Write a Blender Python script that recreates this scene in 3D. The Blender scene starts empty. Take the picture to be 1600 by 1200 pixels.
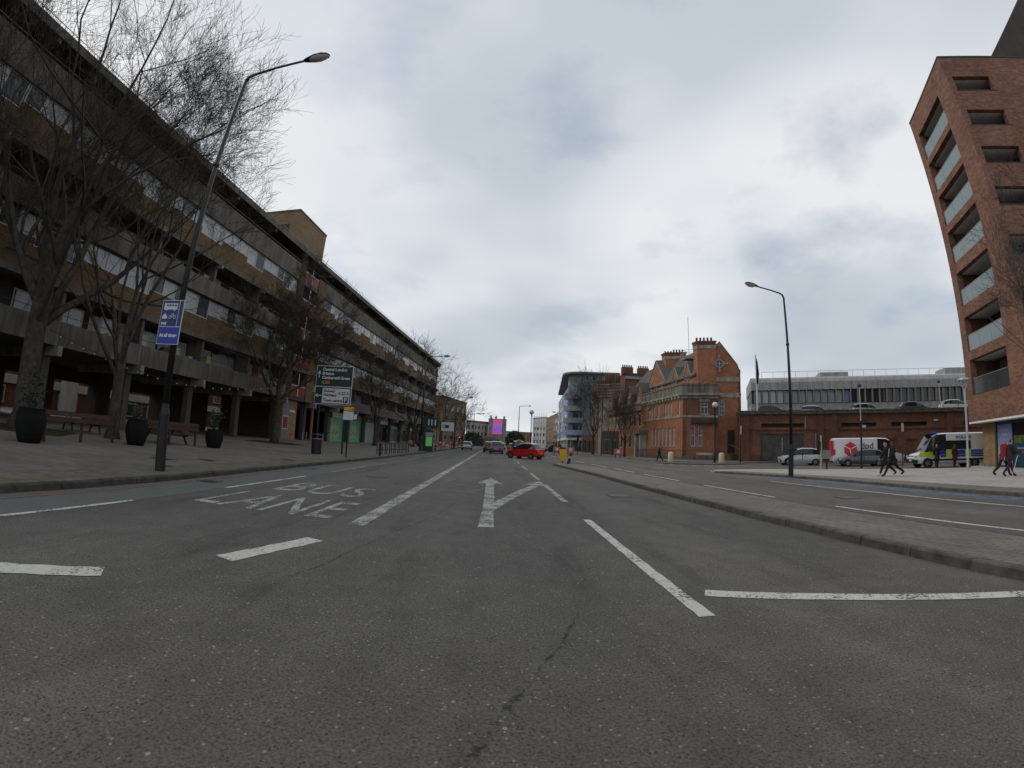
import bpy, bmesh, math, random
from mathutils import Vector, Matrix
R = math.radians
scene = bpy.context.scene
C = scene.collection

# ------------------------------------------------------------------ camera (wide action-camera lens)
cd = bpy.data.cameras.new('camera')
camera = bpy.data.objects.new('camera', cd)
C.objects.link(camera)
cd.type = 'PANO'
cd.sensor_fit = 'HORIZONTAL'
cd.sensor_width = 36.0
_t = cd if hasattr(cd, 'panorama_type') else cd.cycles
_t.panorama_type = 'FISHEYE_LENS_POLYNOMIAL'
_t.fisheye_polynomial_k0 = 0.0
_t.fisheye_polynomial_k1 = -(6.5929476765e-02)
_t.fisheye_polynomial_k2 = -(-3.8868569952e-05)
_t.fisheye_polynomial_k3 = -(-2.5817012492e-05)
_t.fisheye_polynomial_k4 = -(4.2968953628e-07)
_t.fisheye_fov = R(178)
cd.clip_start = 0.05
cd.clip_end = 4000
CAMH = 1.38
camera.matrix_world = Matrix(((0.9981509, -0.0512604, -0.0326677, 0.0000000), (-0.0393678, -0.1356774, -0.9899706, 0.0000000), (0.0463140, 0.9894261, -0.1374445, 1.3800000), (0.0000000, 0.0000000, 0.0000000, 1.0000000)))
scene.camera = camera
scene.render.resolution_x, scene.render.resolution_y = 1024, 768

# ------------------------------------------------------------------ overcast sky
SUN_AZ, SUN_EL = -75.0, 42.0          # the sun stands behind the flats on the left, behind cloud
world = bpy.data.worlds.new('World')
scene.world = world
world.use_nodes = True
nt = world.node_tree
nt.nodes.clear()
def wn(t, **k):
    n = nt.nodes.new(t)
    for a, b in k.items():
        if a.startswith('i_'):
            n.inputs[int(a[2:])].default_value = b
        else:
            setattr(n, a, b)
    return n
def wl(a, b): nt.links.new(a, b)
tc = wn('ShaderNodeTexCoord')
sky = wn('ShaderNodeTexSky', sky_type='NISHITA', sun_disc=False, sun_elevation=R(SUN_EL), sun_rotation=R(SUN_AZ), air_density=1.2, dust_density=2.0)
sep = wn('ShaderNodeSeparateXYZ'); wl(tc.outputs['Generated'], sep.inputs[0])
mz = wn('ShaderNodeMath', operation='MAXIMUM', i_1=0.0); wl(sep.outputs[2], mz.inputs[0])
az_ = wn('ShaderNodeMath', operation='ADD', i_1=0.26); wl(mz.outputs[0], az_.inputs[0])
dx = wn('ShaderNodeMath', operation='DIVIDE'); wl(sep.outputs[0], dx.inputs[0]); wl(az_.outputs[0], dx.inputs[1])
dy = wn('ShaderNodeMath', operation='DIVIDE'); wl(sep.outputs[1], dy.inputs[0]); wl(az_.outputs[0], dy.inputs[1])
cmb = wn('ShaderNodeCombineXYZ'); wl(dx.outputs[0], cmb.inputs[0]); wl(dy.outputs[0], cmb.inputs[1])
n1 = wn('ShaderNodeTexNoise'); n1.inputs['Scale'].default_value = 0.95; n1.inputs['Detail'].default_value = 3; n1.inputs['Roughness'].default_value = 0.45
mp1 = wn('ShaderNodeMapping'); mp1.inputs['Location'].default_value = (9.2, 3.3, 1.0); wl(cmb.outputs[0], mp1.inputs[0]); wl(mp1.outputs[0], n1.inputs['Vector'])
n2 = wn('ShaderNodeTexNoise'); n2.inputs['Scale'].default_value = 1.5; n2.inputs['Detail'].default_value = 6; n2.inputs['Roughness'].default_value = 0.55
mp2 = wn('ShaderNodeMapping'); mp2.inputs['Location'].default_value = (7.3, 1.9, 3.0); wl(cmb.outputs[0], mp2.inputs[0]); wl(mp2.outputs[0], n2.inputs['Vector'])
r1 = wn('ShaderNodeValToRGB')
e = r1.color_ramp.elements
e[0].position = 0.29; e[0].color = (0.45, 0.50, 0.565, 1)
e[1].position = 0.62; e[1].color = (0.76, 0.78, 0.805, 1)
m_ = e.new(0.43); m_.color = (0.53, 0.58, 0.635, 1)
m_ = e.new(0.52); m_.color = (0.66, 0.695, 0.735, 1)
wl(n1.outputs['Fac'], r1.inputs[0])
r2 = wn('ShaderNodeValToRGB')                       # thin spots where the blue shows faintly
e = r2.color_ramp.elements
e[0].position = 0.24; e[0].color = (0.7, 0.7, 0.7, 1)
e[1].position = 0.47; e[1].color = (0, 0, 0, 1)
wl(n2.outputs['Fac'], r2.inputs[0])
bg1 = wn('ShaderNodeBackground'); bg1.inputs['Strength'].default_value = 1.0; wl(r1.outputs[0], bg1.inputs['Color'])
bg2 = wn('ShaderNodeBackground'); bg2.inputs['Strength'].default_value = 0.11; wl(sky.outputs[0], bg2.inputs['Color'])
mixs = wn('ShaderNodeMixShader'); wl(r2.outputs[0], mixs.inputs[0]); wl(bg1.outputs[0], mixs.inputs[1]); wl(bg2.outputs[0], mixs.inputs[2])
wo = wn('ShaderNodeOutputWorld'); wl(mixs.outputs[0], wo.inputs['Surface'])

sun_d = bpy.data.lights.new('sun', 'SUN')
sun_d.energy = 0.85
sun_d.angle = R(24)
sun_d.color = (1.0, 0.91, 0.80)
sun = bpy.data.objects.new('sun', sun_d)
C.objects.link(sun)
_d = Vector((math.sin(R(SUN_AZ))*math.cos(R(SUN_EL)), math.cos(R(SUN_AZ))*math.cos(R(SUN_EL)), math.sin(R(SUN_EL))))
sun.rotation_euler = _d.to_track_quat('Z', 'Y').to_euler()
sun.location = (-30, 0, 60)

vs = scene.view_settings
vs.view_transform = 'Standard'; vs.look = 'None'; vs.exposure = 0.1; vs.gamma = 1.0
vs.use_curve_mapping = False

# ------------------------------------------------------------------ material helpers
MATS = {}
class NG:
    def __init__(s, m):
        m.use_nodes = True
        s.t = m.node_tree
        s.t.nodes.clear()
        s.o = s.t.nodes.new('ShaderNodeOutputMaterial')
        s.b = s.t.nodes.new('ShaderNodeBsdfPrincipled')
        s.l(s.b.outputs[0], s.o.inputs[0])
    def n(s, t, **k):
        x = s.t.nodes.new(t)
        for a, b in k.items():
            if a == 'ins':
                for q, w in b.items(): x.inputs[q].default_value = w
            else: setattr(x, a, b)
        return x
    def l(s, a, b): s.t.links.new(a, b)
    def coord(s, kind='Object', scale=(1, 1, 1), rot=(0, 0, 0)):
        c = s.n('ShaderNodeTexCoord'); m = s.n('ShaderNodeMapping')
        m.inputs['Scale'].default_value = scale; m.inputs['Rotation'].default_value = rot
        s.l(c.outputs[kind], m.inputs[0]); return m.outputs[0]
    def world(s, scale=(1, 1, 1)):
        c = s.n('ShaderNodeNewGeometry'); m = s.n('ShaderNodeMapping')
        m.inputs['Scale'].default_value = scale
        s.l(c.outputs['Position'], m.inputs[0]); return m.outputs[0]
    def noise(s, vec, scale, detail=4, rough=0.55):
        x = s.n('ShaderNodeTexNoise'); x.inputs['Scale'].default_value = scale
        x.inputs['Detail'].default_value = detail; x.inputs['Roughness'].default_value = rough
        s.l(vec, x.inputs['Vector']); return x.outputs['Fac']
    def ramp(s, fac, stops):
        x = s.n('ShaderNodeValToRGB'); e = x.color_ramp.elements
        e[0].position, e[0].color = stops[0][0], (*stops[0][1], 1)
        e[1].position, e[1].color = stops[-1][0], (*stops[-1][1], 1)
        for p, c in stops[1:-1]:
            q = e.new(p); q.color = (*c, 1)
        s.l(fac, x.inputs[0]); return x.outputs[0]
    def mix(s, fac, a, b, mode='MIX'):
        x = s.n('ShaderNodeMix', data_type='RGBA', blend_type=mode)
        for sock, v in ((x.inputs[0], fac), (x.inputs[6], a), (x.inputs[7], b)):
            if isinstance(v, (int, float)): sock.default_value = v
            elif isinstance(v, tuple): sock.default_value = (*v, 1)
            else: s.l(v, sock)
        return x.outputs[2]
    def math(s, op, a, b=0.0):
        x = s.n('ShaderNodeMath', operation=op)
        for sock, v in ((x.inputs[0], a), (x.inputs[1], b)):
            if isinstance(v, (int, float)): sock.default_value = v
            else: s.l(v, sock)
        return x.outputs[0]
    def bump(s, h, strength=0.3, dist=0.02):
        x = s.n('ShaderNodeBump'); x.inputs['Strength'].default_value = strength; x.inputs['Distance'].default_value = dist
        s.l(h, x.inputs['Height']); s.l(x.outputs[0], s.b.inputs['Normal'])
    def col(s, c):
        if isinstance(c, tuple): s.b.inputs['Base Color'].default_value = (*c, 1)
        else: s.l(c, s.b.inputs['Base Color'])
    def set(s, **k):
        for a, v in k.items():
            i = s.b.inputs[{'rough': 'Roughness', 'metal': 'Metallic', 'spec': 'Specular IOR Level', 'alpha': 'Alpha', 'emis': 'Emission Color', 'emit': 'Emission Strength', 'trans': 'Transmission Weight', 'coat': 'Coat Weight'}[a]]
            if isinstance(v, (int, float)): i.default_value = v
            elif isinstance(v, tuple): i.default_value = (*v, 1)
            else: s.l(v, i)
def new(name):
    m = bpy.data.materials.new(name); MATS[name] = m
    return NG(m)
def plain(name, c, rough=0.6, metal=0.0, var=0.12, scale=3.0, spec=0.4, coat=0.0, bump=0.0, bscale=30):
    g = new(name); v = g.coord()
    f = g.noise(v, scale, 5, 0.6)
    lo = tuple(x*(1-var*1.6) for x in c); hi = tuple(min(1, x*(1+var)) for x in c)
    g.col(g.ramp(f, [(0.3, lo), (0.7, hi)]))
    g.set(rough=rough, metal=metal, spec=spec, coat=coat)
    if bump: g.bump(g.noise(v, bscale, 3), bump, 0.01)
    return MATS[name]
def brick(name, c1, c2, mortar, scale=1.0, dirt=0.35, bw=0.225, bh=0.075):
    g = new(name)
    t = g.n('ShaderNodeTexCoord'); sp = g.n('ShaderNodeSeparateXYZ'); g.l(t.outputs['Object'], sp.inputs[0])
    sm = g.math('ADD', sp.outputs[0], sp.outputs[1])
    cb = g.n('ShaderNodeCombineXYZ'); g.l(sm, cb.inputs[0]); g.l(sp.outputs[2], cb.inputs[1])
    b = g.n('ShaderNodeTexBrick')
    b.inputs['Color1'].default_value = (*c1, 1); b.inputs['Color2'].default_value = (*c2, 1); b.inputs['Mortar'].default_value = (*mortar, 1)
    b.inputs['Scale'].default_value = 1.0; b.inputs['Mortar Size'].default_value = 0.011; b.inputs['Brick Width'].default_value = bw*scale; b.inputs['Row Height'].default_value = bh*scale
    b.inputs['Bias'].default_value = -0.1
    g.l(cb.outputs[0], b.inputs['Vector'])
    n1 = g.noise(t.outputs['Object'], 0.45, 6, 0.65); n2 = g.noise(t.outputs['Object'], 4.0, 4, 0.6)
    c = g.mix(1.0, b.outputs['Color'], g.ramp(n1, [(0.28, (1-dirt,)*3), (0.62, (1, 1, 1)), (0.8, (1.0, 0.97, 0.93))]), 'MULTIPLY')
    c = g.mix(1.0, c, g.ramp(n2, [(0.3, (0.8,)*3), (0.7, (1.1, 1.08, 1.06))]), 'MULTIPLY')
    g.col(c); g.set(rough=0.88, spec=0.25)
    g.bump(g.math('SUBTRACT', 1.0, b.outputs['Fac']), 0.5, 0.008)
    return MATS[name]
def streaky(name, c, dark=0.5, rough=0.85, sc=0.8, var=0.2):
    # weathered concrete or render: rain streaks running down, blotches
    g = new(name); v = g.coord(scale=(1.6*sc, 1.6*sc, 0.22*sc)); w = g.coord()
    s1 = g.noise(v, 1.7, 6, 0.62); s2 = g.noise(w, 0.9, 5, 0.6); s3 = g.noise(w, 14.0, 3, 0.6)
    k = g.ramp(s1, [(0.3, (dark, dark, dark*0.97)), (0.62, (1, 1, 1))])
    b = g.ramp(s2, [(0.3, (1-var,)*3), (0.7, (1+var*0.4,)*3)])
    cc = g.mix(1.0, g.mix(1.0, k, b, 'MULTIPLY'), g.ramp(s3, [(0.3, (0.88,)*3), (0.7, (1.06,)*3)]), 'MULTIPLY')
    g.col(g.mix(1.0, cc, c, 'MULTIPLY')); g.set(rough=rough, spec=0.25)
    g.bump(s3, 0.25, 0.01)
    return MATS[name]

# --- ground materials
g = new('asphalt'); v = g.world()
big = g.noise(v, 0.22, 5, 0.6); med = g.noise(v, 2.2, 5, 0.65); fine = g.noise(v, 55.0, 3, 0.7)
lanes = g.noise(g.world((0.55, 0.02, 1)), 1.0, 4, 0.55)
base = g.ramp(big, [(0.3, (0.090, 0.083, 0.075)), (0.7, (0.128, 0.118, 0.107))])
base = g.mix(1.0, base, g.ramp(med, [(0.3, (0.84,)*3), (0.7, (1.14,)*3)]), 'MULTIPLY')
base = g.mix(1.0, base, g.ramp(lanes, [(0.35, (0.80,)*3), (0.65, (1.14,)*3)]), 'MULTIPLY')
base = g.mix(1.0, base, g.ramp(fine, [(0.36, (0.55,)*3), (0.5, (1.0,)*3), (0.66, (1.45,)*3)]), 'MULTIPLY')
base = g.mix(1.0, base, g.ramp(g.noise(g.world((1.4, 0.35, 1)), 0.9, 6, 0.62), [(0.30, (0.62, 0.61, 0.60)), (0.46, (1.0,)*3), (0.62, (1.0,)*3), (0.76, (1.12, 1.11, 1.10))]), 'MULTIPLY')
vo = g.n('ShaderNodeTexVoronoi', ins={'Scale': 34.0}); g.l(v, vo.inputs['Vector'])
wn_ = g.n('ShaderNodeTexWhiteNoise'); g.l(vo.outputs['Position'], wn_.inputs['Vector'])
chip = g.math('MULTIPLY', g.math('LESS_THAN', vo.outputs['Distance'], 0.27), g.math('GREATER_THAN', wn_.outputs['Value'], 0.9))
base = g.mix(chip, base, g.mix(wn_.outputs['Value'], (0.17, 0.15, 0.13), (0.24, 0.225, 0.205)))
vo3 = g.n('ShaderNodeTexVoronoi', ins={'Scale': 8.0}); g.l(v, vo3.inputs['Vector'])
wn3 = g.n('ShaderNodeTexWhiteNoise'); g.l(vo3.outputs['Position'], wn3.inputs['Vector'])
chip3 = g.math('MULTIPLY', g.math('LESS_THAN', vo3.outputs['Distance'], 0.10), g.math('GREATER_THAN', wn3.outputs['Value'], 0.82))
base = g.mix(chip3, base, (0.27, 0.25, 0.225))
vo4 = g.n('ShaderNodeTexVoronoi', ins={'Scale': 46.0}); g.l(v, vo4.inputs['Vector'])
wn4 = g.n('ShaderNodeTexWhiteNoise'); g.l(vo4.outputs['Position'], wn4.inputs['Vector'])
pits = g.math('MULTIPLY', g.math('LESS_THAN', vo4.outputs['Distance'], 0.36), g.math('GREATER_THAN', g.math('ADD', wn4.outputs['Value'], g.math('MULTIPLY', g.noise(v, 1.3, 5, 0.7), 0.8)), 1.16))
base = g.mix(g.math('MULTIPLY', pits, 0.75), base, (0.030, 0.027, 0.024))
g.col(base); g.set(rough=0.86, spec=0.35)
hgt = g.mix(0.5, g.noise(v, 90.0, 2, 0.6), g.noise(v, 38.0, 3, 0.7))
g.bump(hgt, 0.75, 0.012)

def paint(name, c, lo=0.40, hi=0.55, sc=26.0, big=2.2):
    g = new(name); v = g.world()
    a = g.noise(v, sc, 4, 0.7); b = g.noise(v, big, 4, 0.6)
    s = g.math('ADD', g.math('MULTIPLY', a, 0.6), g.math('MULTIPLY', b, 0.4))
    mask = g.ramp(s, [(lo, (0, 0, 0)), (hi, (1, 1, 1))])
    g.col(g.mix(g.noise(v, 9.0, 4, 0.65), tuple(x*0.66 for x in c), tuple(min(1, x*1.12) for x in c)))
    g.set(rough=0.75, spec=0.3)
    tr = g.n('ShaderNodeBsdfTransparent'); mx = g.n('ShaderNodeMixShader')
    g.l(mask, mx.inputs[0]); g.l(tr.outputs[0], mx.inputs[1]); g.l(g.b.outputs[0], mx.inputs[2]); g.l(mx.outputs[0], g.o.inputs[0])
    return MATS[name]
paint('paint_white', (0.60, 0.585, 0.53), 0.39, 0.48)
paint('paint_worn', (0.50, 0.485, 0.45), 0.39, 0.57)
paint('paint_faint', (0.30, 0.295, 0.285), 0.45, 0.68)
paint('paint_red', (0.30, 0.10, 0.10), 0.42, 0.58)
paint('paint_green', (0.132, 0.138, 0.126), 0.30, 0.44)
paint('paint_blue', (0.15, 0.19, 0.26), 0.38, 0.56)
paint('tar', (0.032, 0.029, 0.027), 0.50, 0.56, 55, 6.0)

def slabs(name, c1, c2, joint, w, h, rot=0.0, dirt=0.3, moss=0.0):
    g = new(name); v = g.world()
    m = g.n('ShaderNodeMapping'); m.inputs['Rotation'].default_value = (0, 0, rot); g.l(v, m.inputs[0])
    b = g.n('ShaderNodeTexBrick'); b.inputs['Color1'].default_value = (*c1, 1); b.inputs['Color2'].default_value = (*c2, 1); b.inputs['Mortar'].default_value = (*joint, 1)
    b.inputs['Scale'].default_value = 1; b.inputs['Brick Width'].default_value = w; b.inputs['Row Height'].default_value = h; b.inputs['Mortar Size'].default_value = 0.009
    g.l(m.outputs[0], b.inputs['Vector'])
    n1 = g.noise(v, 0.35, 6, 0.65); n2 = g.noise(v, 5.0, 5, 0.65); n3 = g.noise(v, 60, 2, 0.6)
    c = g.mix(1.0, b.outputs['Color'], g.ramp(n1, [(0.3, (1-dirt,)*3), (0.65, (1.05,)*3)]), 'MULTIPLY')
    c = g.mix(1.0, c, g.ramp(n2, [(0.3, (0.78,)*3), (0.7, (1.12,)*3)]), 'MULTIPLY')
    c = g.mix(1.0, c, g.ramp(n3, [(0.3, (0.85,)*3), (0.7, (1.12,)*3)]), 'MULTIPLY')
    if moss: c = g.mix(g.ramp(g.noise(v, 1.1, 6, 0.7), [(0.52, (0, 0, 0)), (0.7, (moss,)*3)]), c, (0.075, 0.075, 0.032))
    g.col(c); g.set(rough=0.85, spec=0.3); g.bump(g.mix(0.4, g.math('SUBTRACT', 1.0, b.outputs['Fac']), n3), 0.5, 0.01)
    return MATS[name]
slabs('paving', (0.150, 0.134, 0.115), (0.19, 0.17, 0.148), (0.075, 0.068, 0.056), 0.75, 0.6, dirt=0.35)
slabs('paving_kerbside', (0.145, 0.128, 0.10), (0.17, 0.152, 0.12), (0.06, 0.058, 0.04), 0.45, 0.45, moss=0.7)
slabs('plaza', (0.36, 0.335, 0.30), (0.42, 0.39, 0.35), (0.24, 0.225, 0.20), 0.9, 0.6, rot=0.5, dirt=0.15)
slabs('block_paving', (0.175, 0.155, 0.133), (0.21, 0.186, 0.16), (0.11, 0.10, 0.085), 0.25, 0.125, rot=math.pi/2, dirt=0.2)
g = new('paver'); v = g.world(); oi = g.n('ShaderNodeObjectInfo')
c_ = g.mix(oi.outputs['Random'], (0.165, 0.146, 0.126), (0.20, 0.176, 0.15)); c_ = g.mix(1.0, c_, g.ramp(g.noise(v, 0.9, 6, 0.65), [(0.3, (0.72,)*3), (0.7, (1.12,)*3)]), 'MULTIPLY'); c_ = g.mix(1.0, c_, g.ramp(g.noise(v, 40, 3, 0.6), [(0.3, (0.85,)*3), (0.7, (1.12,)*3)]), 'MULTIPLY')
g.col(c_); g.set(rough=0.86, spec=0.3); g.bump(g.noise(v, 70, 2), 0.4, 0.006)
plain('kerb_granite', (0.095, 0.086, 0.073), 0.8, var=0.35, scale=5, bump=0.4)
plain('kerb_dark', (0.052, 0.048, 0.042), 0.85, var=0.35, scale=4, bump=0.4)
plain('earth', (0.06, 0.05, 0.04), 0.95, var=0.3)
plain('ground_far', (0.13, 0.125, 0.12), 0.9, var=0.2, scale=0.1)
g = new('grass_soil'); v = g.world()
g.col(g.ramp(g.noise(v, 7, 6, 0.7), [(0.35, (0.035, 0.032, 0.02)), (0.65, (0.055, 0.065, 0.022))])); g.set(rough=0.95, spec=0.1); g.bump(g.noise(v, 60, 3), 0.8, 0.03)

# --- building materials
brick('brick_brown', (0.20, 0.130, 0.064), (0.145, 0.086, 0.042), (0.165, 0.14, 0.105), 1.4, 0.4)
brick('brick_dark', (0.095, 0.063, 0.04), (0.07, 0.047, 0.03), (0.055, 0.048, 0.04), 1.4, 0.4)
brick('brick_orange', (0.45, 0.190, 0.102), (0.35, 0.138, 0.072), (0.36, 0.21, 0.14), 1.6, 0.38)
brick('brick_stock', (0.22, 0.105, 0.062), (0.17, 0.080, 0.048), (0.2, 0.13, 0.09), 1.6, 0.45)
brick('brick_new', (0.31, 0.150, 0.102), (0.165, 0.080, 0.060), (0.23, 0.16, 0.125), 1.6, 0.34)
brick('brick_buff', (0.33, 0.21, 0.10), (0.25, 0.155, 0.075), (0.3, 0.24, 0.16), 1.5, 0.2)
brick('brick_tan', (0.27, 0.19, 0.115), (0.215, 0.15, 0.09), (0.26, 0.2, 0.14), 2.0, 0.25)
brick('brick_yard', (0.245, 0.112, 0.070), (0.185, 0.082, 0.052), (0.20, 0.125, 0.09), 1.6, 0.5)
brick('brick_plinth', (0.175, 0.085, 0.056), (0.135, 0.064, 0.042), (0.14, 0.08, 0.05), 1.6, 0.5)
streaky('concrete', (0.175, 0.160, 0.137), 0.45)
streaky('concrete_pale', (0.30, 0.285, 0.26), 0.55)
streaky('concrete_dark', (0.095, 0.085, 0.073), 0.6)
streaky('stone', (0.40, 0.365, 0.31), 0.45)
streaky('stone_dirty', (0.25, 0.235, 0.20), 0.35)
streaky('mossy_coping', (0.13, 0.125, 0.10), 0.3, sc=1.6)
streaky('render_pale', (0.42, 0.385, 0.325), 0.7)
streaky('render_white', (0.62, 0.615, 0.60), 0.8)
streaky('panel_grey', (0.38, 0.38, 0.375), 0.75, rough=0.6)
streaky('panel_blue', (0.26, 0.32, 0.47), 0.85, rough=0.5)
streaky('panel_slate', (0.21, 0.255, 0.27), 0.8, rough=0.5)
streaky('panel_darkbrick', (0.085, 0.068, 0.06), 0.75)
streaky('slate_roof', (0.135, 0.128, 0.12), 0.6, sc=2.0)
streaky('asphalt_roof', (0.09, 0.09, 0.09), 0.7)
plain('soffit_white', (0.78, 0.77, 0.75), 0.8)
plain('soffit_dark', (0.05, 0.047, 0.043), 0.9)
def glassy(name, dark, pale, share):
    # window seen from outside: dark room or pale net curtain (on the flats with reflected sky painted in), mirror-like surface; each pane its own mix
    g = new(name); oi = g.n('ShaderNodeObjectInfo'); v = g.coord(scale=(6, 6, 0.6))
    f = g.math('GREATER_THAN', oi.outputs['Random'], 1-share)
    pale_mix = g.mix(g.noise(v, 2.0, 3), tuple(x*0.6 for x in pale), pale)
    g.col(g.mix(f, dark, pale_mix)); g.set(rough=0.06, spec=0.6)
    return MATS[name]
glassy('pane_flats', (0.035, 0.04, 0.045), (0.46, 0.47, 0.48), 0.68)  # pale tone is net curtain plus sky reflection painted into the base colour
glassy('pane_dark', (0.012, 0.014, 0.017), (0.12, 0.12, 0.12), 0.12)
glassy('pane_office', (0.03, 0.034, 0.036), (0.33, 0.40, 0.40), 0.0)
glassy('pane_blind', (0.38, 0.46, 0.46), (0.44, 0.50, 0.50), 0.5)
glassy('pane_grey', (0.05, 0.06, 0.065), (0.16, 0.18, 0.19), 0.3)
g = new('balustrade_glass'); g.col((0.30, 0.37, 0.38)); g.set(rough=0.12, spec=0.6)
tr = g.n('ShaderNodeBsdfTransparent'); mx = g.n('ShaderNodeMixShader'); mx.inputs[0].default_value = 0.72
g.l(tr.outputs[0], mx.inputs[1]); g.l(g.b.outputs[0], mx.inputs[2]); g.l(mx.outputs[0], g.o.inputs[0])
g = new('balustrade_clear'); g.col((0.06, 0.07, 0.075)); g.set(rough=0.08, spec=0.6)
tr = g.n('ShaderNodeBsdfTransparent'); mx = g.n('ShaderNodeMixShader'); mx.inputs[0].default_value = 0.55
g.l(tr.outputs[0], mx.inputs[1]); g.l(g.b.outputs[0], mx.inputs[2]); g.l(mx.outputs[0], g.o.inputs[0])
plain('frame_white', (0.50, 0.50, 0.48), 0.5)
plain('frame_grey', (0.16, 0.16, 0.16), 0.5)
plain('frame_dark', (0.025, 0.025, 0.027), 0.5)
plain('door_red', (0.19, 0.035, 0.03), 0.5)
plain('door_dark', (0.035, 0.022, 0.018), 0.6)
plain('door_pale', (0.36, 0.355, 0.34), 0.6)
plain('gate_steel', (0.075, 0.072, 0.07), 0.6, var=0.25, scale=1.2)
plain('shutter_grey', (0.34, 0.34, 0.345), 0.5)
plain('hoarding_green', (0.17, 0.42, 0.28), 0.6)
plain('hoarding_cream', (0.38, 0.40, 0.22), 0.6)
plain('teal', (0.10, 0.33, 0.33), 0.5)
plain('navy', (0.012, 0.03, 0.055), 0.5)
plain('pot_clay', (0.20, 0.085, 0.05), 0.8)
# --- street things
plain('black_metal', (0.012, 0.012, 0.013), 0.5, var=0.3, spec=0.4)
plain('dark_metal', (0.035, 0.035, 0.037), 0.5)
plain('grey_metal', (0.24, 0.245, 0.25), 0.45, metal=0.3)
plain('light_metal', (0.42, 0.43, 0.44), 0.4, metal=0.3)
plain('white_paint', (0.62, 0.62, 0.60), 0.45)
plain('lantern_bowl', (0.42, 0.41, 0.36), 0.15)
plain('globe_white', (0.62, 0.61, 0.57), 0.2)
plain('sign_blue', (0.004, 0.020, 0.135), 0.35, var=0.05)
plain('sign_blue_bright', (0.003, 0.03, 0.30), 0.35, var=0.05)
plain('sign_green', (0.004, 0.032, 0.018), 0.35, var=0.05)
plain('sign_white', (0.55, 0.565, 0.57), 0.4, var=0.05)
plain('sign_yellow', (0.62, 0.36, 0.012), 0.4)
plain('sign_black', (0.01, 0.01, 0.012), 0.5)
plain('orange_text', (0.42, 0.22, 0.03), 0.5)
plain('red_plastic', (0.55, 0.03, 0.03), 0.4)
plain('pink_plastic', (0.42, 0.13, 0.13), 0.5)
plain('yellow_plastic', (0.55, 0.40, 0.05), 0.4)
plain('cream_plastic', (0.50, 0.47, 0.38), 0.4)
plain('purple_cloth', (0.05, 0.03, 0.14), 0.8)
plain('wood_brown', (0.060, 0.030, 0.018), 0.75, var=0.35, scale=6)
plain('wood_bench', (0.038, 0.028, 0.02), 0.75, var=0.35, scale=6)
plain('planter_black', (0.009, 0.009, 0.009), 0.85, spec=0.15, bump=0.2)
plain('bark', (0.056, 0.046, 0.034), 0.95, var=0.4, scale=4, bump=0.9, bscale=14)
plain('bark_grey', (0.085, 0.075, 0.062), 0.95, var=0.3, scale=4)
plain('leaf_dark', (0.022, 0.034, 0.012), 0.6, var=0.5, scale=9)
plain('leaf_bud', (0.17, 0.15, 0.03), 0.8)
plain('hedge_leaf', (0.03, 0.045, 0.018), 0.7, var=0.5, scale=2)
g = new('screen_purple'); v = g.coord()
sp = g.n('ShaderNodeSeparateXYZ'); g.l(v, sp.inputs[0])
cc = g.ramp(g.math('ADD', g.math('MULTIPLY', sp.outputs[2], 0.16), 0.5), [(0.0, (0.65, 0.12, 0.42)), (0.3, (0.34, 0.13, 0.72)), (0.65, (0.42, 0.16, 0.75)), (0.85, (0.80, 0.10, 0.22)), (1.0, (0.75, 0.12, 0.35))])
g.col((0.02, 0.02, 0.02)); g.set(emis=cc, emit=0.5, rough=0.3)
for nm, c, s in (('lamp_red', (1.0, 0.03, 0.02), 2.5), ('tail_red', (0.6, 0.02, 0.03), 0.15), ('screen_green', (0.10, 0.42, 0.10), 0.18)):
    g = new(nm); g.col(c); g.set(emis=c, emit=s, rough=0.3)
# --- vehicles
for nm, c, mt in (('car_red', (0.50, 0.012, 0.012), 0.0), ('car_silver', (0.50, 0.51, 0.525), 0.3), ('car_grey', (0.10, 0.115, 0.13), 0.5), ('car_plum', (0.075, 0.055, 0.085), 0.4), ('car_black', (0.012, 0.012, 0.014), 0.2), ('car_white', (0.62, 0.63, 0.63), 0.0), ('car_pale', (0.45, 0.45, 0.47), 0.2), ('bus_red', (0.30, 0.012, 0.014), 0.0)):
    plain(nm, c, 0.28, metal=mt, var=0.04, coat=0.7, scale=1.0)
plain('police_yellow', (0.48, 0.60, 0.02), 0.35, var=0.04)
plain('police_blue', (0.01, 0.055, 0.30), 0.35, var=0.04)
plain('logo_red', (0.60, 0.018, 0.05), 0.35, var=0.04)
plain('logo_dark', (0.04, 0.035, 0.036), 0.4)
plain('tyre', (0.012, 0.012, 0.012), 0.85)
plain('rim', (0.32, 0.32, 0.33), 0.35, metal=0.6)
plain('trim_black', (0.015, 0.015, 0.016), 0.6)
plain('lens_white', (0.55, 0.56, 0.58), 0.1)
plain('lens_red', (0.45, 0.01, 0.01), 0.15)
g = new('car_glass'); g.col((0.012, 0.015, 0.018)); g.set(rough=0.04, spec=0.6)
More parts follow.
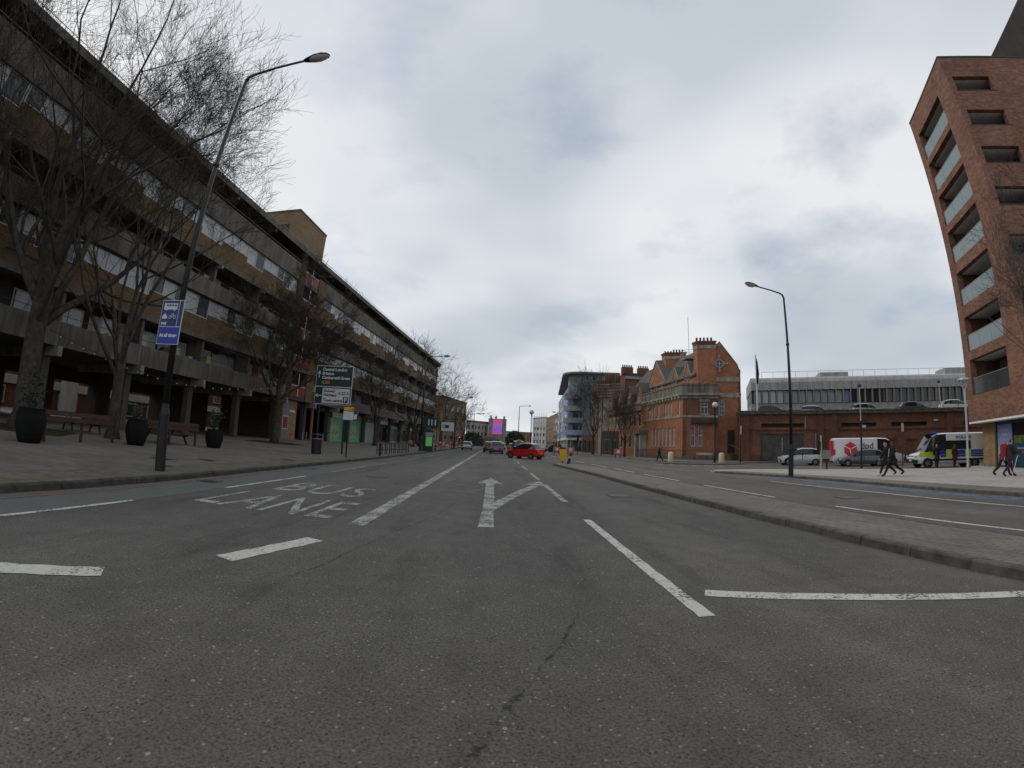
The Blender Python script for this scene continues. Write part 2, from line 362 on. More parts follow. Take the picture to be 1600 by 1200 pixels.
# --- people
plain('cloth_black', (0.010, 0.010, 0.012), 0.9, var=0.4)
plain('cloth_dark', (0.02, 0.018, 0.02), 0.9, var=0.4)
plain('cloth_navy', (0.012, 0.014, 0.028), 0.9, var=0.3)
plain('cloth_red', (0.19, 0.012, 0.022), 0.85, var=0.3)
plain('cloth_plum', (0.035, 0.012, 0.04), 0.9)
plain('cloth_brown', (0.045, 0.022, 0.014), 0.9)
plain('cloth_white', (0.45, 0.43, 0.40), 0.85)
plain('shoe_white', (0.5, 0.5, 0.48), 0.7)
plain('skin', (0.42, 0.25, 0.18), 0.6, var=0.08)
plain('skin_deep', (0.12, 0.06, 0.04), 0.6, var=0.08)
plain('hair_brown', (0.05, 0.03, 0.018), 0.8)
plain('hair_black', (0.01, 0.009, 0.009), 0.7)
plain('hair_grey', (0.22, 0.21, 0.2), 0.8)

# ------------------------------------------------------------------ mesh helpers
class MB:
    def __init__(s): s.v = []; s.f = []
    def add(s, vs, fs):
        o = len(s.v); s.v += [tuple(p) for p in vs]; s.f += [tuple(i+o for i in f) for f in fs]; return s
    def box(s, x0, x1, y0, y1, z0, z1):
        return s.add([(x0, y0, z0), (x1, y0, z0), (x1, y1, z0), (x0, y1, z0), (x0, y0, z1), (x1, y0, z1), (x1, y1, z1), (x0, y1, z1)],
                     [(3, 2, 1, 0), (4, 5, 6, 7), (0, 1, 5, 4), (1, 2, 6, 5), (2, 3, 7, 6), (3, 0, 4, 7)])
    def obox(s, c, a, b, z0, z1):
        # box on a skewed base: centre line from a to b is not needed; corners c, c+a, c+a+b, c+b
        P = [(c[0], c[1]), (c[0]+a[0], c[1]+a[1]), (c[0]+a[0]+b[0], c[1]+a[1]+b[1]), (c[0]+b[0], c[1]+b[1])]
        return s.prism(P, z0, z1)
    def prism(s, P, z0, z1):
        n = len(P)
        f0 = z0 if callable(z0) else (lambda x, y: z0)
        f1 = z1 if callable(z1) else (lambda x, y: z1)
        return s.add([(x, y, f0(x, y)) for x, y in P]+[(x, y, f1(x, y)) for x, y in P],
                     [tuple(range(n))[::-1], tuple(range(n, 2*n))]+[(i, (i+1) % n, n+(i+1) % n, n+i) for i in range(n)])
    def sheet(s, P, z=0.0):
        fz = z if callable(z) else (lambda x, y: z)
        return s.add([(x, y, fz(x, y)) for x, y in P], [tuple(range(len(P)))])
    def strip(s, A, B, za, zb=None):
        # ribbon between two polylines of equal length
        if zb is None: zb = za
        fa = za if callable(za) else (lambda x, y: za)
        fb = zb if callable(zb) else (lambda x, y: zb)
        n = len(A)
        return s.add([(x, y, fa(x, y)) for x, y in A]+[(x, y, fb(x, y)) for x, y in B], [(i, i+1, n+i+1, n+i) for i in range(n-1)])
    def ext(s, P, vec):
        n = len(P); V = Vector(vec)
        return s.add([Vector(p) for p in P]+[Vector(p)+V for p in P],
                     [tuple(range(n))[::-1], tuple(range(n, 2*n))]+[(i, (i+1) % n, n+(i+1) % n, n+i) for i in range(n)])
    def tube(s, pts, rad, n=8, cap=True):
        pts = [Vector(p) for p in pts]
        if isinstance(rad, (int, float)): rad = [rad]*len(pts)
        o = len(s.v); up = None
        for i, p in enumerate(pts):
            d = (pts[min(i+1, len(pts)-1)]-pts[max(i-1, 0)])
            d = d.normalized() if d.length > 1e-9 else Vector((0, 0, 1))
            if up is None:
                up = d.orthogonal().normalized()
            else:
                up = up-d*up.dot(d)
                up = up.normalized() if up.length > 1e-6 else d.orthogonal().normalized()
            w = d.cross(up)
            for k in range(n):
                a = 2*math.pi*k/n
                s.v.append(tuple(p+(up*math.cos(a)+w*math.sin(a))*rad[i]))
        for i in range(len(pts)-1):
            for k in range(n):
                s.f.append((o+i*n+k, o+i*n+(k+1) % n, o+(i+1)*n+(k+1) % n, o+(i+1)*n+k))
        if cap:
            s.f.append(tuple(o+k for k in range(n))[::-1]); s.f.append(tuple(o+(len(pts)-1)*n+k for k in range(n)))
        return s
    def lathe(s, prof, n=16, c=(0, 0, 0), axis='z', sx=1.0, sy=1.0):
        o = len(s.v); m = len(prof)
        for r, h in prof:
            for k in range(n):
                a = 2*math.pi*k/n; p = (r*math.cos(a)*sx, r*math.sin(a)*sy, h)
                if axis == 'y': p = (p[0], p[2], p[1])
                if axis == 'x': p = (p[2], p[0], p[1])
                s.v.append((p[0]+c[0], p[1]+c[1], p[2]+c[2]))
        for i in range(m-1):
            for k in range(n): s.f.append((o+i*n+k, o+i*n+(k+1) % n, o+(i+1)*n+(k+1) % n, o+(i+1)*n+k))
        s.f.append(tuple(o+k for k in range(n))[::-1]); s.f.append(tuple(o+(m-1)*n+k for k in range(n)))
        return s
    def ball(s, c, r, n=10, m=7, sx=1, sy=1, sz=1):
        prof = [(max(1e-4, math.sin(math.pi*i/m))*r, -math.cos(math.pi*i/m)*r*sz) for i in range(m+1)]
        return s.lathe(prof, n, c, 'z', sx, sy)
    def xf(s, M):
        s.v = [tuple(M @ Vector(p)) for p in s.v]; return s
    def mesh(s, name, mat, smooth=False, off=(0, 0, 0)):
        me = bpy.data.meshes.new(name)
        me.from_pydata([(x-off[0], y-off[1], z-off[2]) for x, y, z in s.v], [], s.f)
        me.materials.append(MATS[mat])
        if smooth: me.polygons.foreach_set('use_smooth', [True]*len(me.polygons))
        me.update(); return me
    def build(s, name, mat, parent=None, smooth=False, off=(0, 0, 0), kind=None, loc=None, rz=0.0):
        return inst(name, s.mesh(name, mat, smooth, off), parent, loc, rz, kind)
def inst(name, me, parent=None, loc=None, rz=0.0, kind=None):
    o = bpy.data.objects.new(name, me); C.objects.link(o)
    if parent is not None: o.parent = parent
    if loc is not None: o.location = loc
    if rz: o.rotation_euler = (0, 0, rz)
    if kind: o['kind'] = kind
    return o
def thing(name, label, cat, loc=(0, 0, 0), rz=0.0, group=None):
    o = bpy.data.objects.new(name, None); C.objects.link(o)
    o.location = loc; o.rotation_euler = (0, 0, rz); o.empty_display_size = 0.3
    return tag(o, label, cat, group)
def tag(o, label, cat, group=None):
    o['label'] = label; o['category'] = cat
    if group: o['group'] = group
    return o
def copy_tree(o, parent=None):
    c = o.copy(); C.objects.link(c); c.parent = parent
    for ch in list(o.children): copy_tree(ch, c)
    return c
def text(name, s, size, mat, parent, M, sx=1.0, align='LEFT', thick=0.0, spacing=1.0, bold=0.0):
    cu = bpy.data.curves.new('lettering', 'FONT'); cu.body = s; cu.size = size; cu.align_x = align; cu.extrude = thick; cu.space_character = spacing; cu.offset = bold; cu.resolution_u = 3
    t = bpy.data.objects.new('lettering', cu); C.objects.link(t)
    dg = bpy.context.evaluated_depsgraph_get(); me = bpy.data.meshes.new_from_object(t.evaluated_get(dg))
    bpy.data.objects.remove(t); bpy.data.curves.remove(cu)
    me.transform(Matrix.Diagonal((sx, 1, 1, 1))); me.transform(M)
    me.materials.clear(); me.materials.append(MATS[mat]); me.name = name
    return inst(name, me, parent)
def face_mat(origin, right, up):
    # matrix that maps text (x right, y up) onto a plane given by origin and two directions
    r_, u_ = Vector(right).normalized(), Vector(up).normalized(); n_ = r_.cross(u_)
    return Matrix(((r_.x, u_.x, n_.x, origin[0]), (r_.y, u_.y, n_.y, origin[1]), (r_.z, u_.z, n_.z, origin[2]), (0, 0, 0, 1)))
def pol(az, D, el=None):
    # a point from compass angle, distance on the ground and slope of the sight line
    x, y = math.sin(R(az))*D, math.cos(R(az))*D
    return (x, y) if el is None else (x, y, CAMH+el*D)

# ================================================================== THE GROUND
random.seed(7)
KERB_L = [(-7.35, -14), (-7.3, 2), (-7.22, 6.4), (-7.22, 9.3), (-7.3, 12.7), (-7.25, 16.6), (-7.1, 22.5), (-6.98, 27), (-6.9, 39), (-6.9, 60), (-7.0, 100), (-7.2, 190)]
def kerb_x(y):
    for (x0, y0), (x1, y1) in zip(KERB_L, KERB_L[1:]):
        if y <= y1: return x0+(x1-x0)*(y-y0)/(y1-y0)
    return KERB_L[-1][0]
def gz(x, y=0): return 0.12+max(0.0, -7.5-x)*0.021      # the left pavement rises gently to the flats
def struct(name, mb, mat, **k): return mb.build(name, mat, kind='structure', **k)

struct('ground', MB().sheet([(-1500, -400), (1500, -400), (1500, 2600), (-1500, 2600)], -0.06), 'ground_far')
road = struct('road', MB().sheet([(-9, -14), (-9, 200), (60, 200), (60, -14)], 0.0), 'asphalt')

def mark(name, mb, mat='paint_white'): return mb.build(name, mat, road)
def dash(name, x0, y0, x1, y1, w, mat='paint_white', z=0.006, rag=0.0):
    d = Vector((x1-x0, y1-y0)); L = d.length; d.normalize(); n = Vector((-d.y, d.x))
    A = []; B = []; k = max(2, int(L/0.12)) if rag else 2
    for i in range(k+1):
        p = Vector((x0, y0))+d*(L*i/k)
        j = rag*random.uniform(-1, 1) if rag else 0; j2 = rag*random.uniform(-1, 1) if rag else 0
        a = p+n*(w/2+j); b = p-n*(w/2+j2); A.append((a.x, a.y)); B.append((b.x, b.y))
    return mark(name, MB().strip(A, B, z), mat)
# cycle lane, red lines at the kerb
YS = [-14, 2, 4, 6.4, 9.3, 12.7, 16.6, 20, 22.5, 27, 33, 39, 60, 100]
def cyc_x(y): return -5.85+0.006*max(0, y)*1.0+(0.4*max(0, min(1, (y-8)/40)))
m = MB().strip([(kerb_x(y)+0.10, y) for y in YS if y < 23], [(cyc_x(y), y) for y in YS if y < 23], 0.004)
mark('cycle_lane_surface', m, 'paint_green')
for o_, w_ in ((0.20, 0.07), (0.38, 0.07)):
    mark('red_line', MB().strip([(kerb_x(y)+o_, y) for y in YS if y < 24], [(kerb_x(y)+o_+w_, y) for y in YS if y < 24], 0.009), 'paint_red')
y = 1.85
for k, (a, b) in enumerate([(1.2, 5.96), (8.7, 12.8), (15.0, 18.8), (21.2, 25.4), (27.6, 31.8), (34, 38), (40.5, 44.5), (47, 51)]):
    dash('cycle_lane_dash', cyc_x(a), a, cyc_x(b), b, 0.10, 'paint_white' if k < 2 else 'paint_worn', 0.008, 0.004)
# bus lane line and lettering
dash('bus_lane_line', -2.06, 6.5, -2.12, 88, 0.26, 'paint_worn', 0.006, 0.008)
dash('lane_dash', -2.24, 5.38, -2.72, 4.07, 0.27, 'paint_white', 0.006, 0.014)
dash('lane_dash', -3.32, 3.03, -4.7, 1.9, 0.27, 'paint_white', 0.006, 0.014)
def road_text(s, x0, x1, y0, y1, mat):
    o = text('lettering', s, 1.0, mat, road, Matrix.Identity(4), spacing=1.06)
    me = o.data; xs = [v.co.x for v in me.vertices]; ys = [v.co.y for v in me.vertices]
    ax, bx, ay, by = min(xs), max(xs), min(ys), max(ys)
    for v in me.vertices:
        v.co = Vector((x0+(v.co.x-ax)/(bx-ax)*(x1-x0), y0+(v.co.y-ay)/(by-ay)*(y1-y0), 0.0065))
    return o
road_text('LANE', -5.22, -2.62, 6.80, 8.62, 'paint_worn')
road_text('BUS', -5.02, -2.95, 9.35, 11.15, 'paint_worn')
# lane divider on the right, stop line, arrow
for a, b, w in [(3.27, 8.08, 0.145), (10.55, 15.05, 0.16), (17.1, 21.2, 0.15), (23.4, 27.6, 0.14), (30, 34, 0.14), (36.4, 40, 0.14), (46, 50, 0.14)]:
    dash('lane_dash', 1.79, a, 1.79, b, w, 'paint_white' if a < 9 else 'paint_worn', 0.006, 0.006)
A = [(2.10, 3.93), (3.2, 3.47), (4.0, 3.05), (4.9, 2.53), (6.3, 1.6)]
m = MB().strip(A, [(x-0.09, y-0.17) for x, y in A], 0.006); mark('stop_line', m, 'paint_white')
m = MB().strip([(-0.21, 7.05), (-0.19, 9.0), (-0.20, 11.0), (-0.23, 14.6)], [(0.05, 7.08), (0.03, 9.0), (0.05, 11.0), (0.03, 14.6)], 0.006)
m.sheet([(-0.52, 14.6), (0.34, 14.6), (-0.09, 17.1)], 0.006); mark('arrow_ahead', m, 'paint_worn')
m = MB().strip([(-0.16, 9.0), (0.12, 10.4), (0.72, 12.7), (1.30, 14.6)], [(0.04, 8.8), (0.34, 10.1), (0.93, 12.4), (1.52, 14.4)], 0.011)
m.sheet([(1.05, 14.95), (1.78, 14.35), (1.78, 16.4)], 0.011); mark('arrow_right', m, 'paint_worn')
m = MB().strip([(-1.55, 11.75), (-0.35, 11.9)], [(-1.55, 11.55), (-0.35, 11.72)], 0.006)
m.strip([(-0.9, 11.55), (-0.3, 12.9)], [(-0.75, 11.5), (-0.15, 12.9)], 0.010)
m.strip([(-1.4, 13.4), (-0.2, 13.6)], [(-1.4, 13.2), (-0.2, 13.4)], 0.006); mark('ghost_marking', m, 'paint_faint')
# cracks and tar seams
def seam(pts, w):
    A = []; B = []
    for (x0, y0), (x1, y1) in zip(pts, pts[1:]):
        for i in range(10):
            t = i/10; x = x0+(x1-x0)*t+random.uniform(-.012, .012); y = y0+(y1-y0)*t
            h = w*random.uniform(0.3, 1.0); A.append((x-h, y)); B.append((x+h, y))
    mark('tar_seam', MB().strip(A, B, 0.0045), 'tar')
seam([(-1.87, 3.86), (-1.73, 4.3), (-1.61, 5.2), (-1.38, 6.3), (-1.02, 7.9), (-0.74, 10.3)], 0.02)
seam([(-2.45, 5.8), (-2.58, 7.5), (-2.68, 9.5), (-2.66, 10.6)], 0.014)
seam([(-0.12, 1.55), (-0.07, 1.66), (0.03, 1.87), (0.15, 2.16), (0.27, 2.43)], 0.04)
seam([(0.27, 2.43), (0.36, 2.59), (0.53, 2.91), (0.75, 3.5)], 0.02)
def cover(x, y, w, l):
    m = MB().box(x-w/2, x+w/2, y-l/2, y+l/2, 0.002, 0.012)
    mark('drain_cover', m, 'dark_metal')
cover(-6.65, 9.3, 0.45, 0.45); cover(-3.9, 14.6, 0.6, 0.6); cover(3.6, 12.2, 0.6, 0.6); cover(10.3, 10.5, 0.6, 0.6); cover(-6.7, 15.5, 0.4, 0.4)

# -- left pavement with its kerb
NY = [-14, -6, 2, 6.4, 9.3, 12.7, 16.6, 22.5, 27, 33, 39, 50, 60, 80, 100, 145, 190]
m = MB()
XS = [lambda y: kerb_x(y)-0.16, lambda y: kerb_x(y)-1.3]
m.strip([(kerb_x(y)-0.16, y) for y in NY], [(kerb_x(y)-1.35, y) for y in NY], gz)
pv = struct('left_pavement', MB().strip([(kerb_x(y)-1.35, y) for y in NY], [(-7.6-1.0, y) for y in NY], gz).strip([(-8.6, y) for y in NY], [(-40, y) for y in NY], gz).strip([(-40, y) for y in NY], [(-110, y) for y in NY], lambda x, y: gz(-40)), 'paving')
m.build('kerbside_strip', 'paving_kerbside', pv)
def kerb_run(parent, line, w, h, mat, side, step=0.915, seed=1, zb=-0.05, jog=0.012):
    # separate kerb stones along a line; side +1 puts the stone to the left of travel
    rnd = random.Random(seed); pts = [Vector(p) for p in line]
    segs = [(a, b, (b-a).length) for a, b in zip(pts, pts[1:])]; total = sum(s[2] for s in segs)
    def at(t):
        for a, b, L in segs:
            if t <= L: return a+(b-a)*(t/L if L else 0), (b-a).normalized()
            t -= L
        return segs[-1][1], (segs[-1][1]-segs[-1][0]).normalized()
    t = 0.0
    while t < total-0.1:
        a, d = at(t+0.006); b, _ = at(min(total, t+step-0.006)); n = Vector((-d.y, d.x))*side
        hz = h+rnd.uniform(-jog, jog)*0.6; o = rnd.uniform(-jog, jog)
        mid = (a+b)/2; L = (b-a).length; dd = (b-a).normalized(); nn = Vector((-dd.y, dd.x))*side
        prof = [(0+o, zb), (0.012+o, hz-0.025), (0.035+o, hz), (w, hz), (w, zb)]
        mb = MB()
        P = [(a.x+nn.x*q, a.y+nn.y*q, z) for q, z in prof]
        mb.ext(P, (b.x-a.x, b.y-a.y, 0))
        mb.build('kerb_stone', mat, parent, off=(0, 0, 0))
        t += step
kerb_run(pv, [p for p in KERB_L if 2 <= p[1] <= 39], 0.16, 0.125, 'kerb_dark', 1)
MB().strip([(kerb_x(y), y) for y in (39, 60, 100, 190)], [(kerb_x(y)-0.16, y) for y in (39, 60, 100, 190)], 0.124).strip([(kerb_x(y), y) for y in (39, 60, 100, 190)], [(kerb_x(y), y) for y in (39, 60, 100, 190)], 0.0, 0.124).build('kerb', 'kerb_dark', pv)
for x, y, r in ((-16.6, 30.9, 2.4), (-18.5, 12.2, 2.6)):      # rough tree pits
    m = MB().sheet([(x+math.cos(a*0.5236)*r*random.uniform(.7, 1.15), y+math.sin(a*0.5236)*r*random.uniform(.7, 1.15)) for a in range(12)], lambda x, y: gz(x)+0.012)
    m.build('tree_pit', 'grass_soil', pv)
for x, y, w in ((-9.3, 12.8, 0.5), (-8.6, 9.9, 0.4), (-9.9, 11.3, 0.7), (-8.4, 17.0, 0.6)):
    MB().sheet([(x-w/2, y-w*.4), (x+w/2, y-w*.4), (x+w/2, y+w*.4), (x-w/2, y+w*.4)], lambda x, y: gz(x)+0.006).build('access_cover', 'dark_metal', pv)

# -- traffic island between the carriageways
ISL = [(5.75, -4), (5.45, 2.0), (5.38, 2.7), (5.33, 3.3), (5.33, 4.5), (5.34, 6.1), (5.26, 8.65), (5.08, 13.4), (4.85, 20.5), (4.40, 26.5), (4.08, 30.0), (4.5, 32.2)]
IR = [(7.5, -4), (7.48, 2), (7.46, 5), (7.45, 6.8), (7.42, 9), (7.36, 12), (7.28, 16), (7.1, 20), (6.9, 24), (6.6, 28), (6.1, 31), (5.5, 32.4)]
isl = struct('traffic_island', MB().prism([(x+0.14, y) for x, y in ISL]+[(x-0.1, y) for x, y in IR[::-1]], -0.02, 0.118), 'block_paving')
kerb_run(isl, ISL, 0.15, 0.13, 'kerb_granite', -1, seed=3)
kerb_run(isl, IR[::-1], 0.12, 0.124, 'kerb_granite', -1, seed=4, jog=0.004)
# block pavers: the nearest ones singly, the next ones joined, then the material takes over
pw, pl = 0.118, 0.238
pme = []
for k in range(4):
    b = MB(); x1, y1 = pw/2-0.0005, pl/2-0.0005
    b.add([(-x1, -y1, -.03), (x1, -y1, -.03), (x1, y1, -.03), (-x1, y1, -.03), (-x1+.003, -y1+.003, .004), (x1-.003, -y1+.003, .004), (x1-.003, y1-.003, .004), (-x1+.003, y1-.003, .004)],
          [(4, 5, 6, 7), (0, 1, 5, 4), (1, 2, 6, 5), (2, 3, 7, 6), (3, 0, 4, 7)])
    pme.append(b)
pmesh = pme[0].mesh('paver', 'paver')
spots = []
for r_ in range(24):
    for c_ in range(60):
        x = 5.55+r_*0.120+pw/2; y = 2.45+(c_+0.5*(r_ % 2))*0.242
        if x < 7.27-.012*max(0, y-9): spots.append((math.hypot(x, y), x, y))
near = sorted(spots)
def seen(x, y): return math.degrees(math.atan2(x, y)) < 66
near = [s for s in near if seen(s[1], s[2])]
far_ = MB()
for i, (d, x, y) in enumerate(near):
    z = 0.118+random.uniform(-.0015, .002)
    if i < 300:
        inst('paver', pmesh, isl, (x, y, z), random.uniform(-.012, .012))
    else:
        o = len(far_.v); far_.v += [(vx+x, vy+y, vz+z) for vx, vy, vz in pme[0].v]; far_.f += [tuple(q+o for q in f) for f in pme[0].f]
far_.build('farther_pavers', 'paver', isl, kind='stuff')

# -- the other carriageway: lines, blue cycle lane
dash('edge_line', 8.72, 1.5, 8.42, 9.0, 0.12, 'paint_white')
for a, b in [(11.4, 15.9), (18.2, 22.6), (24.2, 28.2), (29.7, 34.5), (37, 41), (44, 48), (52, 56)]:
    dash('lane_dash', 8.27-0.02*(a-11.4), a, 8.27-0.02*(b-11.4), b, 0.12, 'paint_white')
dash('cycle_lane_line', 11.7, 2.0, 12.4, 11, 0.12, 'paint_white'); dash('cycle_lane_line', 12.4, 11, 12.4, 17.5, 0.12, 'paint_white')
PKB = [(13.6, -14), (14.0, 2), (14.35, 7.2), (14.65, 10.95), (15.1, 14.5), (15.2, 17.5), (14.7, 20.3), (14.0, 22.5), (13.2, 24.6)]
m = MB().strip([(x-1.1, y) for x, y in PKB[1:7]], [(x-0.15, y) for x, y in PKB[1:7]], 0.004); mark('cycle_lane_surface', m, 'paint_blue')
for (x0, y0, x1, y1) in [(16, 36.5, 19, 35.5), (17.5, 34.8, 19.5, 34.2), (20, 34, 21.5, 33.6), (9.5, 25.5, 11, 25.2), (11.5, 30, 14, 29.6), (9, 40, 11.5, 39.6)]:
    dash('junction_dash', x0, y0, x1, y1, 0.2, 'paint_worn')
for i in range(6): dash('zebra_bar', 14.4+i*0.95, 37.4-i*0.5, 14.4+i*0.95+0.55, 37.1-i*0.5, 0.9, 'paint_worn')
dash('edge_line', 1.5, 45, 8.5, 44.2, 0.2, 'paint_faint')

# -- plaza on the right
PLE = [(13.2, 24.6), (13.6, 25.7), (14.6, 26.5), (17.8, 27.0), (22.8, 25.6), (27.7, 22.4), (31.6, 20.0), (34.5, 21.6), (60, 8), (60, -14)]
plaza = struct('plaza_pavement', MB().prism([(x+0.13, y) for x, y in PKB[:-1]]+PLE, -0.02, 0.108), 'plaza')
MB().strip([(x+0.14, y) for x, y in PKB], [(x+1.7, y) for x, y in PKB[:-1]]+[(14.8, 25.0)], 0.1125).build('kerbside_strip', 'block_paving', plaza)
kerb_run(plaza, [p for p in PKB if p[1] >= 2], 0.15, 0.118, 'kerb_granite', -1, seed=5, jog=0.005)
kerb_run(plaza, PLE[:5], 0.12, 0.112, 'kerb_granite', -1, seed=6, jog=0.004)
# -- far pavement in front of the brick station, small refuge island
FP = [(12.2, 200), (13.6, 110), (15.3, 80), (17.0, 66), (17.6, 57), (17.3, 48), (18.0, 44.2), (20, 42.6), (26, 42.4), (33.5, 43.4), (46, 34), (62, 24), (80, 60), (60, 200)]
fpv = struct('far_pavement', MB().prism(FP, -0.02, 0.10), 'paving')
MB().strip([(x, y) for x, y in FP[:11]], [(x+0.2, y+0.2) for x, y in FP[:11]], 0.104).build('kerb', 'kerb_granite', fpv)
ref = struct('refuge_island', MB().prism([(15.4, 39.4), (15.6, 38.6), (17.5, 37.7), (20.6, 37.2), (24.4, 39.0), (25.2, 40.2), (24.6, 41.0), (18.0, 40.2), (16, 40.1)], -0.02, 0.12), 'paving')

# ================================================================== THE LONG BLOCK OF FLATS ON THE LEFT
# local axes: x runs along the street, y runs back from the street, z up
FA = R(84.5); FS0, FP0 = 46.95, 23.5
fd = Vector((math.sin(R(5.5)), math.cos(R(5.5)))); fn = Vector((-math.cos(R(5.5)), math.sin(R(5.5))))
def flat_pt(s, p): q = fd*s+fn*p; return q.x, q.y
fx, fy = flat_pt(FS0, FP0)
flats = thing('block_of_flats', 'long grey concrete and brown brick block of flats with galleries over an open ground floor', 'building', (fx, fy, 0), FA)
BAY = 5.55; NB = 18; S0 = -3.0-FS0; S1 = S0+BAY*NB
def fb(name, mat, *boxes, **k):
    m = MB()
    for b in boxes: m.box(*b)
    return m.build(name, mat, flats, **k)
GF = 0.40
# slabs and roof
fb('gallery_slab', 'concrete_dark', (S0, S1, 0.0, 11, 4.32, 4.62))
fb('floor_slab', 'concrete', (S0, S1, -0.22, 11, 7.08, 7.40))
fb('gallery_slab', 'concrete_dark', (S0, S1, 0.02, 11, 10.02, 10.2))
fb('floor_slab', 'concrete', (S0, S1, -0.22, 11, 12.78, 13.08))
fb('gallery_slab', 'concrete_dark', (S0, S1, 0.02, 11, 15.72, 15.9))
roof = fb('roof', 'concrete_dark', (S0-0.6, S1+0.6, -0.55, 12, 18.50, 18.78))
MB().box(S0-0.62, S1+0.62, -0.62, -0.552, 18.42, 18.92).build('fascia', 'concrete', roof)
for k in range(NB+1):
    x = S0+BAY*k
    MB().box(x-0.12, x+0.12, -0.50, 1.9, 18.16, 18.498).build('roof_beam', 'concrete', roof)
for k in range(NB*2):
    x = S0+BAY/2*k
    MB().tube([(x, -0.3, 18.8), (x, -0.3, 19.35)], 0.02, 4).build('rail_post', 'grey_metal', roof)
MB().tube([(S0, -0.3, 19.35), (S1, -0.3, 19.35)], 0.022, 4).build('handrail', 'grey_metal', roof)
# back and end walls of the storeys
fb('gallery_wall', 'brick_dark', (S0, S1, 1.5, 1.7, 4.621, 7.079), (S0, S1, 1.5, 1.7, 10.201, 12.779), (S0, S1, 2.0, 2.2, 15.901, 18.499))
fb('end_wall', 'brick_brown', (S1-0.3, S1-0.002, 0.05, 10.9, 4.33, 18.45))
fb('end_wall', 'brick_brown', (S0+0.002, S0+0.3, 0.05, 10.9, 0.3, 18.45))
fb('rear_wall', 'brick_brown', (S0, S1, 10.6, 10.9, 4.63, 18.45))
# parapet panels, one a bay
def span(k, g=0.012): return S0+BAY*k+g, S0+BAY*(k+1)-g
CORE = 7
m1 = MB().box(0.012, BAY-0.012, -0.28, -0.02, 4.30, 5.52).mesh('parapet_panel', 'concrete')
m2 = MB().box(0.012, BAY-0.012, -0.24, -0.02, 10.12, 11.30).mesh('parapet_panel', 'concrete')
m3 = MB().box(0.012, BAY-0.012, -0.12, 0.06, 15.76, 17.45).mesh('parapet_panel', 'concrete')
# the brick under each window: a low sill for the wide light, a lower one for the living room window
def spandrel(z0, zs, zl):
    b = MB()
    b.add([(0.012, 0, z0), (BAY-0.012, 0, z0), (BAY-0.012, 0, zl), (3.15, 0, zl), (3.15, 0, zs), (0.012, 0, zs)], [(0, 1, 2, 3, 4, 5)])
    b2 = MB().ext(b.v, (0, 0.25, 0)); return b2
sp2 = spandrel(7.401, 8.98, 8.62).mesh('brick_spandrel', 'brick_brown')
sp4 = spandrel(13.081, 14.72, 14.30).mesh('brick_spandrel', 'brick_brown')
def strip_window(zs, zl, zt):
    w = 0.055; b = MB()
    def fr(x0, x1, z0, z1):
        b.box(x0, x1, 0.03, 0.13, z0, z0+w); b.box(x0, x1, 0.03, 0.13, z1-w, z1)
        b.box(x0, x0+w, 0.031, 0.129, z0+w, z1-w); b.box(x1-w, x1, 0.031, 0.129, z0+w, z1-w)
    fr(0.03, 3.14, zs, zt); fr(3.16, BAY-0.03, zl, zt)
    for x in (1.05, 2.1): b.box(x-w/2, x+w/2, 0.032, 0.128, zs+w, zt-w)
    b.box(4.33-w/2, 4.33+w/2, 0.032, 0.128, zl+w, zt-w)
    b.box(3.16+w, 4.33-w/2, 0.033, 0.127, zt-0.42, zt-0.38)
    return b.mesh('window', 'frame_white'), [(0.085, 1.02, zs), (1.08, 2.07, zs), (2.13, 3.08, zs), (3.22, 4.30, zl), (4.36, BAY-0.09, zl)], zt
W2 = strip_window(8.985, 8.625, 10.10); W4 = strip_window(14.725, 14.305, 15.74)
pane_me = {}
def pane(x0, x1, z0, z1, mat='pane_flats'):
    key = (round(x1-x0, 3), round(z1-z0, 3), mat)
    if key not in pane_me: pane_me[key] = MB().box(0, x1-x0, 0.075, 0.085, 0, z1-z0).mesh('pane', mat)
    return pane_me[key]
rnd = random.Random(11)
gal_win = MB().box(0, 1.9, -0.06, -0.001, 0, 0.07).box(0, 1.9, -0.06, -0.001, 1.23, 1.3).box(0, 0.07, -0.058, -0.001, 0.07, 1.23).box(1.83, 1.9, -0.058, -0.001, 0.07, 1.23).box(0.92, 0.98, -0.058, -0.001, 0.07, 1.23).mesh('window', 'frame_white')
gal_pane = MB().box(0.07, 0.92, -0.03, -0.002, 0.07, 1.23).box(0.98, 1.83, -0.03, -0.002, 0.07, 1.23).mesh('pane', 'pane_flats')
doors = [MB().box(0, 0.9, -0.05, -0.001, 0, 2.05).mesh('door', mt) for mt in ('door_pale', 'door_dark', 'frame_grey', 'door_red', 'door_pale')]
party = MB().box(-0.1, 0.1, 0.0, 1.499, 4.63, 7.07).mesh('party_wall', 'concrete'); party2 = MB().box(-0.1, 0.1, 0.03, 1.499, 10.21, 12.77).mesh('party_wall', 'concrete')
fin = MB().box(-0.09, 0.09, -0.52, 0.3, 12.46, 12.77).mesh('beam_end', 'concrete_pale'); fin1 = MB().box(-0.14, 0.14, -0.58, 6.0, 3.80, 4.298).mesh('beam_end', 'concrete_pale')
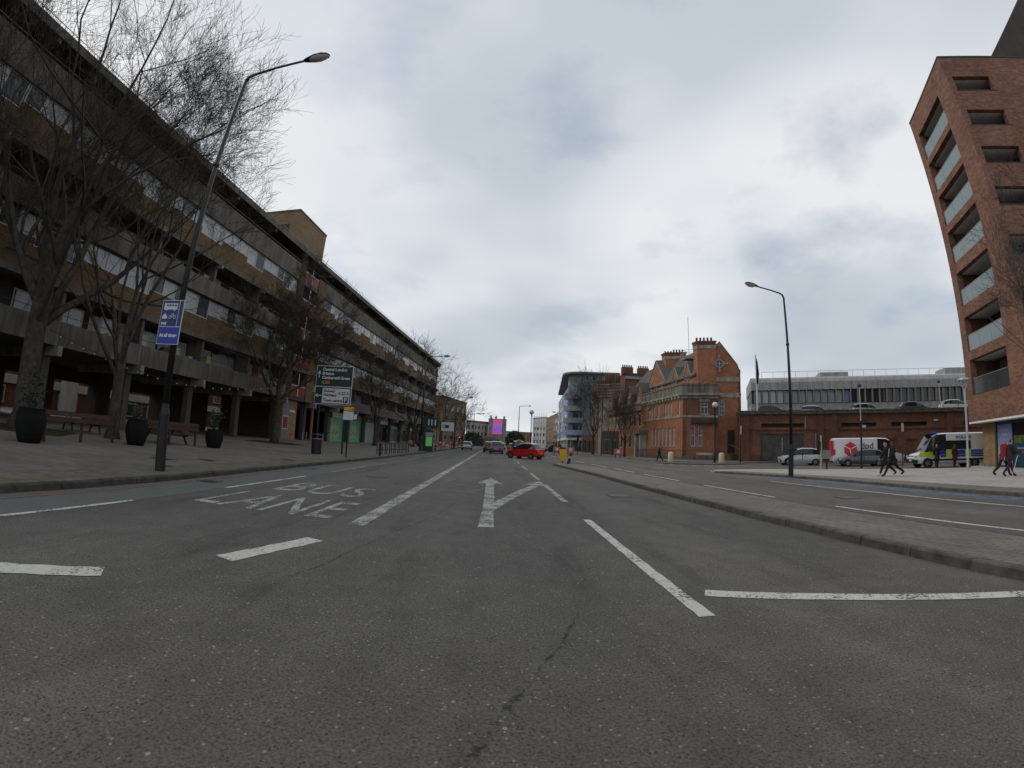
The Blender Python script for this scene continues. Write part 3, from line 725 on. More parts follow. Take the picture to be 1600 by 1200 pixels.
for k in range(NB):
    x = S0+BAY*k
    if k == CORE:
        continue
    for me in (m1, m2, m3, sp2, sp4): inst(me.name.split('.')[0], me, flats, (x, 0, 0))
    for Wd in (W2, W4):
        w = inst('window', Wd[0], flats, (x, 0, 0))
        for a, b, z in Wd[1]: inst('pane', pane(a, b, z+0.055, Wd[2]-0.055), w, (a, 0, z+0.055))
    for z in (4.62, 10.2):
        a = x+0.35+rnd.uniform(0, .3); w = inst('window', gal_win, flats, (a, 1.5, z+0.85)); inst('pane', gal_pane, w)
        inst('door', rnd.choice(doors), flats, (x+2.7, 1.5, z+0.01))
        w = inst('window', gal_win, flats, (x+3.45, 1.5, z+0.85)); inst('pane', gal_pane, w)
    inst('door', rnd.choice(doors), flats, (x+1.2, 2.0, 15.91)); w = inst('window', gal_win, flats, (x+2.9, 2.0, 16.8)); inst('pane', gal_pane, w)
for k in range(NB+1):
    x = S0+BAY*k
    if 0 < k < NB:
        inst('party_wall', party, flats, (x, 0, 0)); inst('party_wall', party2, flats, (x, 0, 0))
    inst('beam_end', fin, flats, (x, 0, 0)); inst('beam_end', fin1, flats, (x, 0, 0))
# balcony rail and clutter on the first gallery
MB().tube([(S0, -0.15, 5.85), (S1, -0.15, 5.85)], 0.02, 4).build('handrail', 'dark_metal', flats)
MB().tube([(S0, -0.12, 11.6), (S1, -0.12, 11.6)], 0.02, 4).build('handrail', 'dark_metal', flats)
MB().tube([(S0, -0.03, 17.7), (S1, -0.03, 17.7)], 0.025, 4).build('handrail', 'concrete_pale', flats)
for k in range(60):
    x = rnd.uniform(S0+3, S1-3); z = rnd.choice([4.63, 10.21]); h = rnd.uniform(.9, 1.7)
    MB().box(x, x+rnd.uniform(.3, .8), 0.5, 0.9, z, z+h).build('gallery_box', rnd.choice(['door_pale', 'wood_bench', 'frame_white', 'concrete_dark', 'hoarding_cream', 'planter_black']), flats)
# stair core: a dark slot with red panels
xa, xb = S0+BAY*CORE, S0+BAY*(CORE+1)
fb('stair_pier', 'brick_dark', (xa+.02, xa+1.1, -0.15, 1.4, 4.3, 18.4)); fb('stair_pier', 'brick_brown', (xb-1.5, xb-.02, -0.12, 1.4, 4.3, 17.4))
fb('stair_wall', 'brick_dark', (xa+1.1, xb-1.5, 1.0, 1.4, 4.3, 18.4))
for z in (4.6, 7.5, 10.3, 13.2, 16.0):
    st = fb('stair_landing', 'concrete', (xa+1.12, xb-1.52, 0.0, 0.99, z-0.15, z+0.1))
    MB().box(xa+1.13, xb-1.53, -0.04, 0.02, z+0.12, z+1.05).build('red_panel', 'door_red', st)
    MB().box(xa+2.5, xa+2.62, -0.07, -0.045, z+0.1, z+2.4).build('mullion', 'frame_white', st)
    MB().box(xa+1.13, xb-1.53, -0.06, -0.042, z+1.06, z+1.14).build('handrail', 'frame_white', st)
# lift room and tank on the roof
lx = 36.9-FS0
lift = MB().box(lx, lx+6.3, 2.0, 6.6, 18.781, 24.1).build('lift_room', 'brick_tan', flats)
MB().box(lx-0.06, lx-0.001, 3.0, 4.0, 19.4, 22.6).build('door', 'frame_dark', lift)
MB().box(lx-0.05, lx+6.35, 1.95, 6.65, 24.101, 24.3).build('coping', 'concrete', lift)
MB().box(19.5-FS0, 21.8-FS0, 2.2, 4.6, 18.781, 21.6).build('tank_room', 'panel_grey', flats)
MB().box(17.5-FS0, 19.2-FS0, 2.2, 4.0, 18.781, 20.9).build('tank_room', 'panel_grey', flats)
# ---- ground floor: columns, passage, shops
col = MB().box(-0.22, 0.22, 0.6, 1.1, GF-0.15, 4.318).mesh('column', 'concrete_dark'); col2 = MB().box(-0.22, 0.22, 9.9, 10.4, GF-0.15, 4.318).mesh('column', 'concrete_dark')
for k in range(NB+1):
    x = S0+BAY*k
    inst('column', col, flats, (x, 0, 0))
    if k < 8: inst('column', col2, flats, (x, 0, 0))
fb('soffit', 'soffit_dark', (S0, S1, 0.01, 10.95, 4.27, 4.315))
def U(s): return s-FS0
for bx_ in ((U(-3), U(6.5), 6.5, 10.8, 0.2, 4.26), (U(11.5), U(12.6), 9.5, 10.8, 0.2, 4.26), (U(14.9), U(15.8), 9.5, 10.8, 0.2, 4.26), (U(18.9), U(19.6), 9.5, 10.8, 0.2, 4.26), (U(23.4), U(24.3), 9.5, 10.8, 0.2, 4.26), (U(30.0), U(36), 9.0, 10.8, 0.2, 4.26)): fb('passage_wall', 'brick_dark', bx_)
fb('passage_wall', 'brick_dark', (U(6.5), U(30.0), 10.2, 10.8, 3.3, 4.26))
fb('shopfront', 'door_red', (U(2.0), U(11.0), 2.6, 2.8, 0.2, 1.1), (U(2.0), U(11.0), 2.6, 2.8, 3.3, 4.26))
for a in (2.0, 4.2, 6.4, 8.6, 10.8): fb('shop_mullion', 'door_red', (U(a), U(a)+.12, 2.61, 2.79, 1.1, 3.3))
fb('shop_glass', 'pane_dark', (U(2.1), U(10.9), 2.68, 2.70, 1.1, 3.3))
# stair entrance with red door, notice and brick pier
ent = fb('entrance_pier', 'brick_tan', (U(36.5), U(39.2), 0.35, 1.3, 0.2, 4.26))
MB().box(U(36.6), U(37.7), 0.28, 0.348, 0.4, 4.0).build('entrance_frame', 'frame_grey', ent); MB().box(U(36.75), U(37.55), 0.24, 0.279, 1.5, 2.6).build('red_notice', 'door_red', ent)
MB().box(U(36.68), U(37.62), 0.262, 0.2785, 1.42, 2.68).build('notice_border', 'frame_white', ent)
MB().box(U(38.3), U(38.7), 0.30, 0.348, 0.75, 1.15).build('meter_box', 'red_plastic', ent); MB().box(U(37.9), U(38.8), 0.31, 0.347, 3.1, 3.3).build('name_plate', 'sign_white', ent)
fb('rear_wall_ground_floor', 'brick_dark', (U(36), U(49), 7.0, 7.3, 0.2, 4.26)); fb('shop_pier', 'pink_plastic', (U(42.6), U(42.8), 0.4, 0.6, 0.2, 4.2))
for a in (40.5, 41.3, 43.8, 45.0, 46.2): MB().tube([(U(a), 0.2, 0.2), (U(a), 0.2, 1.25)], 0.07, 8).build('bollard', 'concrete_pale', flats)
rndm = random.Random(3)
shops = [(48.6, 53.9, 'hoarding_green', 'hoarding_cream'), (54.3, 59.5, 'hoarding_green', 'hoarding_cream'), (59.7, 65.0, 'shutter_grey', 'shutter_grey'), (65.3, 70.6, 'frame_dark', 'pane_dark'), (70.8, 76.0, 'teal', 'pane_grey'), (76.3, 81.6, 'frame_grey', 'pane_grey'), (82, 87, 'frame_white', 'pane_grey'), (87.5, 92.5, 'navy', 'pane_dark'), (93, 96.7, 'door_dark', 'pane_dark')]
for a, b, mt, pn in shops:
    sh = fb('shopfront', mt, (U(a), U(b), 1.2, 1.4, 0.2, 0.7), (U(a), U(b), 1.2, 1.4, 2.75, 3.3), (U(a), U(a)+.25, 1.2, 1.4, 0.7, 2.75), (U(b)-.25, U(b), 1.2, 1.4, 0.7, 2.75))
    MB().box(U(a)+.25, U(b)-.25, 1.27, 1.33, 0.7, 2.75).build('shop_window', mt if 'hoard' in mt or 'shutter' in mt else pn, sh)
    if 'hoard' in mt:
        MB().box(U(a)+.5, U(a)+2.2, 1.25, 1.269, 0.85, 2.6).build('poster', pn, sh); MB().box(U(b)-.75, U(b)-.35, 1.25, 1.269, 0.75, 2.5).build('poster', 'navy', sh)
        for q in range(5): MB().box(U(a)+.65+q*.3, U(a)+.8+q*.3, 1.24, 1.249, 1.2+.2*(q % 3), 1.45+.2*(q % 3)).build('poster_mark', 'sign_green', sh)
    if 'shutter' in mt:
        for q in range(8): MB().box(U(a)+.25, U(b)-.25, 1.25, 1.272, 0.75+q*.25, 0.95+q*.25).build('shutter_slat', mt, sh)
    MB().box(U(a)+.1, U(b)-.1, 1.05, 1.199, 3.32, 3.95).build('shop_sign', rndm.choice(['navy', 'sign_white', 'sign_black', 'teal', 'concrete_pale']), sh)
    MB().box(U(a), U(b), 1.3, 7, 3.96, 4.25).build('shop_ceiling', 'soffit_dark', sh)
    MB().box(U(a), U(b), 6.9, 7.1, 0.2, 3.96).build('shop_rear', 'brick_dark', sh)

# ---- low houses across the courtyard, seen through the passage
cx, cy = flat_pt(16, 46)
yard = thing('courtyard_house', 'low white banded brick house seen through the passage under the flats', 'building', (cx, cy, 0.42), FA)
def yb(name, mat, *bx):
    m = MB()
    for b in bx: m.box(*b)
    return m.build(name, mat, yard)
yb('wall', 'brick_yard', (-22, 60, 0, 6, 0, 6.5)); yb('white_band', 'render_white', (-22, 60, -0.2, -0.01, 2.5, 3.3))
for x in range(-20, 58, 4):
    w = yb('window', 'frame_white', (x, x+2.2, -0.12, -0.012, 0.7, 2.3)); MB().box(x+.12, x+2.08, -0.14, -0.121, 0.85, 2.15).build('pane', 'pane_grey', w)
    w = yb('window', 'frame_white', (x, x+2.2, -0.12, -0.012, 3.8, 5.2)); MB().box(x+.12, x+2.08, -0.14, -0.121, 3.95, 5.05).build('pane', 'pane_grey', w)
yb('white_pier', 'render_white', (-6, -4.6, -1.2, -0.21, 0, 4)); yb('white_pier', 'render_white', (3, 4.2, -1.2, -0.21, 0, 4)); yb('white_pier', 'render_white', (12, 13.4, -1.2, -0.21, 0, 4))
yb('roof', 'slate_roof', (-22.3, 60.3, -0.4, 6.3, 6.51, 6.9))

# ================================================================== THE RED BRICK TOWER ON THE RIGHT
Ax, Ay = 33.3, 21.06
t1 = Vector((-3.82, -6.73)).normalized(); t2 = Vector((3.95, -1.98)).normalized()      # along the narrow face, along the long face
tower = thing('brick_apartment_tower', 'new red brick apartment block with a column of glass balconies at its corner', 'building', (Ax, Ay, 0))
tower.rotation_euler = (0, 0, math.atan2(t1.y, t1.x))
# local axes: x along the narrow face from the far corner, y to the left of that = outward from the block is -y side
lo = (t1.x*t2.y-t1.y*t2.x)                                     # sign tells on which side the long face lies
SG = 1 if lo > 0 else -1
def tb(name, mat, *bx, parent=None):
    m = MB()
    for x0, x1, d0, d1, z0, z1 in bx:
        a, b = sorted((d0*SG, d1*SG)); m.box(x0, x1, a, b, z0, z1)
    return m.build(name, mat, parent or tower)
LW = 7.75; TOP = 28.2; BOT = 3.25
tops = [26.35, 23.35, 20.35, 17.3, 14.0, 10.65, 7.55]; OH = 2.48; X0, X1 = 0.85, 5.75; DEP = 2.1
# narrow face: piers and bands, flush, with real recesses between
tb('brick_pier', 'brick_new', (0, X0, 0, 0.5, BOT, TOP)); tb('brick_pier', 'brick_new', (X1, LW-0.002, 0, 0.42, BOT, TOP))
edges = [TOP]+[z for t in tops for z in (t, t-OH)]+[BOT]
for i in range(0, len(edges), 2):
    tb('brick_band', 'brick_new', (X0+.001, X1-.001, 0.002, 0.45, edges[i+1], edges[i]))
for i, t in enumerate(tops):
    b = tb('balcony', 'concrete_pale', (X0+.002, LW-2.11, 0.451, DEP+.3, t-OH-0.25, t-OH+0.02))
    tb('balcony_soffit', 'soffit_white', (X0-.3, LW-2.11, 0.451, DEP+.3, t+0.001, t+0.1), parent=b)
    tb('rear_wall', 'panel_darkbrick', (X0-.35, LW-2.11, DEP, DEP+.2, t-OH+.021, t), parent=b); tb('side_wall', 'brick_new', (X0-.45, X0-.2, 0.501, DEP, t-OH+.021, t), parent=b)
    w = tb('balcony_door', 'frame_dark', (X0+.6, X0+3.2, DEP-.08, DEP-.001, t-OH+.03, t-.15), parent=b)
    tb('pane', 'pane_grey', (X0+.72, X0+1.85, DEP-.1, DEP-.081, t-OH+.15, t-.25), parent=w) ; tb('pane', 'pane_dark', (X0+1.95, X0+3.1, DEP-.1, DEP-.081, t-OH+.15, t-.25), parent=w)
    gm = 'balustrade_clear' if i == 6 else 'balustrade_glass'
    n = 3
    for k in range(n):
        a = X0+.03+(X1-X0-.06)*k/n; c = X0+.03+(X1-X0-.06)*(k+1)/n
        tb('glass_panel', gm, (a+.015, c-.015, 0.10, 0.125, t-OH+.05, t-OH+1.15), parent=b)
    tb('glass_rail', 'grey_metal', (X0+.01, X1-.01, 0.085, 0.14, t-OH+1.151, t-OH+1.19), parent=b)
# things left on the lowest balcony
tb('balcony_stool', 'frame_grey', (3.2, 3.25, .5, .55, 5.1, 5.501), (3.7, 3.75, .5, .55, 5.1, 5.501), (3.2, 3.75, .5, 1.0, 5.5, 5.54)); tb('clothes_pole', 'frame_grey', (4.6, 4.64, .4, .44, 5.1, 6.3)); tb('clothes_pole', 'frame_grey', (2.2, 2.24, .6, .64, 5.1, 6.2))
# long face: openings with brick parapets
BX = LW
def lb(name, mat, *bx, parent=None):
    # on the long face: first pair = depth behind the face, second = distance from the corner
    m = MB()
    for d0, d1, q0, q1, z0, z1 in bx:
        a, b = sorted((q0*SG, q1*SG)); m.box(BX-d1, BX-d0, a, b, z0, z1)
    return m.build(name, mat, parent or tower)
LEN = 26.0
runs = [(0.45, 3.4), (7.6, 10.6), (14.8, 17.8)]
ot = [(t, t-1.25) for t in tops]
cols_ = [0.0]+[q for r_ in runs for q in r_]+[LEN]
for i in range(0, len(cols_), 2):
    q0, q1 = cols_[i], cols_[i+1]
    lb('brick_wall', 'brick_new', (0, 0.42, max(q0, 0.421) if i == 0 else q0, q1, BOT, TOP) if i else (0, 0.42, 0.0+.421, q1, BOT, TOP))
ez = [TOP]+[z for a in ot for z in a]+[BOT]
for q0, q1 in runs:
    for i in range(0, len(ez), 2): lb('brick_band', 'brick_new', (0.002, 0.4, q0+.001, q1-.001, ez[i+1], ez[i]))
    for j, (a, c) in enumerate(ot):
        bb = lb('recessed_balcony', 'soffit_white', (0.401, 2.1, q0-.02, q1+.6, a+.004, a+.1)); lb('rear_wall', 'concrete_pale', (2.0, 2.1, q0-.05, q1+.6, c-1.2, a), parent=bb)
        lb('coping', 'frame_dark', (-0.02, 0.43, q0-.1, q1+.25, c-0.06, c-0.001), parent=bb)
        w = lb('balcony_door', 'frame_grey', (1.94, 1.999, q0+.8, q1, c-1.1, a-.1), parent=bb); lb('pane', 'pane_dark', (1.92, 1.939, q0+.9, q1-.1, c-1.0, a-.2), parent=w)
        lb('floor', 'render_white', (0.401, 2.0, q0-.05, q1+.6, c-1.35, c-1.2), parent=bb)
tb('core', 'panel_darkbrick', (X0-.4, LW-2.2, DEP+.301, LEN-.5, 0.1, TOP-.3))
rf = tb('roof_parapet', 'frame_dark', (-0.03, LW+.03, -0.03, LEN, TOP+.001, TOP+.14))
tb('soffit', 'soffit_white', (0.02, LW-.02, 0.02, LEN, BOT-.14, BOT-.002))
tb('fascia', 'grey_metal', (LW-.06, LW+.03, 0.3, LEN, BOT-.14, BOT-.001)); tb('far_wall', 'brick_new', (0.0, .42, .501, LEN, BOT, TOP))
# dark upper tower set back behind
def sl(q, z, d): return (BX-d, q*SG, z)
m = MB().ext([sl(4.5, TOP+.15, .05), sl(10.5, TOP+7.2, .05), sl(LEN, TOP+7.2+(LEN-10.5)*1.18, .05), sl(LEN, TOP+.15, .05)], (-10, 0, 0))
up = m.build('upper_tower', 'panel_darkbrick', tower)
for k in range(4):
    q_ = 12.5+k*3.2
    w = lb('window', 'frame_dark', (-.03, .049, q_, q_+1.8, TOP+1.6, TOP+4.0), parent=up); lb('pane', 'pane_grey', (-.05, -.031, q_+.1, q_+1.7, TOP+1.7, TOP+3.9), parent=w)
# ground floor: buff brick corner, shop windows with posters
tb('buff_wall', 'brick_buff', (0.35, 2.0, 0.9, 4.0, 0.05, BOT-.141))
tb('plinth', 'stone_dirty', (0.33, 2.02, 0.88, 0.899, 0.05, 0.3))
shp = tb('shop_frame', 'navy', (2.001, LW-1.0, 1.0, 1.2, 0.05, 0.22), (2.001, LW-1.0, 1.0, 1.2, BOT-.35, BOT-.141), (2.001, 2.12, 1.001, 1.199, .22, BOT-.35), (4.0, 4.1, 1.001, 1.199, .22, BOT-.35), (LW-1.1, LW-1.0, 1.001, 1.199, .22, BOT-.35))
plain('poster_blue', (0.20, 0.24, 0.46), 0.4, var=0.1); plain('poster_pale', (0.33, 0.37, 0.40), 0.4, var=0.2); plain('poster_navy', (0.012, 0.045, 0.075), 0.4, var=0.1); plain('poster_hill', (0.08, 0.10, 0.03), 0.5, var=0.5)
pa = tb('poster', 'poster_blue', (2.125, 3.995, 1.05, 1.07, 1.45, BOT-.36)); tb('poster', 'poster_pale', (2.125, 3.995, 1.05, 1.07, .23, 1.449))
tb('poster', 'poster_hill', (4.105, LW-1.11, 1.05, 1.07, 1.62, 2.1)); tb('poster', 'poster_navy', (4.105, LW-1.11, 1.05, 1.07, .23, 1.619)); tb('shop_glass', 'pane_dark', (4.105, LW-1.11, 1.05, 1.07, 2.101, BOT-.36))
inv = tower.matrix_basis.inverted()
def tower_text(s, x, z, size, mat, align='LEFT'):
    # the face looks towards -y*SG; text reads from the street
    rt = Vector((1, 0, 0)) if SG > 0 else Vector((-1, 0, 0))
    rt = Vector((1, 0, 0)) if SG > 0 else Vector((-1, 0, 0))
    text('lettering', s, size, mat, tower, face_mat((x, 1.045*SG, z), rt, (0, 0, 1)), align=align)
tower_text('Peckham', 3.05, 2.42, 0.30, 'sign_white', 'CENTER'); tower_text('Place', 3.05, 2.14, 0.30, 'sign_white', 'CENTER')
tower_text('Find your', 4.5, 1.25, 0.20, 'sign_white'); tower_text('next chapter', 4.5, 1.02, 0.20, 'orange_text'); tower_text('here', 4.5, 0.78, 0.20, 'orange_text')
tb('poster_line', 'sign_white', (2.3, 3.8, 1.04, 1.049, .9, .93), (2.5, 2.53, 1.041, 1.048, .3, 1.2), (3.2, 3.23, 1.041, 1.048, .3, .9))
for k in range(6):
    lb('shop_pier', 'navy', (0.9, 1.1, 1.2+k*4, 1.4+k*4, .05, BOT-.141))
lb('shop_glass', 'pane_dark', (1.0, 1.03, 1.0, LEN, .05, BOT-.141))

# ================================================================== YARD WALL, OFFICE BUILDING BEHIND
WN = R(29.0)                     # compass angle of the wall's normal, seen from the camera
def wall_frame(p): return (math.sin(WN)*p, math.cos(WN)*p, 0)
yw = thing('yard_wall_building', 'long low red brick yard building with slot vents and a mossy roof edge', 'building', wall_frame(55), -WN)
def wb(name, mat, *bx, parent=None):
    m = MB()
    for b in bx: m.box(*b)
    return m.build(name, mat, parent or yw)
# slot vents and the gate opening are real holes
T = 5.62; vz0, vz1 = 4.08, 4.55
gate = (4.9, 10.0)
vents = [(5.0, 10.0), (14.4, 18.6), (20.4, 24.8), (29.4, 33.4), (35.3, 39.8), (43, 47)]
wb('brick_wall', 'brick_yard', (2.35, gate[0], 0, .5, 0, vz0), (gate[0], gate[1], 0.002, .5, 3.35, vz0), (gate[1], 58, 0, .5, 0, vz0), (2.35, 58, 0, .5, vz1, T))
q = 2.35
for a, b in vents+[(58, 58)]:
    wb('brick_wall', 'brick_yard', (q+.001, a-.001, 0.001, .5, vz0, vz1)); q = b
for a, b in vents: wb('vent_slot', 'soffit_dark', (a, b, 0.4, .45, vz0, vz1))
wb('string_course', 'brick_plinth', (2.35, 58, -0.08, -.001, 3.72, 3.86)); wb('plinth', 'brick_plinth', (2.35, gate[0], -0.06, -.001, 0, .9), (gate[1], 58, -0.06, -.001, 0, .9))
for a in (2.9, 11.6, 13.2, 27.2, 41.5): wb('pier', 'brick_plinth', (a, a+.7, -0.22, -.085, 0, T-.01))
for a in (14.6, 17.0, 19.6, 22.0, 24.4, 30, 34.6, 37.2):
    wb('blind_recess', 'brick_plinth', (a, a+1.25, -0.10, -.002, 2.55, 2.72)); wb('blind_window', 'brick_plinth', (a+.1, a+1.15, -0.03, -.0015, .95, 2.549))
cp = wb('roof_edge', 'mossy_coping', (2.0, 58, -0.35, 1.2, T, T+.22)); wb('parapet', 'mossy_coping', (2.3, 58, 0.3, .7, T+.221, T+.5), parent=cp)
rr = random.Random(5)
for k in range(40):
    a = rr.uniform(2.4, 56); wb('moss_clump', 'leaf_dark', (a, a+rr.uniform(.3, 1.4), rr.uniform(-.36, -.2), .2, T+.221, T+.221+rr.uniform(.03, .12)), parent=cp)
gt = wb('gate', 'gate_steel', (gate[0], (gate[0]+gate[1])/2-.01, .12, .2, .05, 3.34)); wb('gate', 'gate_steel', ((gate[0]+gate[1])/2+.01, gate[1], .12, .2, .05, 3.34))
for k in range(12): wb('gate_rib', 'gate_steel', (gate[0]+.1+k*.42, gate[0]+.16+k*.42, .09, .119, .1, 3.3), parent=gt)
wb('drainpipe', 'concrete_pale', (11.3, 11.42, -.15, -.03, 0, 3.4), (10.1, 10.22, -.15, -.03, 3.9, T-.3)); wb('deck', 'asphalt_roof', (2.4, 58, .7, 22, T-.2, T+.2))
wb('lamp_bracket', 'white_paint', (25.6, 26.0, -.35, -.1, 4.6, 4.75)); wb('lamp_bracket', 'white_paint', (38.9, 39.3, -.35, -.1, 4.7, 4.85))
off = thing('office_building', 'pale grey ribbed panel office building with a band of dark windows behind the yard', 'building', wall_frame(80), -WN)
def ob(name, mat, *bx, parent=None):
    m = MB()
    for b in bx: m.box(*b)
    return m.build(name, mat, parent or off)
OT = CAMH+.157*80; oz0, oz1 = CAMH+.0995*80, CAMH+.1285*80; OX0, OX1 = 5.6, 50.0
ob('lower_wall', 'panel_grey', (OX0, OX1, 0, 14, 4, oz0)); ob('window_back', 'frame_dark', (OX0+.1, OX1-.1, .35, 13, oz0, oz1))
nw = 34; wdt = (OX1-OX0-1.2)/nw
up_ = [(0, OT-.5), (0.5, OT)]
b = MB(); b.ext([(OX0, -0.35, oz1), (OX0, -0.35, OT-.9), (OX0, -.1, OT-.3), (OX0, .5, OT), (OX0, 14, OT), (OX0, 14, oz1)], (OX1-OX0, 0, 0)); upw = b.build('upper_wall', 'panel_grey', off)
ribm = MB().box(-.05, .05, -.47, -.351, oz1-.02, OT-.85).mesh('panel_rib', 'panel_grey'); ribl = MB().box(-.04, .04, -.1, -.001, 4.2, oz0).mesh('panel_rib', 'panel_grey')
mul = MB().box(-.1, .1, -.3, .34, oz0, oz1).mesh('mullion', 'concrete_pale'); frm = MB().box(0.12, wdt-.12, .1, .16, oz0+.05, oz0+.13).box(.12, wdt-.12, .1, .16, oz1-.13, oz1-.05).box(.12, .2, .101, .159, oz0+.13, oz1-.13).box(wdt-.2, wdt-.12, .101, .159, oz0+.13, oz1-.13).mesh('window', 'frame_dark')
pdk = MB().box(.2, wdt-.2, .12, .14, oz0+.13, oz1-.13).mesh('pane', 'pane_office'); pbl = MB().box(.2, wdt-.2, .12, .14, oz0+.13, oz1-.13).mesh('pane', 'pane_blind'); pbb = MB().box(.2, wdt-.2, .12, .14, oz0+.13, oz1-.13).mesh('pane', 'poster_blue')
for k in range(nw+1):
    x = OX0+.6+k*wdt
    inst('panel_rib', ribm, upw, (x, 0, 0)); inst('panel_rib', ribl, off, (x, 0, 0)); inst('mullion', mul, off, (x, 0, 0))
    if k < nw:
        w = inst('window', frm, off, (x, 0, 0)); inst('pane', pbl if k < 12 else (pbb if k == 12 else pdk), w)
        if k > 12 and k % 3 == 1:
            MB().box(x+.35, x+.75, .23, .3, oz0+1.4, oz0+1.9).build('ceiling_lamp', 'sign_white', off)
for k in range(24):
    x = OX0+2+k*2; MB().tube([(x, 1, OT), (x, 1, OT+1.1)], .035, 4).build('rail_post', 'light_metal', upw)
MB().tube([(OX0+2, 1, OT+1.1), (OX1-1, 1, OT+1.1)], .04, 4).build('handrail', 'light_metal', upw); ob('plant_room', 'panel_grey', (OX0+12.5, OX0+17.5, 2, 6, OT, OT+1.0)); ob('plant_room', 'panel_grey', (OX1-9, OX1, 2, 6, OT, OT+1.3))

# ================================================================== THE ORANGE BRICK STATION
Cx, Cy = 24.15, 53.2
stn = thing('brick_station', 'ornate orange brick station with stone bands, chimneys and a corner bay behind railings', 'building', (Cx, Cy, 0.08))
ue = Vector((0.936, -0.352)); ve = Vector((-0.071, 0.9975)); nin = Vector((0.352, 0.936))
def sp(u, v, n=0.0):       # point from distance along the end wall, along the street front, and behind the end wall plane
    q = ue*u+ve*v+nin*n; return (q.x, q.y)
def sq(u0, u1, v0, v1, n0=0.0): return [sp(u0, v0, n0), sp(u1, v0, n0), sp(u1, v1, n0), sp(u0, v1, n0)]
BL = 13.4
def sb(name, mat, P, z0, z1, parent=None): return MB().prism(P, z0, z1).build(name, mat, parent or stn)
# openings on the street front (v0, v1) and end wall (u0, u1)
sb('bay_core', 'brick_orange', [sp(.35, .35), sp(4.2, .35), sp(4.2, BL), sp(.35, BL)], 0, 8.6)
def front_wall(z0, z1, openings, zo0, zo1, mat, d=.36):
    # brickwork on the street front around a row of openings
    P = lambda a, b: [sp(0, a), sp(d, a), sp(d, b), sp(0, b)]
    sb('wall', mat, P(0, BL), z0, zo0); sb('wall', mat, P(0, BL), zo1, z1)
    q = 0.0
    for a, b in openings+[(BL, BL)]:
        if a > q: sb('wall', mat, P(q, a), zo0+.001, zo1-.001)
        q = b
gfo = [(2.2+i*1.18, 2.2+i*1.18+.72) for i in range(7)]
ffo = [(0.75, 1.35), (3.1, 3.7), (3.95, 4.65), (4.9, 5.5), (7.0, 7.7), (8.6, 9.2), (9.45, 10.15), (10.4, 11.0)]
front_wall(0.5, 5.5, gfo, 1.75, 4.25, 'brick_orange'); front_wall(5.75, 7.95, ffo, 5.86, 7.75, 'brick_orange')
def sash(parent, a, b, z0, z1, face='front'):
    w = .09
    f = (lambda t, n: sp(n, t)) if face == 'front' else (lambda t, n: sp(t, 0, n))
    def bar(t0, t1, n0, n1, y0, y1, mb): mb.prism([f(t0, n0), f(t1, n0), f(t1, n1), f(t0, n1)], y0, y1)
    m = MB()
    bar(a, b, .12, .24, z0, z0+w, m); bar(a, b, .12, .24, z1-w, z1, m); bar(a, a+w, .121, .239, z0+w, z1-w, m); bar(b-w, b, .121, .239, z0+w, z1-w, m)
    zm = (z0+z1)/2+.1; bar(a+w, b-w, .122, .238, zm-.05, zm+.05, m); c = (a+b)/2; bar(c-.025, c+.025, .123, .237, z0+w, zm-.05, m); bar(c-.025, c+.025, .123, .237, zm+.05, z1-w, m)
    for zz in (zm+(z1-zm)*.5,): bar(a+w, c-.025, .124, .236, zz-.02, zz+.02, m); bar(c+.025, b-w, .124, .236, zz-.02, zz+.02, m)
    o = m.build('window', 'frame_white', parent)
    m = MB(); bar(a+w, b-w, .26, .28, z0+w, z1-w, m); m.build('pane', 'pane_dark', o)
    m = MB(); bar(a-.08, b+.08, -.06, .11, z0-.12, z0, m); m.build('sill', 'stone', o)
for a, b in gfo: sash(stn, a, b, 1.75, 4.25)
for a, b in ffo: sash(stn, a, b, 5.86, 7.75)
# end wall of the bay
EW = 4.5
def end_wall(z0, z1, openings, zo0, zo1, mat, d=.36):
    P = lambda a, b: [sp(a, 0), sp(b, 0), sp(b, 0, d), sp(a, 0, d)]
    sb('wall', mat, P(.001, EW), z0, zo0); sb('wall', mat, P(.001, EW), zo1, z1)
    q = .001
    for a, b in openings+[(EW, EW)]:
        if a > q: sb('wall', mat, P(q, a), zo0+.001, zo1-.001)
        q = b
end_wall(.5, 5.5, [(1.05, 1.6), (2.0, 2.55)], 1.75, 4.35, 'brick_orange'); end_wall(5.75, 7.95, [(2.3, 3.3)], 5.9, 7.6, 'brick_stock')
for a, b in ((1.05, 1.6), (2.0, 2.55)): sash(stn, a, b, 1.75, 4.35, 'end')
sash(stn, 2.3, 3.3, 5.9, 7.6, 'end')
sb('window_head', 'stone', [sp(2.15, 0, -.06), sp(3.45, 0, -.06), sp(3.45, 0, -.002), sp(2.15, 0, -.002)], 7.6, 7.85)
def ring(name, mat, o, z0, z1, depth=.4, a=BL):
    # moulding that wraps the street front and the end wall
    P = [sp(-o, a), sp(-o, -o), sp(EW+o, -o), sp(EW+o, depth), sp(depth, depth), sp(depth, a)]
    return sb(name, mat, P, z0, z1)
ring('plinth', 'stone_dirty', .06, 0, .5); ring('string_course', 'stone', .07, 5.5, 5.75); ring('architrave', 'stone', .10, 7.95, 8.35); ring('cornice', 'stone', .42, 8.35, 8.62); cr = ring('parapet', 'stone_dirty', .10, 8.62, 9.75); ring('coping', 'stone_dirty', .2, 9.75, 9.92)
sb('flat_roof', 'asphalt_roof', [sp(.3, .3), sp(4.3, .3), sp(4.3, BL), sp(.3, BL)], 8.62, 8.9)
for k in range(14):
    v = .3+k*.95; sb('bracket', 'stone', [sp(-.4, v), sp(-.101, v), sp(-.101, v+.3), sp(-.4, v+.3)], 8.05, 8.349)
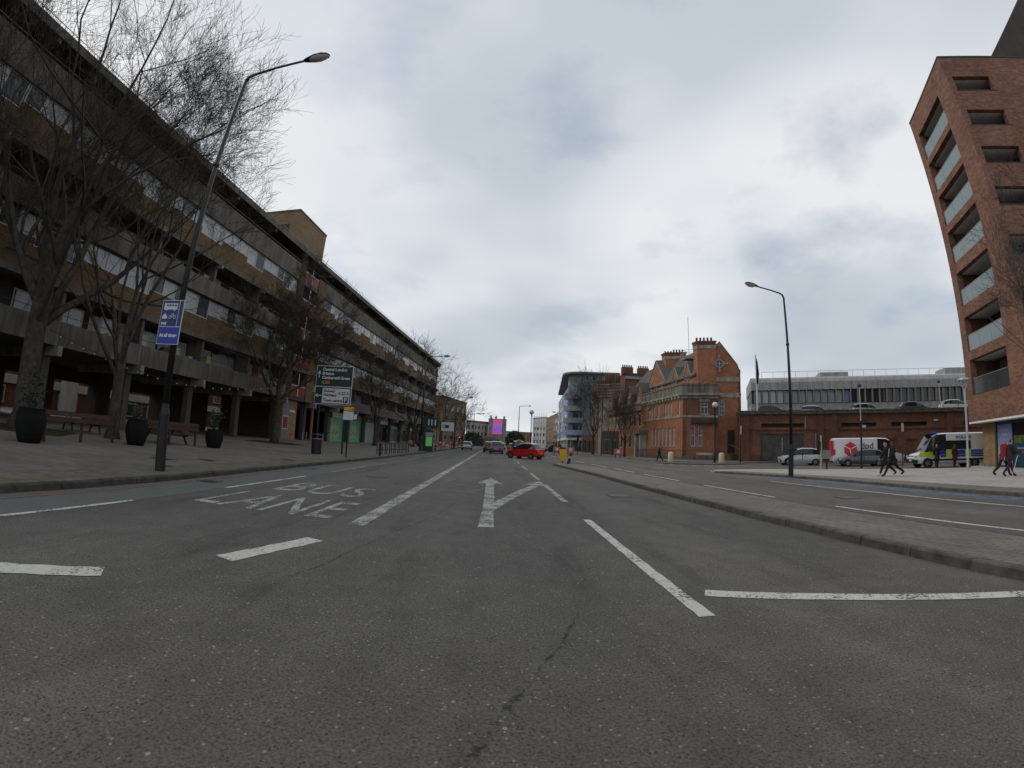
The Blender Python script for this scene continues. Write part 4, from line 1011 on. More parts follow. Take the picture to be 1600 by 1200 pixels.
# corner pilasters and corbelled balcony
for u in (0.0, 4.15):
    sb('pilaster', 'brick_stock', [sp(u-.03, 0, -.1), sp(u+.42, 0, -.1), sp(u+.42, 0, -.001), sp(u-.03, 0, -.001)], .5, 5.49)
sb('balcony', 'concrete_dark', [sp(1.0, 0, -.7), sp(4.5, 0, -.7), sp(4.5, 0, -.08), sp(1.0, 0, -.08)], 4.75, 5.35)
# main block
M0u, M1u, MN = 2.0, 7.7, .6; ML = 24.0
def prof(u, z): q = ue*u+nin*MN; return (q.x, q.y, z)
ga = [prof(M0u, 0), prof(M1u, 0), prof(M1u, 11.3), prof(7.35, 12.35), prof(5.05, 15.5), prof(M0u, 11.4)]
MB().ext(ga, (nin.x*.4, nin.y*.4, 0)).build('gable_wall', 'brick_orange', stn)
vv = ve*ML
def roofpiece(name, mat, u0, z0, u1, z1, th=.18, over=.0, v0=0.25, v1=ML):
    a, b = prof(u0, z0), prof(u1, z1)
    s_ = Vector((ve.x*v0, ve.y*v0, 0)); e_ = Vector((ve.x*v1, ve.y*v1, 0))
    MB().ext([Vector(a)+s_, Vector(b)+s_, Vector(b)+s_+Vector((0, 0, th)), Vector(a)+s_+Vector((0, 0, th))], e_-s_).build(name, mat, stn)
roofpiece('roof', 'slate_roof', M0u-.25, 11.1, 5.05, 15.35); roofpiece('roof', 'slate_roof', 5.051, 15.35, 7.9, 11.6)
MB().prism([prof(M0u, 0)[:2], prof(M0u+.4, 0)[:2], (prof(M0u+.4, 0)[0]+vv.x, prof(M0u+.4, 0)[1]+vv.y), (prof(M0u, 0)[0]+vv.x, prof(M0u, 0)[1]+vv.y)], 0, 11.2).build('front_wall', 'brick_orange', stn)
MB().prism([prof(M1u-.4, 0)[:2], prof(M1u, 0)[:2], (prof(M1u, 0)[0]+vv.x, prof(M1u, 0)[1]+vv.y), (prof(M1u-.4, 0)[0]+vv.x, prof(M1u-.4, 0)[1]+vv.y)], 0, 11.3).build('rear_wall', 'brick_orange', stn)
def gband(z0, z1, u0=M0u, u1=M1u):
    a, b = ue*u0+nin*(MN-.07), ue*u1+nin*(MN-.07); c, d = ue*u1+nin*(MN-.001), ue*u0+nin*(MN-.001)
    return sb('stone_band', 'stone', [(a.x, a.y), (b.x, b.y), (c.x, c.y), (d.x, d.y)], z0, z1)
gband(10.25, 10.85); gband(8.15, 8.75, 4.5)
# gable copings
def cop(u0, z0, u1, z1):
    a, b = Vector(prof(u0, z0)), Vector(prof(u1, z1)); o = Vector((-nin.x*.1, -nin.y*.1, 0))
    MB().ext([a+o, b+o, b+o+Vector((0, 0, .22)), a+o+Vector((0, 0, .22))], (nin.x*.62, nin.y*.62, 0)).build('coping', 'stone_dirty', stn)
cop(5.05, 15.5, 7.35, 12.35); cop(7.35, 12.35, 7.72, 11.3); cop(4.45, 14.7, 5.05, 15.5)
MB().ext([prof(4.75, 15.0), prof(5.35, 15.0), prof(5.05, 15.45)], (-nin.x*.08, -nin.y*.08, 0)).build('apex_stone', 'stone', stn)
# round window with four keystones
q = Vector(prof(4.95, 12.65))-Vector((nin.x*.02, nin.y*.02, 0))
def rose(r0, r1, d, mat, name):
    m = MB(); n = 20; V = []
    for k in range(n):
        a = 2*math.pi*k/n; h = ue*math.cos(a)
        for r in (r0, r1): V.append(q+Vector((h.x*r, h.y*r, math.sin(a)*r)))
    o = Vector((-nin.x*d, -nin.y*d, 0)); m.add(V+[p+o for p in V], [(2*k, 2*k+1, (2*k+3) % (2*n), (2*k+2) % (2*n)) for k in range(n)]+[(2*n+2*k, 2*n+2*k+1, 2*n+(2*k+3) % (2*n), 2*n+(2*k+2) % (2*n)) for k in range(n)]+[(2*k+1, 2*n+2*k+1, 2*n+(2*k+3) % (2*n), (2*k+3) % (2*n)) for k in range(n)])
    return m.build(name, mat, stn)
rw = rose(.42, .62, .12, 'stone', 'round_window'); rose(.001, .42, .03, 'pane_dark', 'pane').parent = rw
for a in (0, 90, 180, 270):
    h = ue*math.cos(R(a)); z = math.sin(R(a)); c = q+Vector((h.x*.85, h.y*.85, z*.85)); wx, wz = (.35, .12) if a % 180 == 0 else (.12, .35)
    MB().ext([c+Vector((ue.x*s*wx, ue.y*s*wx, t*wz)) for s, t in ((-1, -1), (1, -1), (1, 1), (-1, 1))], (-nin.x*.13, -nin.y*.13, 0)).build('keystone', 'stone', rw)
MB().ext([q+Vector((ue.x*s*.03, ue.y*s*.03, t*.42)) for s, t in ((-1, -1), (1, -1), (1, 1), (-1, 1))], (-nin.x*.05, -nin.y*.05, 0)).build('glazing_bar', 'frame_white', rw)
MB().ext([q+Vector((ue.x*s*.42, ue.y*s*.42, t*.03)) for s, t in ((-1, -1), (1, -1), (1, 1), (-1, 1))], (-nin.x*.055, -nin.y*.055, 0)).build('glazing_bar', 'frame_white', rw)
# right-hand first floor window and door with steps
def mwin(u0, u1, z0, z1, parent=stn):
    f = lambda t, n: tuple((ue*t+nin*(MN+n)))
    m = MB().prism([f(u0, -.05), f(u1, -.05), f(u1, -.002), f(u0, -.002)], z0, z1); o = m.build('window', 'frame_white', parent)
    for i in range(2):
        for j in range(3):
            a = u0+.08+(u1-u0-.1)*i/2; b = a+(u1-u0-.2)/2; c = z0+.08+(z1-z0-.1)*j/3; d = c+(z1-z0-.3)/3
            MB().prism([f(a, -.06), f(b, -.06), f(b, -.051), f(a, -.051)], c, d).build('pane', 'pane_dark', o)
    return o
mwin(4.75, 5.5, 5.8, 7.6); sb('window_head', 'stone', [tuple(ue*u+nin*(MN+n)) for u, n in ((4.62, -.08), (5.65, -.08), (5.65, -.001), (4.62, -.001))], 7.6, 7.85)
for u, n in ((6.2, .9),): sb('door', 'door_dark', [tuple(ue*a+nin*(MN+b)) for a, b in ((5.9, -.05), (6.8, -.05), (6.8, -.002), (5.9, -.002))], .9, 3.9)
for k in range(6): sb('step', 'concrete_dark', [tuple(ue*a+nin*(MN+b)) for a, b in ((6.3+k*.35, -1.2), (6.65+k*.35, -1.2), (6.65+k*.35, -.06), (6.3+k*.35, -.06))], 0, 1.0-k*.16)
for n_ in (-1.2, -.1):
    a, b = ue*6.2+nin*(MN+n_), ue*8.5+nin*(MN+n_)
    MB().tube([(a.x, a.y, 2.0), (b.x, b.y, .9)], .03, 5).build('handrail', 'light_metal', stn); MB().tube([(b.x, b.y, 0), (b.x, b.y, .9)], .03, 5).build('rail_post', 'light_metal', stn)
# chimneys
def chimney(P0, wu, dv, z0, z1, pots, short=0):
    a = Vector(P0); uu = ue*wu; dd = ve*dv; o = ue*.12; p = ve*.12
    c = MB().obox(a, uu, dd, z0, z1-.9).build('chimney', 'brick_orange', stn)
    MB().obox(a-ue*.05-ve*.05, uu+ue*.1, dd+ve*.1, z1-.9, z1-.45).build('stone_band', 'stone', c); MB().obox(a-ue*.05-ve*.05, uu+ue*.1, dd+ve*.1, z1-.45, z1-.1).build('cap', 'brick_stock', c); MB().obox(a-o-p, uu+o*2, dd+p*2, z1-.1, z1+.15).build('cap', 'brick_stock', c)
    for k in range(pots):
        q = a+uu*((k+.5)/pots)+dd*.5; h = .55 if k >= short else .3
        MB().lathe([(.15, z1+.15), (.13, z1+.15+h*.8), (.17, z1+.15+h*.85), (.14, z1+.15+h)], 8, (q.x, q.y, 0)).build('chimney_pot', 'pot_clay', c, smooth=True)
q = ue*2.05+nin*(MN-.12); chimney((q.x, q.y), 2.45, 1.1, 8.6, 15.6, 5)
q = ue*3.2+ve*12.2; chimney((q.x, q.y), 3.2, 1.3, 11.5, 16.4, 7, 3)
# road-facing gables
def dormer(v, hw, zb, za, mat='brick_orange'):
    p = ue*(M0u-.06)+nin*MN
    A = [Vector((p.x+ve.x*(v+s*hw), p.y+ve.y*(v+s*hw), z)) for s, z in ((-1, zb), (1, zb), (0, za))]
    d = MB().ext(A, (ue.x*.35, ue.y*.35, 0)).build('gable', mat, stn)
    for s in (-1, 1):
        a = Vector((p.x+ve.x*(v+s*hw*1.08), p.y+ve.y*(v+s*hw*1.08), zb-.1)); b = Vector((p.x+ve.x*v, p.y+ve.y*v, za+.06))
        MB().ext([a, b, b+Vector((0, 0, .25)), a+Vector((0, 0, .25))], (ue.x*(hw+.8), ue.y*(hw+.8), 0)).build('roof', 'slate_roof', d)
        MB().ext([a-Vector((ue.x*.1, ue.y*.1, 0)), b-Vector((ue.x*.1, ue.y*.1, 0)), b+Vector((-ue.x*.1, -ue.y*.1, .22)), a+Vector((-ue.x*.1, -ue.y*.1, .22))], (ue.x*.12, ue.y*.12, 0)).build('coping', 'stone', d)
    P = [Vector((p.x+ve.x*(v-hw), p.y+ve.y*(v-hw), 0)), Vector((p.x+ve.x*(v+hw), p.y+ve.y*(v+hw), 0))]
    MB().ext([P[0]+Vector((-ue.x*.08, -ue.y*.08, zb-.35)), P[1]+Vector((-ue.x*.08, -ue.y*.08, zb-.35)), P[1]+Vector((-ue.x*.08, -ue.y*.08, zb)), P[0]+Vector((-ue.x*.08, -ue.y*.08, zb))], (ue.x*.1, ue.y*.1, 0)).build('stone_band', 'stone', d)
    n = max(1, int(hw*1.1))
    for k in range(n):
        t = v-hw+2*hw*(k+.5)/n
        w = MB().prism([(p.x+ve.x*(t-.3)-ue.x*.06, p.y+ve.y*(t-.3)-ue.y*.06), (p.x+ve.x*(t+.3)-ue.x*.06, p.y+ve.y*(t+.3)-ue.y*.06), (p.x+ve.x*(t+.3), p.y+ve.y*(t+.3)), (p.x+ve.x*(t-.3), p.y+ve.y*(t-.3))], 9.95, 11.1).build('window', 'frame_white', d)
        MB().prism([(p.x+ve.x*(t-.2)-ue.x*.08, p.y+ve.y*(t-.2)-ue.y*.08), (p.x+ve.x*(t+.2)-ue.x*.08, p.y+ve.y*(t+.2)-ue.y*.08), (p.x+ve.x*(t+.2)-ue.x*.061, p.y+ve.y*(t+.2)-ue.y*.061), (p.x+ve.x*(t-.2)-ue.x*.061, p.y+ve.y*(t-.2)-ue.y*.061)], 10.05, 11.0).build('pane', 'pane_dark', w)
    # small balcony
    MB().prism([(p.x+ve.x*(v-.8)-ue.x*.7, p.y+ve.y*(v-.8)-ue.y*.7), (p.x+ve.x*(v+.8)-ue.x*.7, p.y+ve.y*(v+.8)-ue.y*.7), (p.x+ve.x*(v+.8)-ue.x*.1, p.y+ve.y*(v+.8)-ue.y*.1), (p.x+ve.x*(v-.8)-ue.x*.1, p.y+ve.y*(v-.8)-ue.y*.1)], 9.95, 10.3).build('window_hood', 'concrete_dark', d)
dormer(2.6, 1.0, 11.3, 13.2); dormer(6.3, 1.0, 11.3, 13.0); dormer(12.8, 3.2, 11.5, 15.2)
# aerial and roof cage
q = ue*3.6+ve*5.5; MB().tube([(q.x, q.y, 13), (q.x, q.y, 20.5)], .04, 5).build('aerial', 'light_metal', stn)
q0 = ue*2.5+ve*4.2; m = MB()
for zz in (14.2, 14.8, 15.3):
    pts = [(q0.x+ue.x*a+ve.x*b, q0.y+ue.y*a+ve.y*b, zz) for a, b in ((0, 0), (2.2, 0), (2.2, 1.6), (0, 1.6), (0, 0))]; m.tube(pts, .03, 4)
for a, b in ((0, 0), (1.1, 0), (2.2, 0), (2.2, 1.6), (0, 1.6), (0, .8)): m.tube([(q0.x+ue.x*a+ve.x*b, q0.y+ue.y*a+ve.y*b, 14.2), (q0.x+ue.x*a+ve.x*b, q0.y+ue.y*a+ve.y*b, 15.3)], .03, 4)
m.build('roof_cage', 'light_metal', stn); MB().obox(q0, ue*2.2, ve*1.6, 14.0, 14.15).build('roof_platform', 'concrete_pale', stn)
# porch on the street front
px = 11.3; po = sb('porch', 'stone', [sp(-1.1, px), sp(-.08, px), sp(-.08, px+.5), sp(-1.1, px+.5)], 0, 3.6); sb('porch_pier', 'stone', [sp(-1.1, px+1.9), sp(-.08, px+1.9), sp(-.08, px+2.4), sp(-1.1, px+2.4)], 0, 3.6, po); sb('porch_roof', 'stone_dirty', [sp(-1.4, px-.3), sp(-.08, px-.3), sp(-.08, px+2.7), sp(-1.4, px+2.7)], 3.601, 4.2, po)
# railings in front
rl = thing('iron_railings', 'black iron railings on a low kerb in front of the orange brick station', 'railing', (Cx-.9, Cy-1.0, .1))
ra = [ve*12.5+ue*(-.6), ue*(-.6)-ve*.6, ue*5.2-ve*.6]
for i, (a, b) in enumerate(zip(ra, ra[1:])):
    L = (b-a).length; d = (b-a).normalized(); n = int(L/.16)
    for z in (.25, 1.15): MB().tube([(a.x, a.y, z), (b.x, b.y, z)], .022, 4).build('rail', 'black_metal', rl)
    for k in range(n):
        p = a+d*(L*k/n); MB().tube([(p.x, p.y, 0), (p.x, p.y, 1.28)], .014, 3).build('baluster', 'black_metal', rl)
bx = MB().box(0, 2.0, 0, .06, .75, 1.0).build('street_nameplate', 'sign_white', None, loc=(Cx+ue.x*1.2-ve.x*.7, Cy+ue.y*1.2-ve.y*.7-.6, 0), rz=math.atan2(ue.y, ue.x)); tag(bx, 'long white nameplate on the railings below the station corner bay', 'sign')

# ================================================================== OTHER BUILDINGS ON THE RIGHT
def house(name, label, P, top, mat, cat='building', rows=(), base=0.08, roofmat='asphalt_roof', roof_h=.3):
    cx = sum(p[0] for p in P)/len(P); cy = sum(p[1] for p in P)/len(P)
    h = thing(name, label, cat, (cx, cy, base)); h['_p'] = 0; del h['_p']
    Q = [(x-cx, y-cy) for x, y in P]
    MB().prism(Q, -.3, top-base).build('wall', mat, h); MB().prism([(x*1.01, y*1.01) for x, y in Q], top-base, top-base+roof_h).build('roof', roofmat, h)
    return h, Q
def windows(h, a, b, n, z0, z1, wfrac=.45, frame='frame_white', pane='pane_dark', d=.06, ends=.05):
    # a row of windows on the wall from a to b (local plan points; outward is to the right of a->b)
    a, b = Vector(a), Vector(b); L = (b-a).length; u = (b-a)/L; o = Vector((u.y, -u.x))
    st = L*(1-2*ends)/n
    for k in range(n):
        t0 = L*ends+st*(k+.5-wfrac/2); t1 = t0+st*wfrac
        P = lambda i, j, x0, x1: [tuple(a+u*i+o*x0), tuple(a+u*j+o*x0), tuple(a+u*j+o*x1), tuple(a+u*i+o*x1)]
        w = MB().prism(P(t0, t1, .002, d), z0, z1).build('window', frame, h); MB().prism(P(t0+.1, t1-.1, d+.001, d+.02), z0+.1, z1-.1).build('pane', pane, w)
E_ = [Cx, Cy]
def W(u, v): q = ue*u+ve*v; return (Cx+q.x, Cy+q.y)
terr, Q = house('brick_terrace', 'lower orange brick terrace with small gabled dormers behind the bare trees', [W(.5, 13.5), W(7.5, 13.5), W(7.5, 32), W(.5, 32)], 8.4, 'brick_orange')
windows(terr, Q[3], Q[0], 8, 1.4, 3.6); windows(terr, Q[3], Q[0], 8, 4.9, 7.0)
MB().prism([(Q[0][0]-.3, Q[0][1]), (Q[0][0]+.3, Q[0][1]), (Q[3][0]+.3, Q[3][1]), (Q[3][0]-.3, Q[3][1])], 7.5, 8.0).build('cornice', 'stone_dirty', terr)
for k in range(4):
    t = (k+.5)/4; c = Vector(Q[0]).lerp(Vector(Q[3]), t); d = ve*1.1
    A = [Vector((c.x-d.x, c.y-d.y, 8.4)), Vector((c.x+d.x, c.y+d.y, 8.4)), Vector((c.x+d.x, c.y+d.y, 10.2)), Vector((c.x, c.y, 11.9)), Vector((c.x-d.x, c.y-d.y, 10.2))]
    g_ = MB().ext(A, (.4, 0, 0)).build('gable', 'brick_orange', terr)
    for s in (2, 4): MB().ext([A[s]+Vector((-.1, 0, 0)), A[3]+Vector((-.1, 0, 0)), A[3]+Vector((-.1, 0, .3)), A[s]+Vector((-.1, 0, .3))], (3, 0, 0)).build('roof', 'slate_roof', g_)
    w = MB().box(c.x-.06, c.x-.002, c.y-.4, c.y+.4, 8.9, 10.3).build('window', 'frame_white', g_); MB().box(c.x-.08, c.x-.061, c.y-.3, c.y+.3, 9.0, 10.2).build('pane', 'pane_dark', w)
a, b = Vector(Q[0]), Vector(Q[3]); uu = Vector((1, 0))
MB().ext([(a.x, a.y, 8.7), (a.x+3.4, a.y, 12.4), (a.x+6.8, a.y, 8.7)], (b.x-a.x, b.y-a.y, 0)).build('pitched_roof', 'slate_roof', terr)
# striped block with the pale blind gable
s0 = pol(13.4, 92); s1 = pol(17.1, 90); sl = pol(12.6, 101); sr = (s1[0]+3, s1[1]+12)
stri, Q = house('striped_brick_block', 'tall brick block with pale stripes on its upper flank and a blank rendered lower flank', [s0, s1, sr, sl], 15.2, 'brick_stock')
u = (Vector(Q[1])-Vector(Q[0])); o = Vector((u.y, -u.x)).normalized()
for k in range(6): MB().prism([tuple(Vector(Q[0])+o*.05), tuple(Vector(Q[1])+o*.05), tuple(Vector(Q[1])+o*.002), tuple(Vector(Q[0])+o*.002)], 11.3+k*.62, 11.5+k*.62).build('stripe', 'stone', stri)
MB().prism([tuple(Vector(Q[0])+u*.04+o*.1), tuple(Vector(Q[0])+u*.70+o*.1), tuple(Vector(Q[0])+u*.70+o*.003), tuple(Vector(Q[0])+u*.04+o*.003)], 0, 11.2).build('rendered_flank', 'render_pale', stri)
windows(stri, Q[3], Q[0], 3, 11.5, 13.6); windows(stri, Q[3], Q[0], 3, 8, 10.2); windows(stri, Q[3], Q[0], 3, 4.6, 6.8)
for t in (.42, .8): 
    c = Vector(Q[0])+u*t; k_ = MB().box(c.x-1.0, c.x+1.0, c.y+.3, c.y+1.2, 15.0, 16.4).build('chimney', 'brick_stock', stri)
    for j in range(5): MB().lathe([(.14, 16.4), (.12, 16.9)], 6, (c.x-.8+j*.4, c.y+.75, 0)).build('chimney_pot', 'pot_clay', k_)
b2a, b2b = pol(16.9, 84), pol(20.5, 86)
ch2, Q = house('brick_house_with_chimneys', 'brick house with a stone cornice and rows of chimney pots behind the station', [b2a, b2b, (b2b[0]+2, b2b[1]+14), (b2a[0]+2, b2a[1]+14)], 15.6, 'brick_stock')
u = Vector(Q[1])-Vector(Q[0]); MB().prism([tuple(Vector(Q[0])+Vector((0, -.3))), tuple(Vector(Q[1])+Vector((0, -.3))), tuple(Vector(Q[1])+Vector((0, -.002))), tuple(Vector(Q[0])+Vector((0, -.002)))], 14.6, 15.1).build('cornice', 'stone', ch2)
for t in (.12, .7):
    c = Vector(Q[0])+u*t; k_ = MB().box(c.x-1.1, c.x+1.1, c.y+.3, c.y+1.3, 15.5, 17.0).build('chimney', 'brick_stock', ch2)
    for j in range(6): MB().lathe([(.14, 17.0), (.12, 17.5)], 6, (c.x-.9+j*.36, c.y+.8, 0)).build('chimney_pot', 'pot_clay', k_)
# blue flats with the curved corner
blue = thing('blue_flats', 'blue and grey clad apartment block with curved balconies under a swept roof', 'building', (*pol(10.6, 112), .08))
bo = blue.location
def bp(az, D): x, y = pol(az, D); return (x-bo.x, y-bo.y)
def bz(el, D): return CAMH+el*D-.08
L0, L1 = bp(8.25, 150), bp(9.45, 112)
top0 = CAMH+.106*150; top1 = CAMH+.137*112
MB().add([(L0[0], L0[1], 3.6), (L1[0], L1[1], 3.6), (L1[0], L1[1], 16.6), (L0[0], L0[1], 16.6), (L0[0]+8, L0[1], 3.6), (L1[0]+8, L1[1], 3.6), (L1[0]+8, L1[1], 16.6), (L0[0]+8, L0[1], 16.6)], [(0, 1, 2, 3), (1, 5, 6, 2), (5, 4, 7, 6), (4, 0, 3, 7), (3, 2, 6, 7), (0, 4, 5, 1)]).build('blue_wall', 'panel_blue', blue)
def arc(r, n=10, sx=1.0):
    # rounded corner plan, from the blue wall round to the flank
    c = Vector(L1)+Vector((3.6, 2.4)); pts = []
    for k in range(n+1):
        a = R(185+85*k/n); pts.append((c.x+math.cos(a)*r*sx, c.y+math.sin(a)*r))
    return pts
FE = bp(15.5, 112)
body = arc(3.2)+[FE, (FE[0]+2, FE[1]+14), (L1[0]+3, L1[1]+14)]
MB().prism(body, 3.6, 17.2).build('corner_wall', 'panel_slate', blue)
for k in range(4):
    z = 4.1+k*3.15; ab = arc(4.3)
    bl = MB().prism(ab+[(ab[-1][0]+.2, ab[-1][1]+2.5), (L1[0]+1.2, L1[1]+3.5)], z, z+.25).build('balcony', 'panel_slate', blue)
    A = arc(4.3); B = arc(4.22); MB().strip(A, A, z+.25, z+1.35).strip(B, B, z+.25, z+1.35).strip(A, B, z+1.35).build('balcony_front', 'panel_slate' if k else 'panel_blue', bl)
    A = arc(3.24); MB().strip(A, A, z+1.4, z+2.6).build('window_band', 'pane_grey', blue)
MB().prism(arc(3.3)+[(FE[0], FE[1]-.15), (FE[0]+1.5, FE[1]+13), (L1[0]+2, L1[1]+13)], 17.2, 20.3).build('top_storey', 'panel_slate', blue)
for k in range(5):
    t = .08+k*.2; a = Vector(arc(3.3)[-1]).lerp(Vector((FE[0], FE[1]-.15)), t); w = MB().box(a.x, a.x+1.1, a.y-.3, a.y-.05, 18.3, 19.7).build('window', 'frame_white', blue); MB().box(a.x+.1, a.x+1.0, a.y-.33, a.y-.301, 18.4, 19.6).build('pane', 'pane_grey', w)
ra_ = arc(4.9); MB().prism([(L0[0]-.4, L0[1])]+ra_+[(FE[0]+1, FE[1]-1.2), (FE[0]+3, FE[1]+14), (L0[0]+7, L0[1]+2)], lambda x, y: 20.0-.03*max(0, y-L1[1]), lambda x, y: 20.45-.03*max(0, y-L1[1])).build('swept_roof', 'frame_grey', blue)
MB().prism(arc(3.6)+[(FE[0], FE[1]-.3), (FE[0]+1, FE[1]+10), (L0[0]+8, L0[1]), (L0[0]-.1, L0[1])], 2.9, 3.599).build('shop_fascia', 'render_white', blue)
MB().prism(arc(3.0)+[(FE[0], FE[1]+.3), (FE[0]+1, FE[1]+9), (L0[0]+8, L0[1]-.5), (L0[0]+.4, L0[1]-.5)], 0, 2.899).build('shop_windows', 'pane_grey', blue)
for k in range(6):
    t = (k+.5)/6; a = Vector(L0).lerp(Vector(L1), t); 
    for z in (5.2, 8.3, 11.4, 14.4):
        if (k*7+int(z)) % 3: 
            w = MB().box(a.x-.16, a.x-.1, a.y-1.2, a.y+1.2, z, z+1.5).build('window', 'frame_grey', blue); MB().box(a.x-.18, a.x-.161, a.y-1.0, a.y+1.0, z+.12, z+1.38).build('pane', 'pane_dark', w)
# shop row between the blue flats and the trees
sr_, Q = house('corner_shop', 'low brown shop unit with glazed front at the foot of the blue flats', [pol(11.4, 96), pol(13.2, 94), pol(13.6, 100), pol(11.9, 103)], 3.6, 'brick_stock'); windows(sr_, Q[0], Q[1], 3, .4, 2.7, .8, 'frame_dark', 'pane_grey'); windows(sr_, Q[3], Q[0], 2, .4, 2.7, .8, 'frame_dark', 'pane_grey')
lw, Q = house('dark_shop', 'dark single storey shop front behind the slender tree trunk', [pol(14.0, 84), pol(17.6, 80), pol(18, 86), pol(14.4, 90)], 4.2, 'panel_darkbrick'); windows(lw, Q[0], Q[1], 3, .5, 2.8, .6, 'frame_grey', 'pane_grey')
# far street beyond
far1, Q = house('scaffolded_building', 'pale building wrapped in scaffolding and sheeting far down the street', [pol(4.9, 200), pol(6.7, 190), pol(7.6, 230), pol(5.6, 240)], 13.5, 'render_white'); windows(far1, Q[0], Q[1], 4, 2, 3.6, .5, 'frame_white', 'pane_grey'); windows(far1, Q[0], Q[1], 4, 5, 6.6, .5, 'frame_white', 'pane_grey'); windows(far1, Q[0], Q[1], 4, 8, 9.6, .5, 'frame_white', 'pane_grey')
for k in range(7):
    a = Vector(Q[0]).lerp(Vector(Q[1]), k/6); MB().tube([(a.x-.4, a.y-1.2, 0), (a.x-.4, a.y-1.2, 15.5)], .09, 4).build('scaffold_pole', 'light_metal', far1)
for k in range(6): MB().tube([(Q[0][0]-.4, Q[0][1]-1.2, 2+k*2.4), (Q[1][0]-.4, Q[1][1]-1.2, 2+k*2.4)], .08, 4).build('scaffold_rail', 'light_metal', far1)
far2, Q = house('brown_shop_row', 'receding row of tan shop houses beside the scaffolded building', [pol(6.7, 190), pol(8.3, 155), pol(10, 160), pol(8.2, 200)], 13.0, 'brick_tan')
for z in (3.8, 6.8, 9.6): windows(far2, Q[0], Q[1], 8, z, z+1.7, .45)
windows(far2, Q[0], Q[1], 6, .6, 2.8, .8, 'frame_dark', 'pane_dark')
adb, Q = house('advert_house', 'grey rendered end house carrying a bright purple advertising screen', [pol(-.98, 200), pol(1.4, 200), pol(1.4, 216), pol(-.98, 216)], CAMH+.0545*200, 'concrete_pale')
sc_ = MB().box(-2.5, 1.9, 0, .3, -3.4, 3.5).build('advertising_screen', 'screen_purple', None, loc=((pol(.3, 200)[0]), 199.5, CAMH+.037*200)); tag(sc_, 'bright purple and pink advertising screen on the grey end house', 'screen')
for x in (-3.2, -.8, 3.0): MB().box(x-.4, x+.4, -7, -6, CAMH+.0545*200, CAMH+.0545*200+1.6).build('chimney', 'concrete_pale', adb)
row, Q = house('pale_terrace', 'cream terrace with dark sash windows left of the advertising screen', [pol(-3.9, 196), pol(-.99, 203), pol(-.99, 215), pol(-3.9, 210)], 10.2, 'render_pale', roofmat='slate_roof', roof_h=.9)
for z in (1.2, 4.2, 7.2): windows(row, Q[0], Q[1], 6, z, z+1.8, .4, 'frame_grey', 'pane_dark')
cr_, Q = house('cream_house', 'small cream stuccoed house beyond the red hatchback', [pol(1.41, 214), pol(3.3, 214), pol(3.3, 224), pol(1.41, 224)], 7.2, 'render_white')
for z in (1.5, 4.3): windows(cr_, Q[0], Q[1], 3, z, z+1.6, .35, 'frame_white', 'pane_dark')
yl, Q = house('yellow_brick_house', 'small yellow brick house at the end of the street under the tall lamp', [pol(3.31, 206), pol(4.85, 206), pol(4.85, 216), pol(3.31, 216)], 6.9, 'brick_tan')
for z in (1.5, 4.2): windows(yl, Q[0], Q[1], 3, z, z+1.5, .35, 'frame_white', 'pane_dark')
bf, Q = house('tan_brick_flats', 'plain tan brick flats beyond the end of the concrete block', [pol(-13.2, 128), pol(-7.2, 122), pol(-4.0, 140), pol(-6, 165), pol(-13, 150)], CAMH+.098*125, 'brick_tan')
for z in (1.5, 4.3, 7.1, 9.9): windows(bf, Q[0], Q[1], 5, z, z+1.5, .45, 'frame_white', 'pane_dark'); windows(bf, Q[1], Q[2], 4, z, z+1.5, .35, 'frame_white', 'pane_dark')
wl_ = MB().box(-13, 13, -.2, .2, 0, 2.6).build('dark_fence', 'frame_dark', None, loc=(*pol(-4.4, 150), 0), rz=R(8)); tag(wl_, 'dark fence closing the street left of the parked traffic', 'fence')

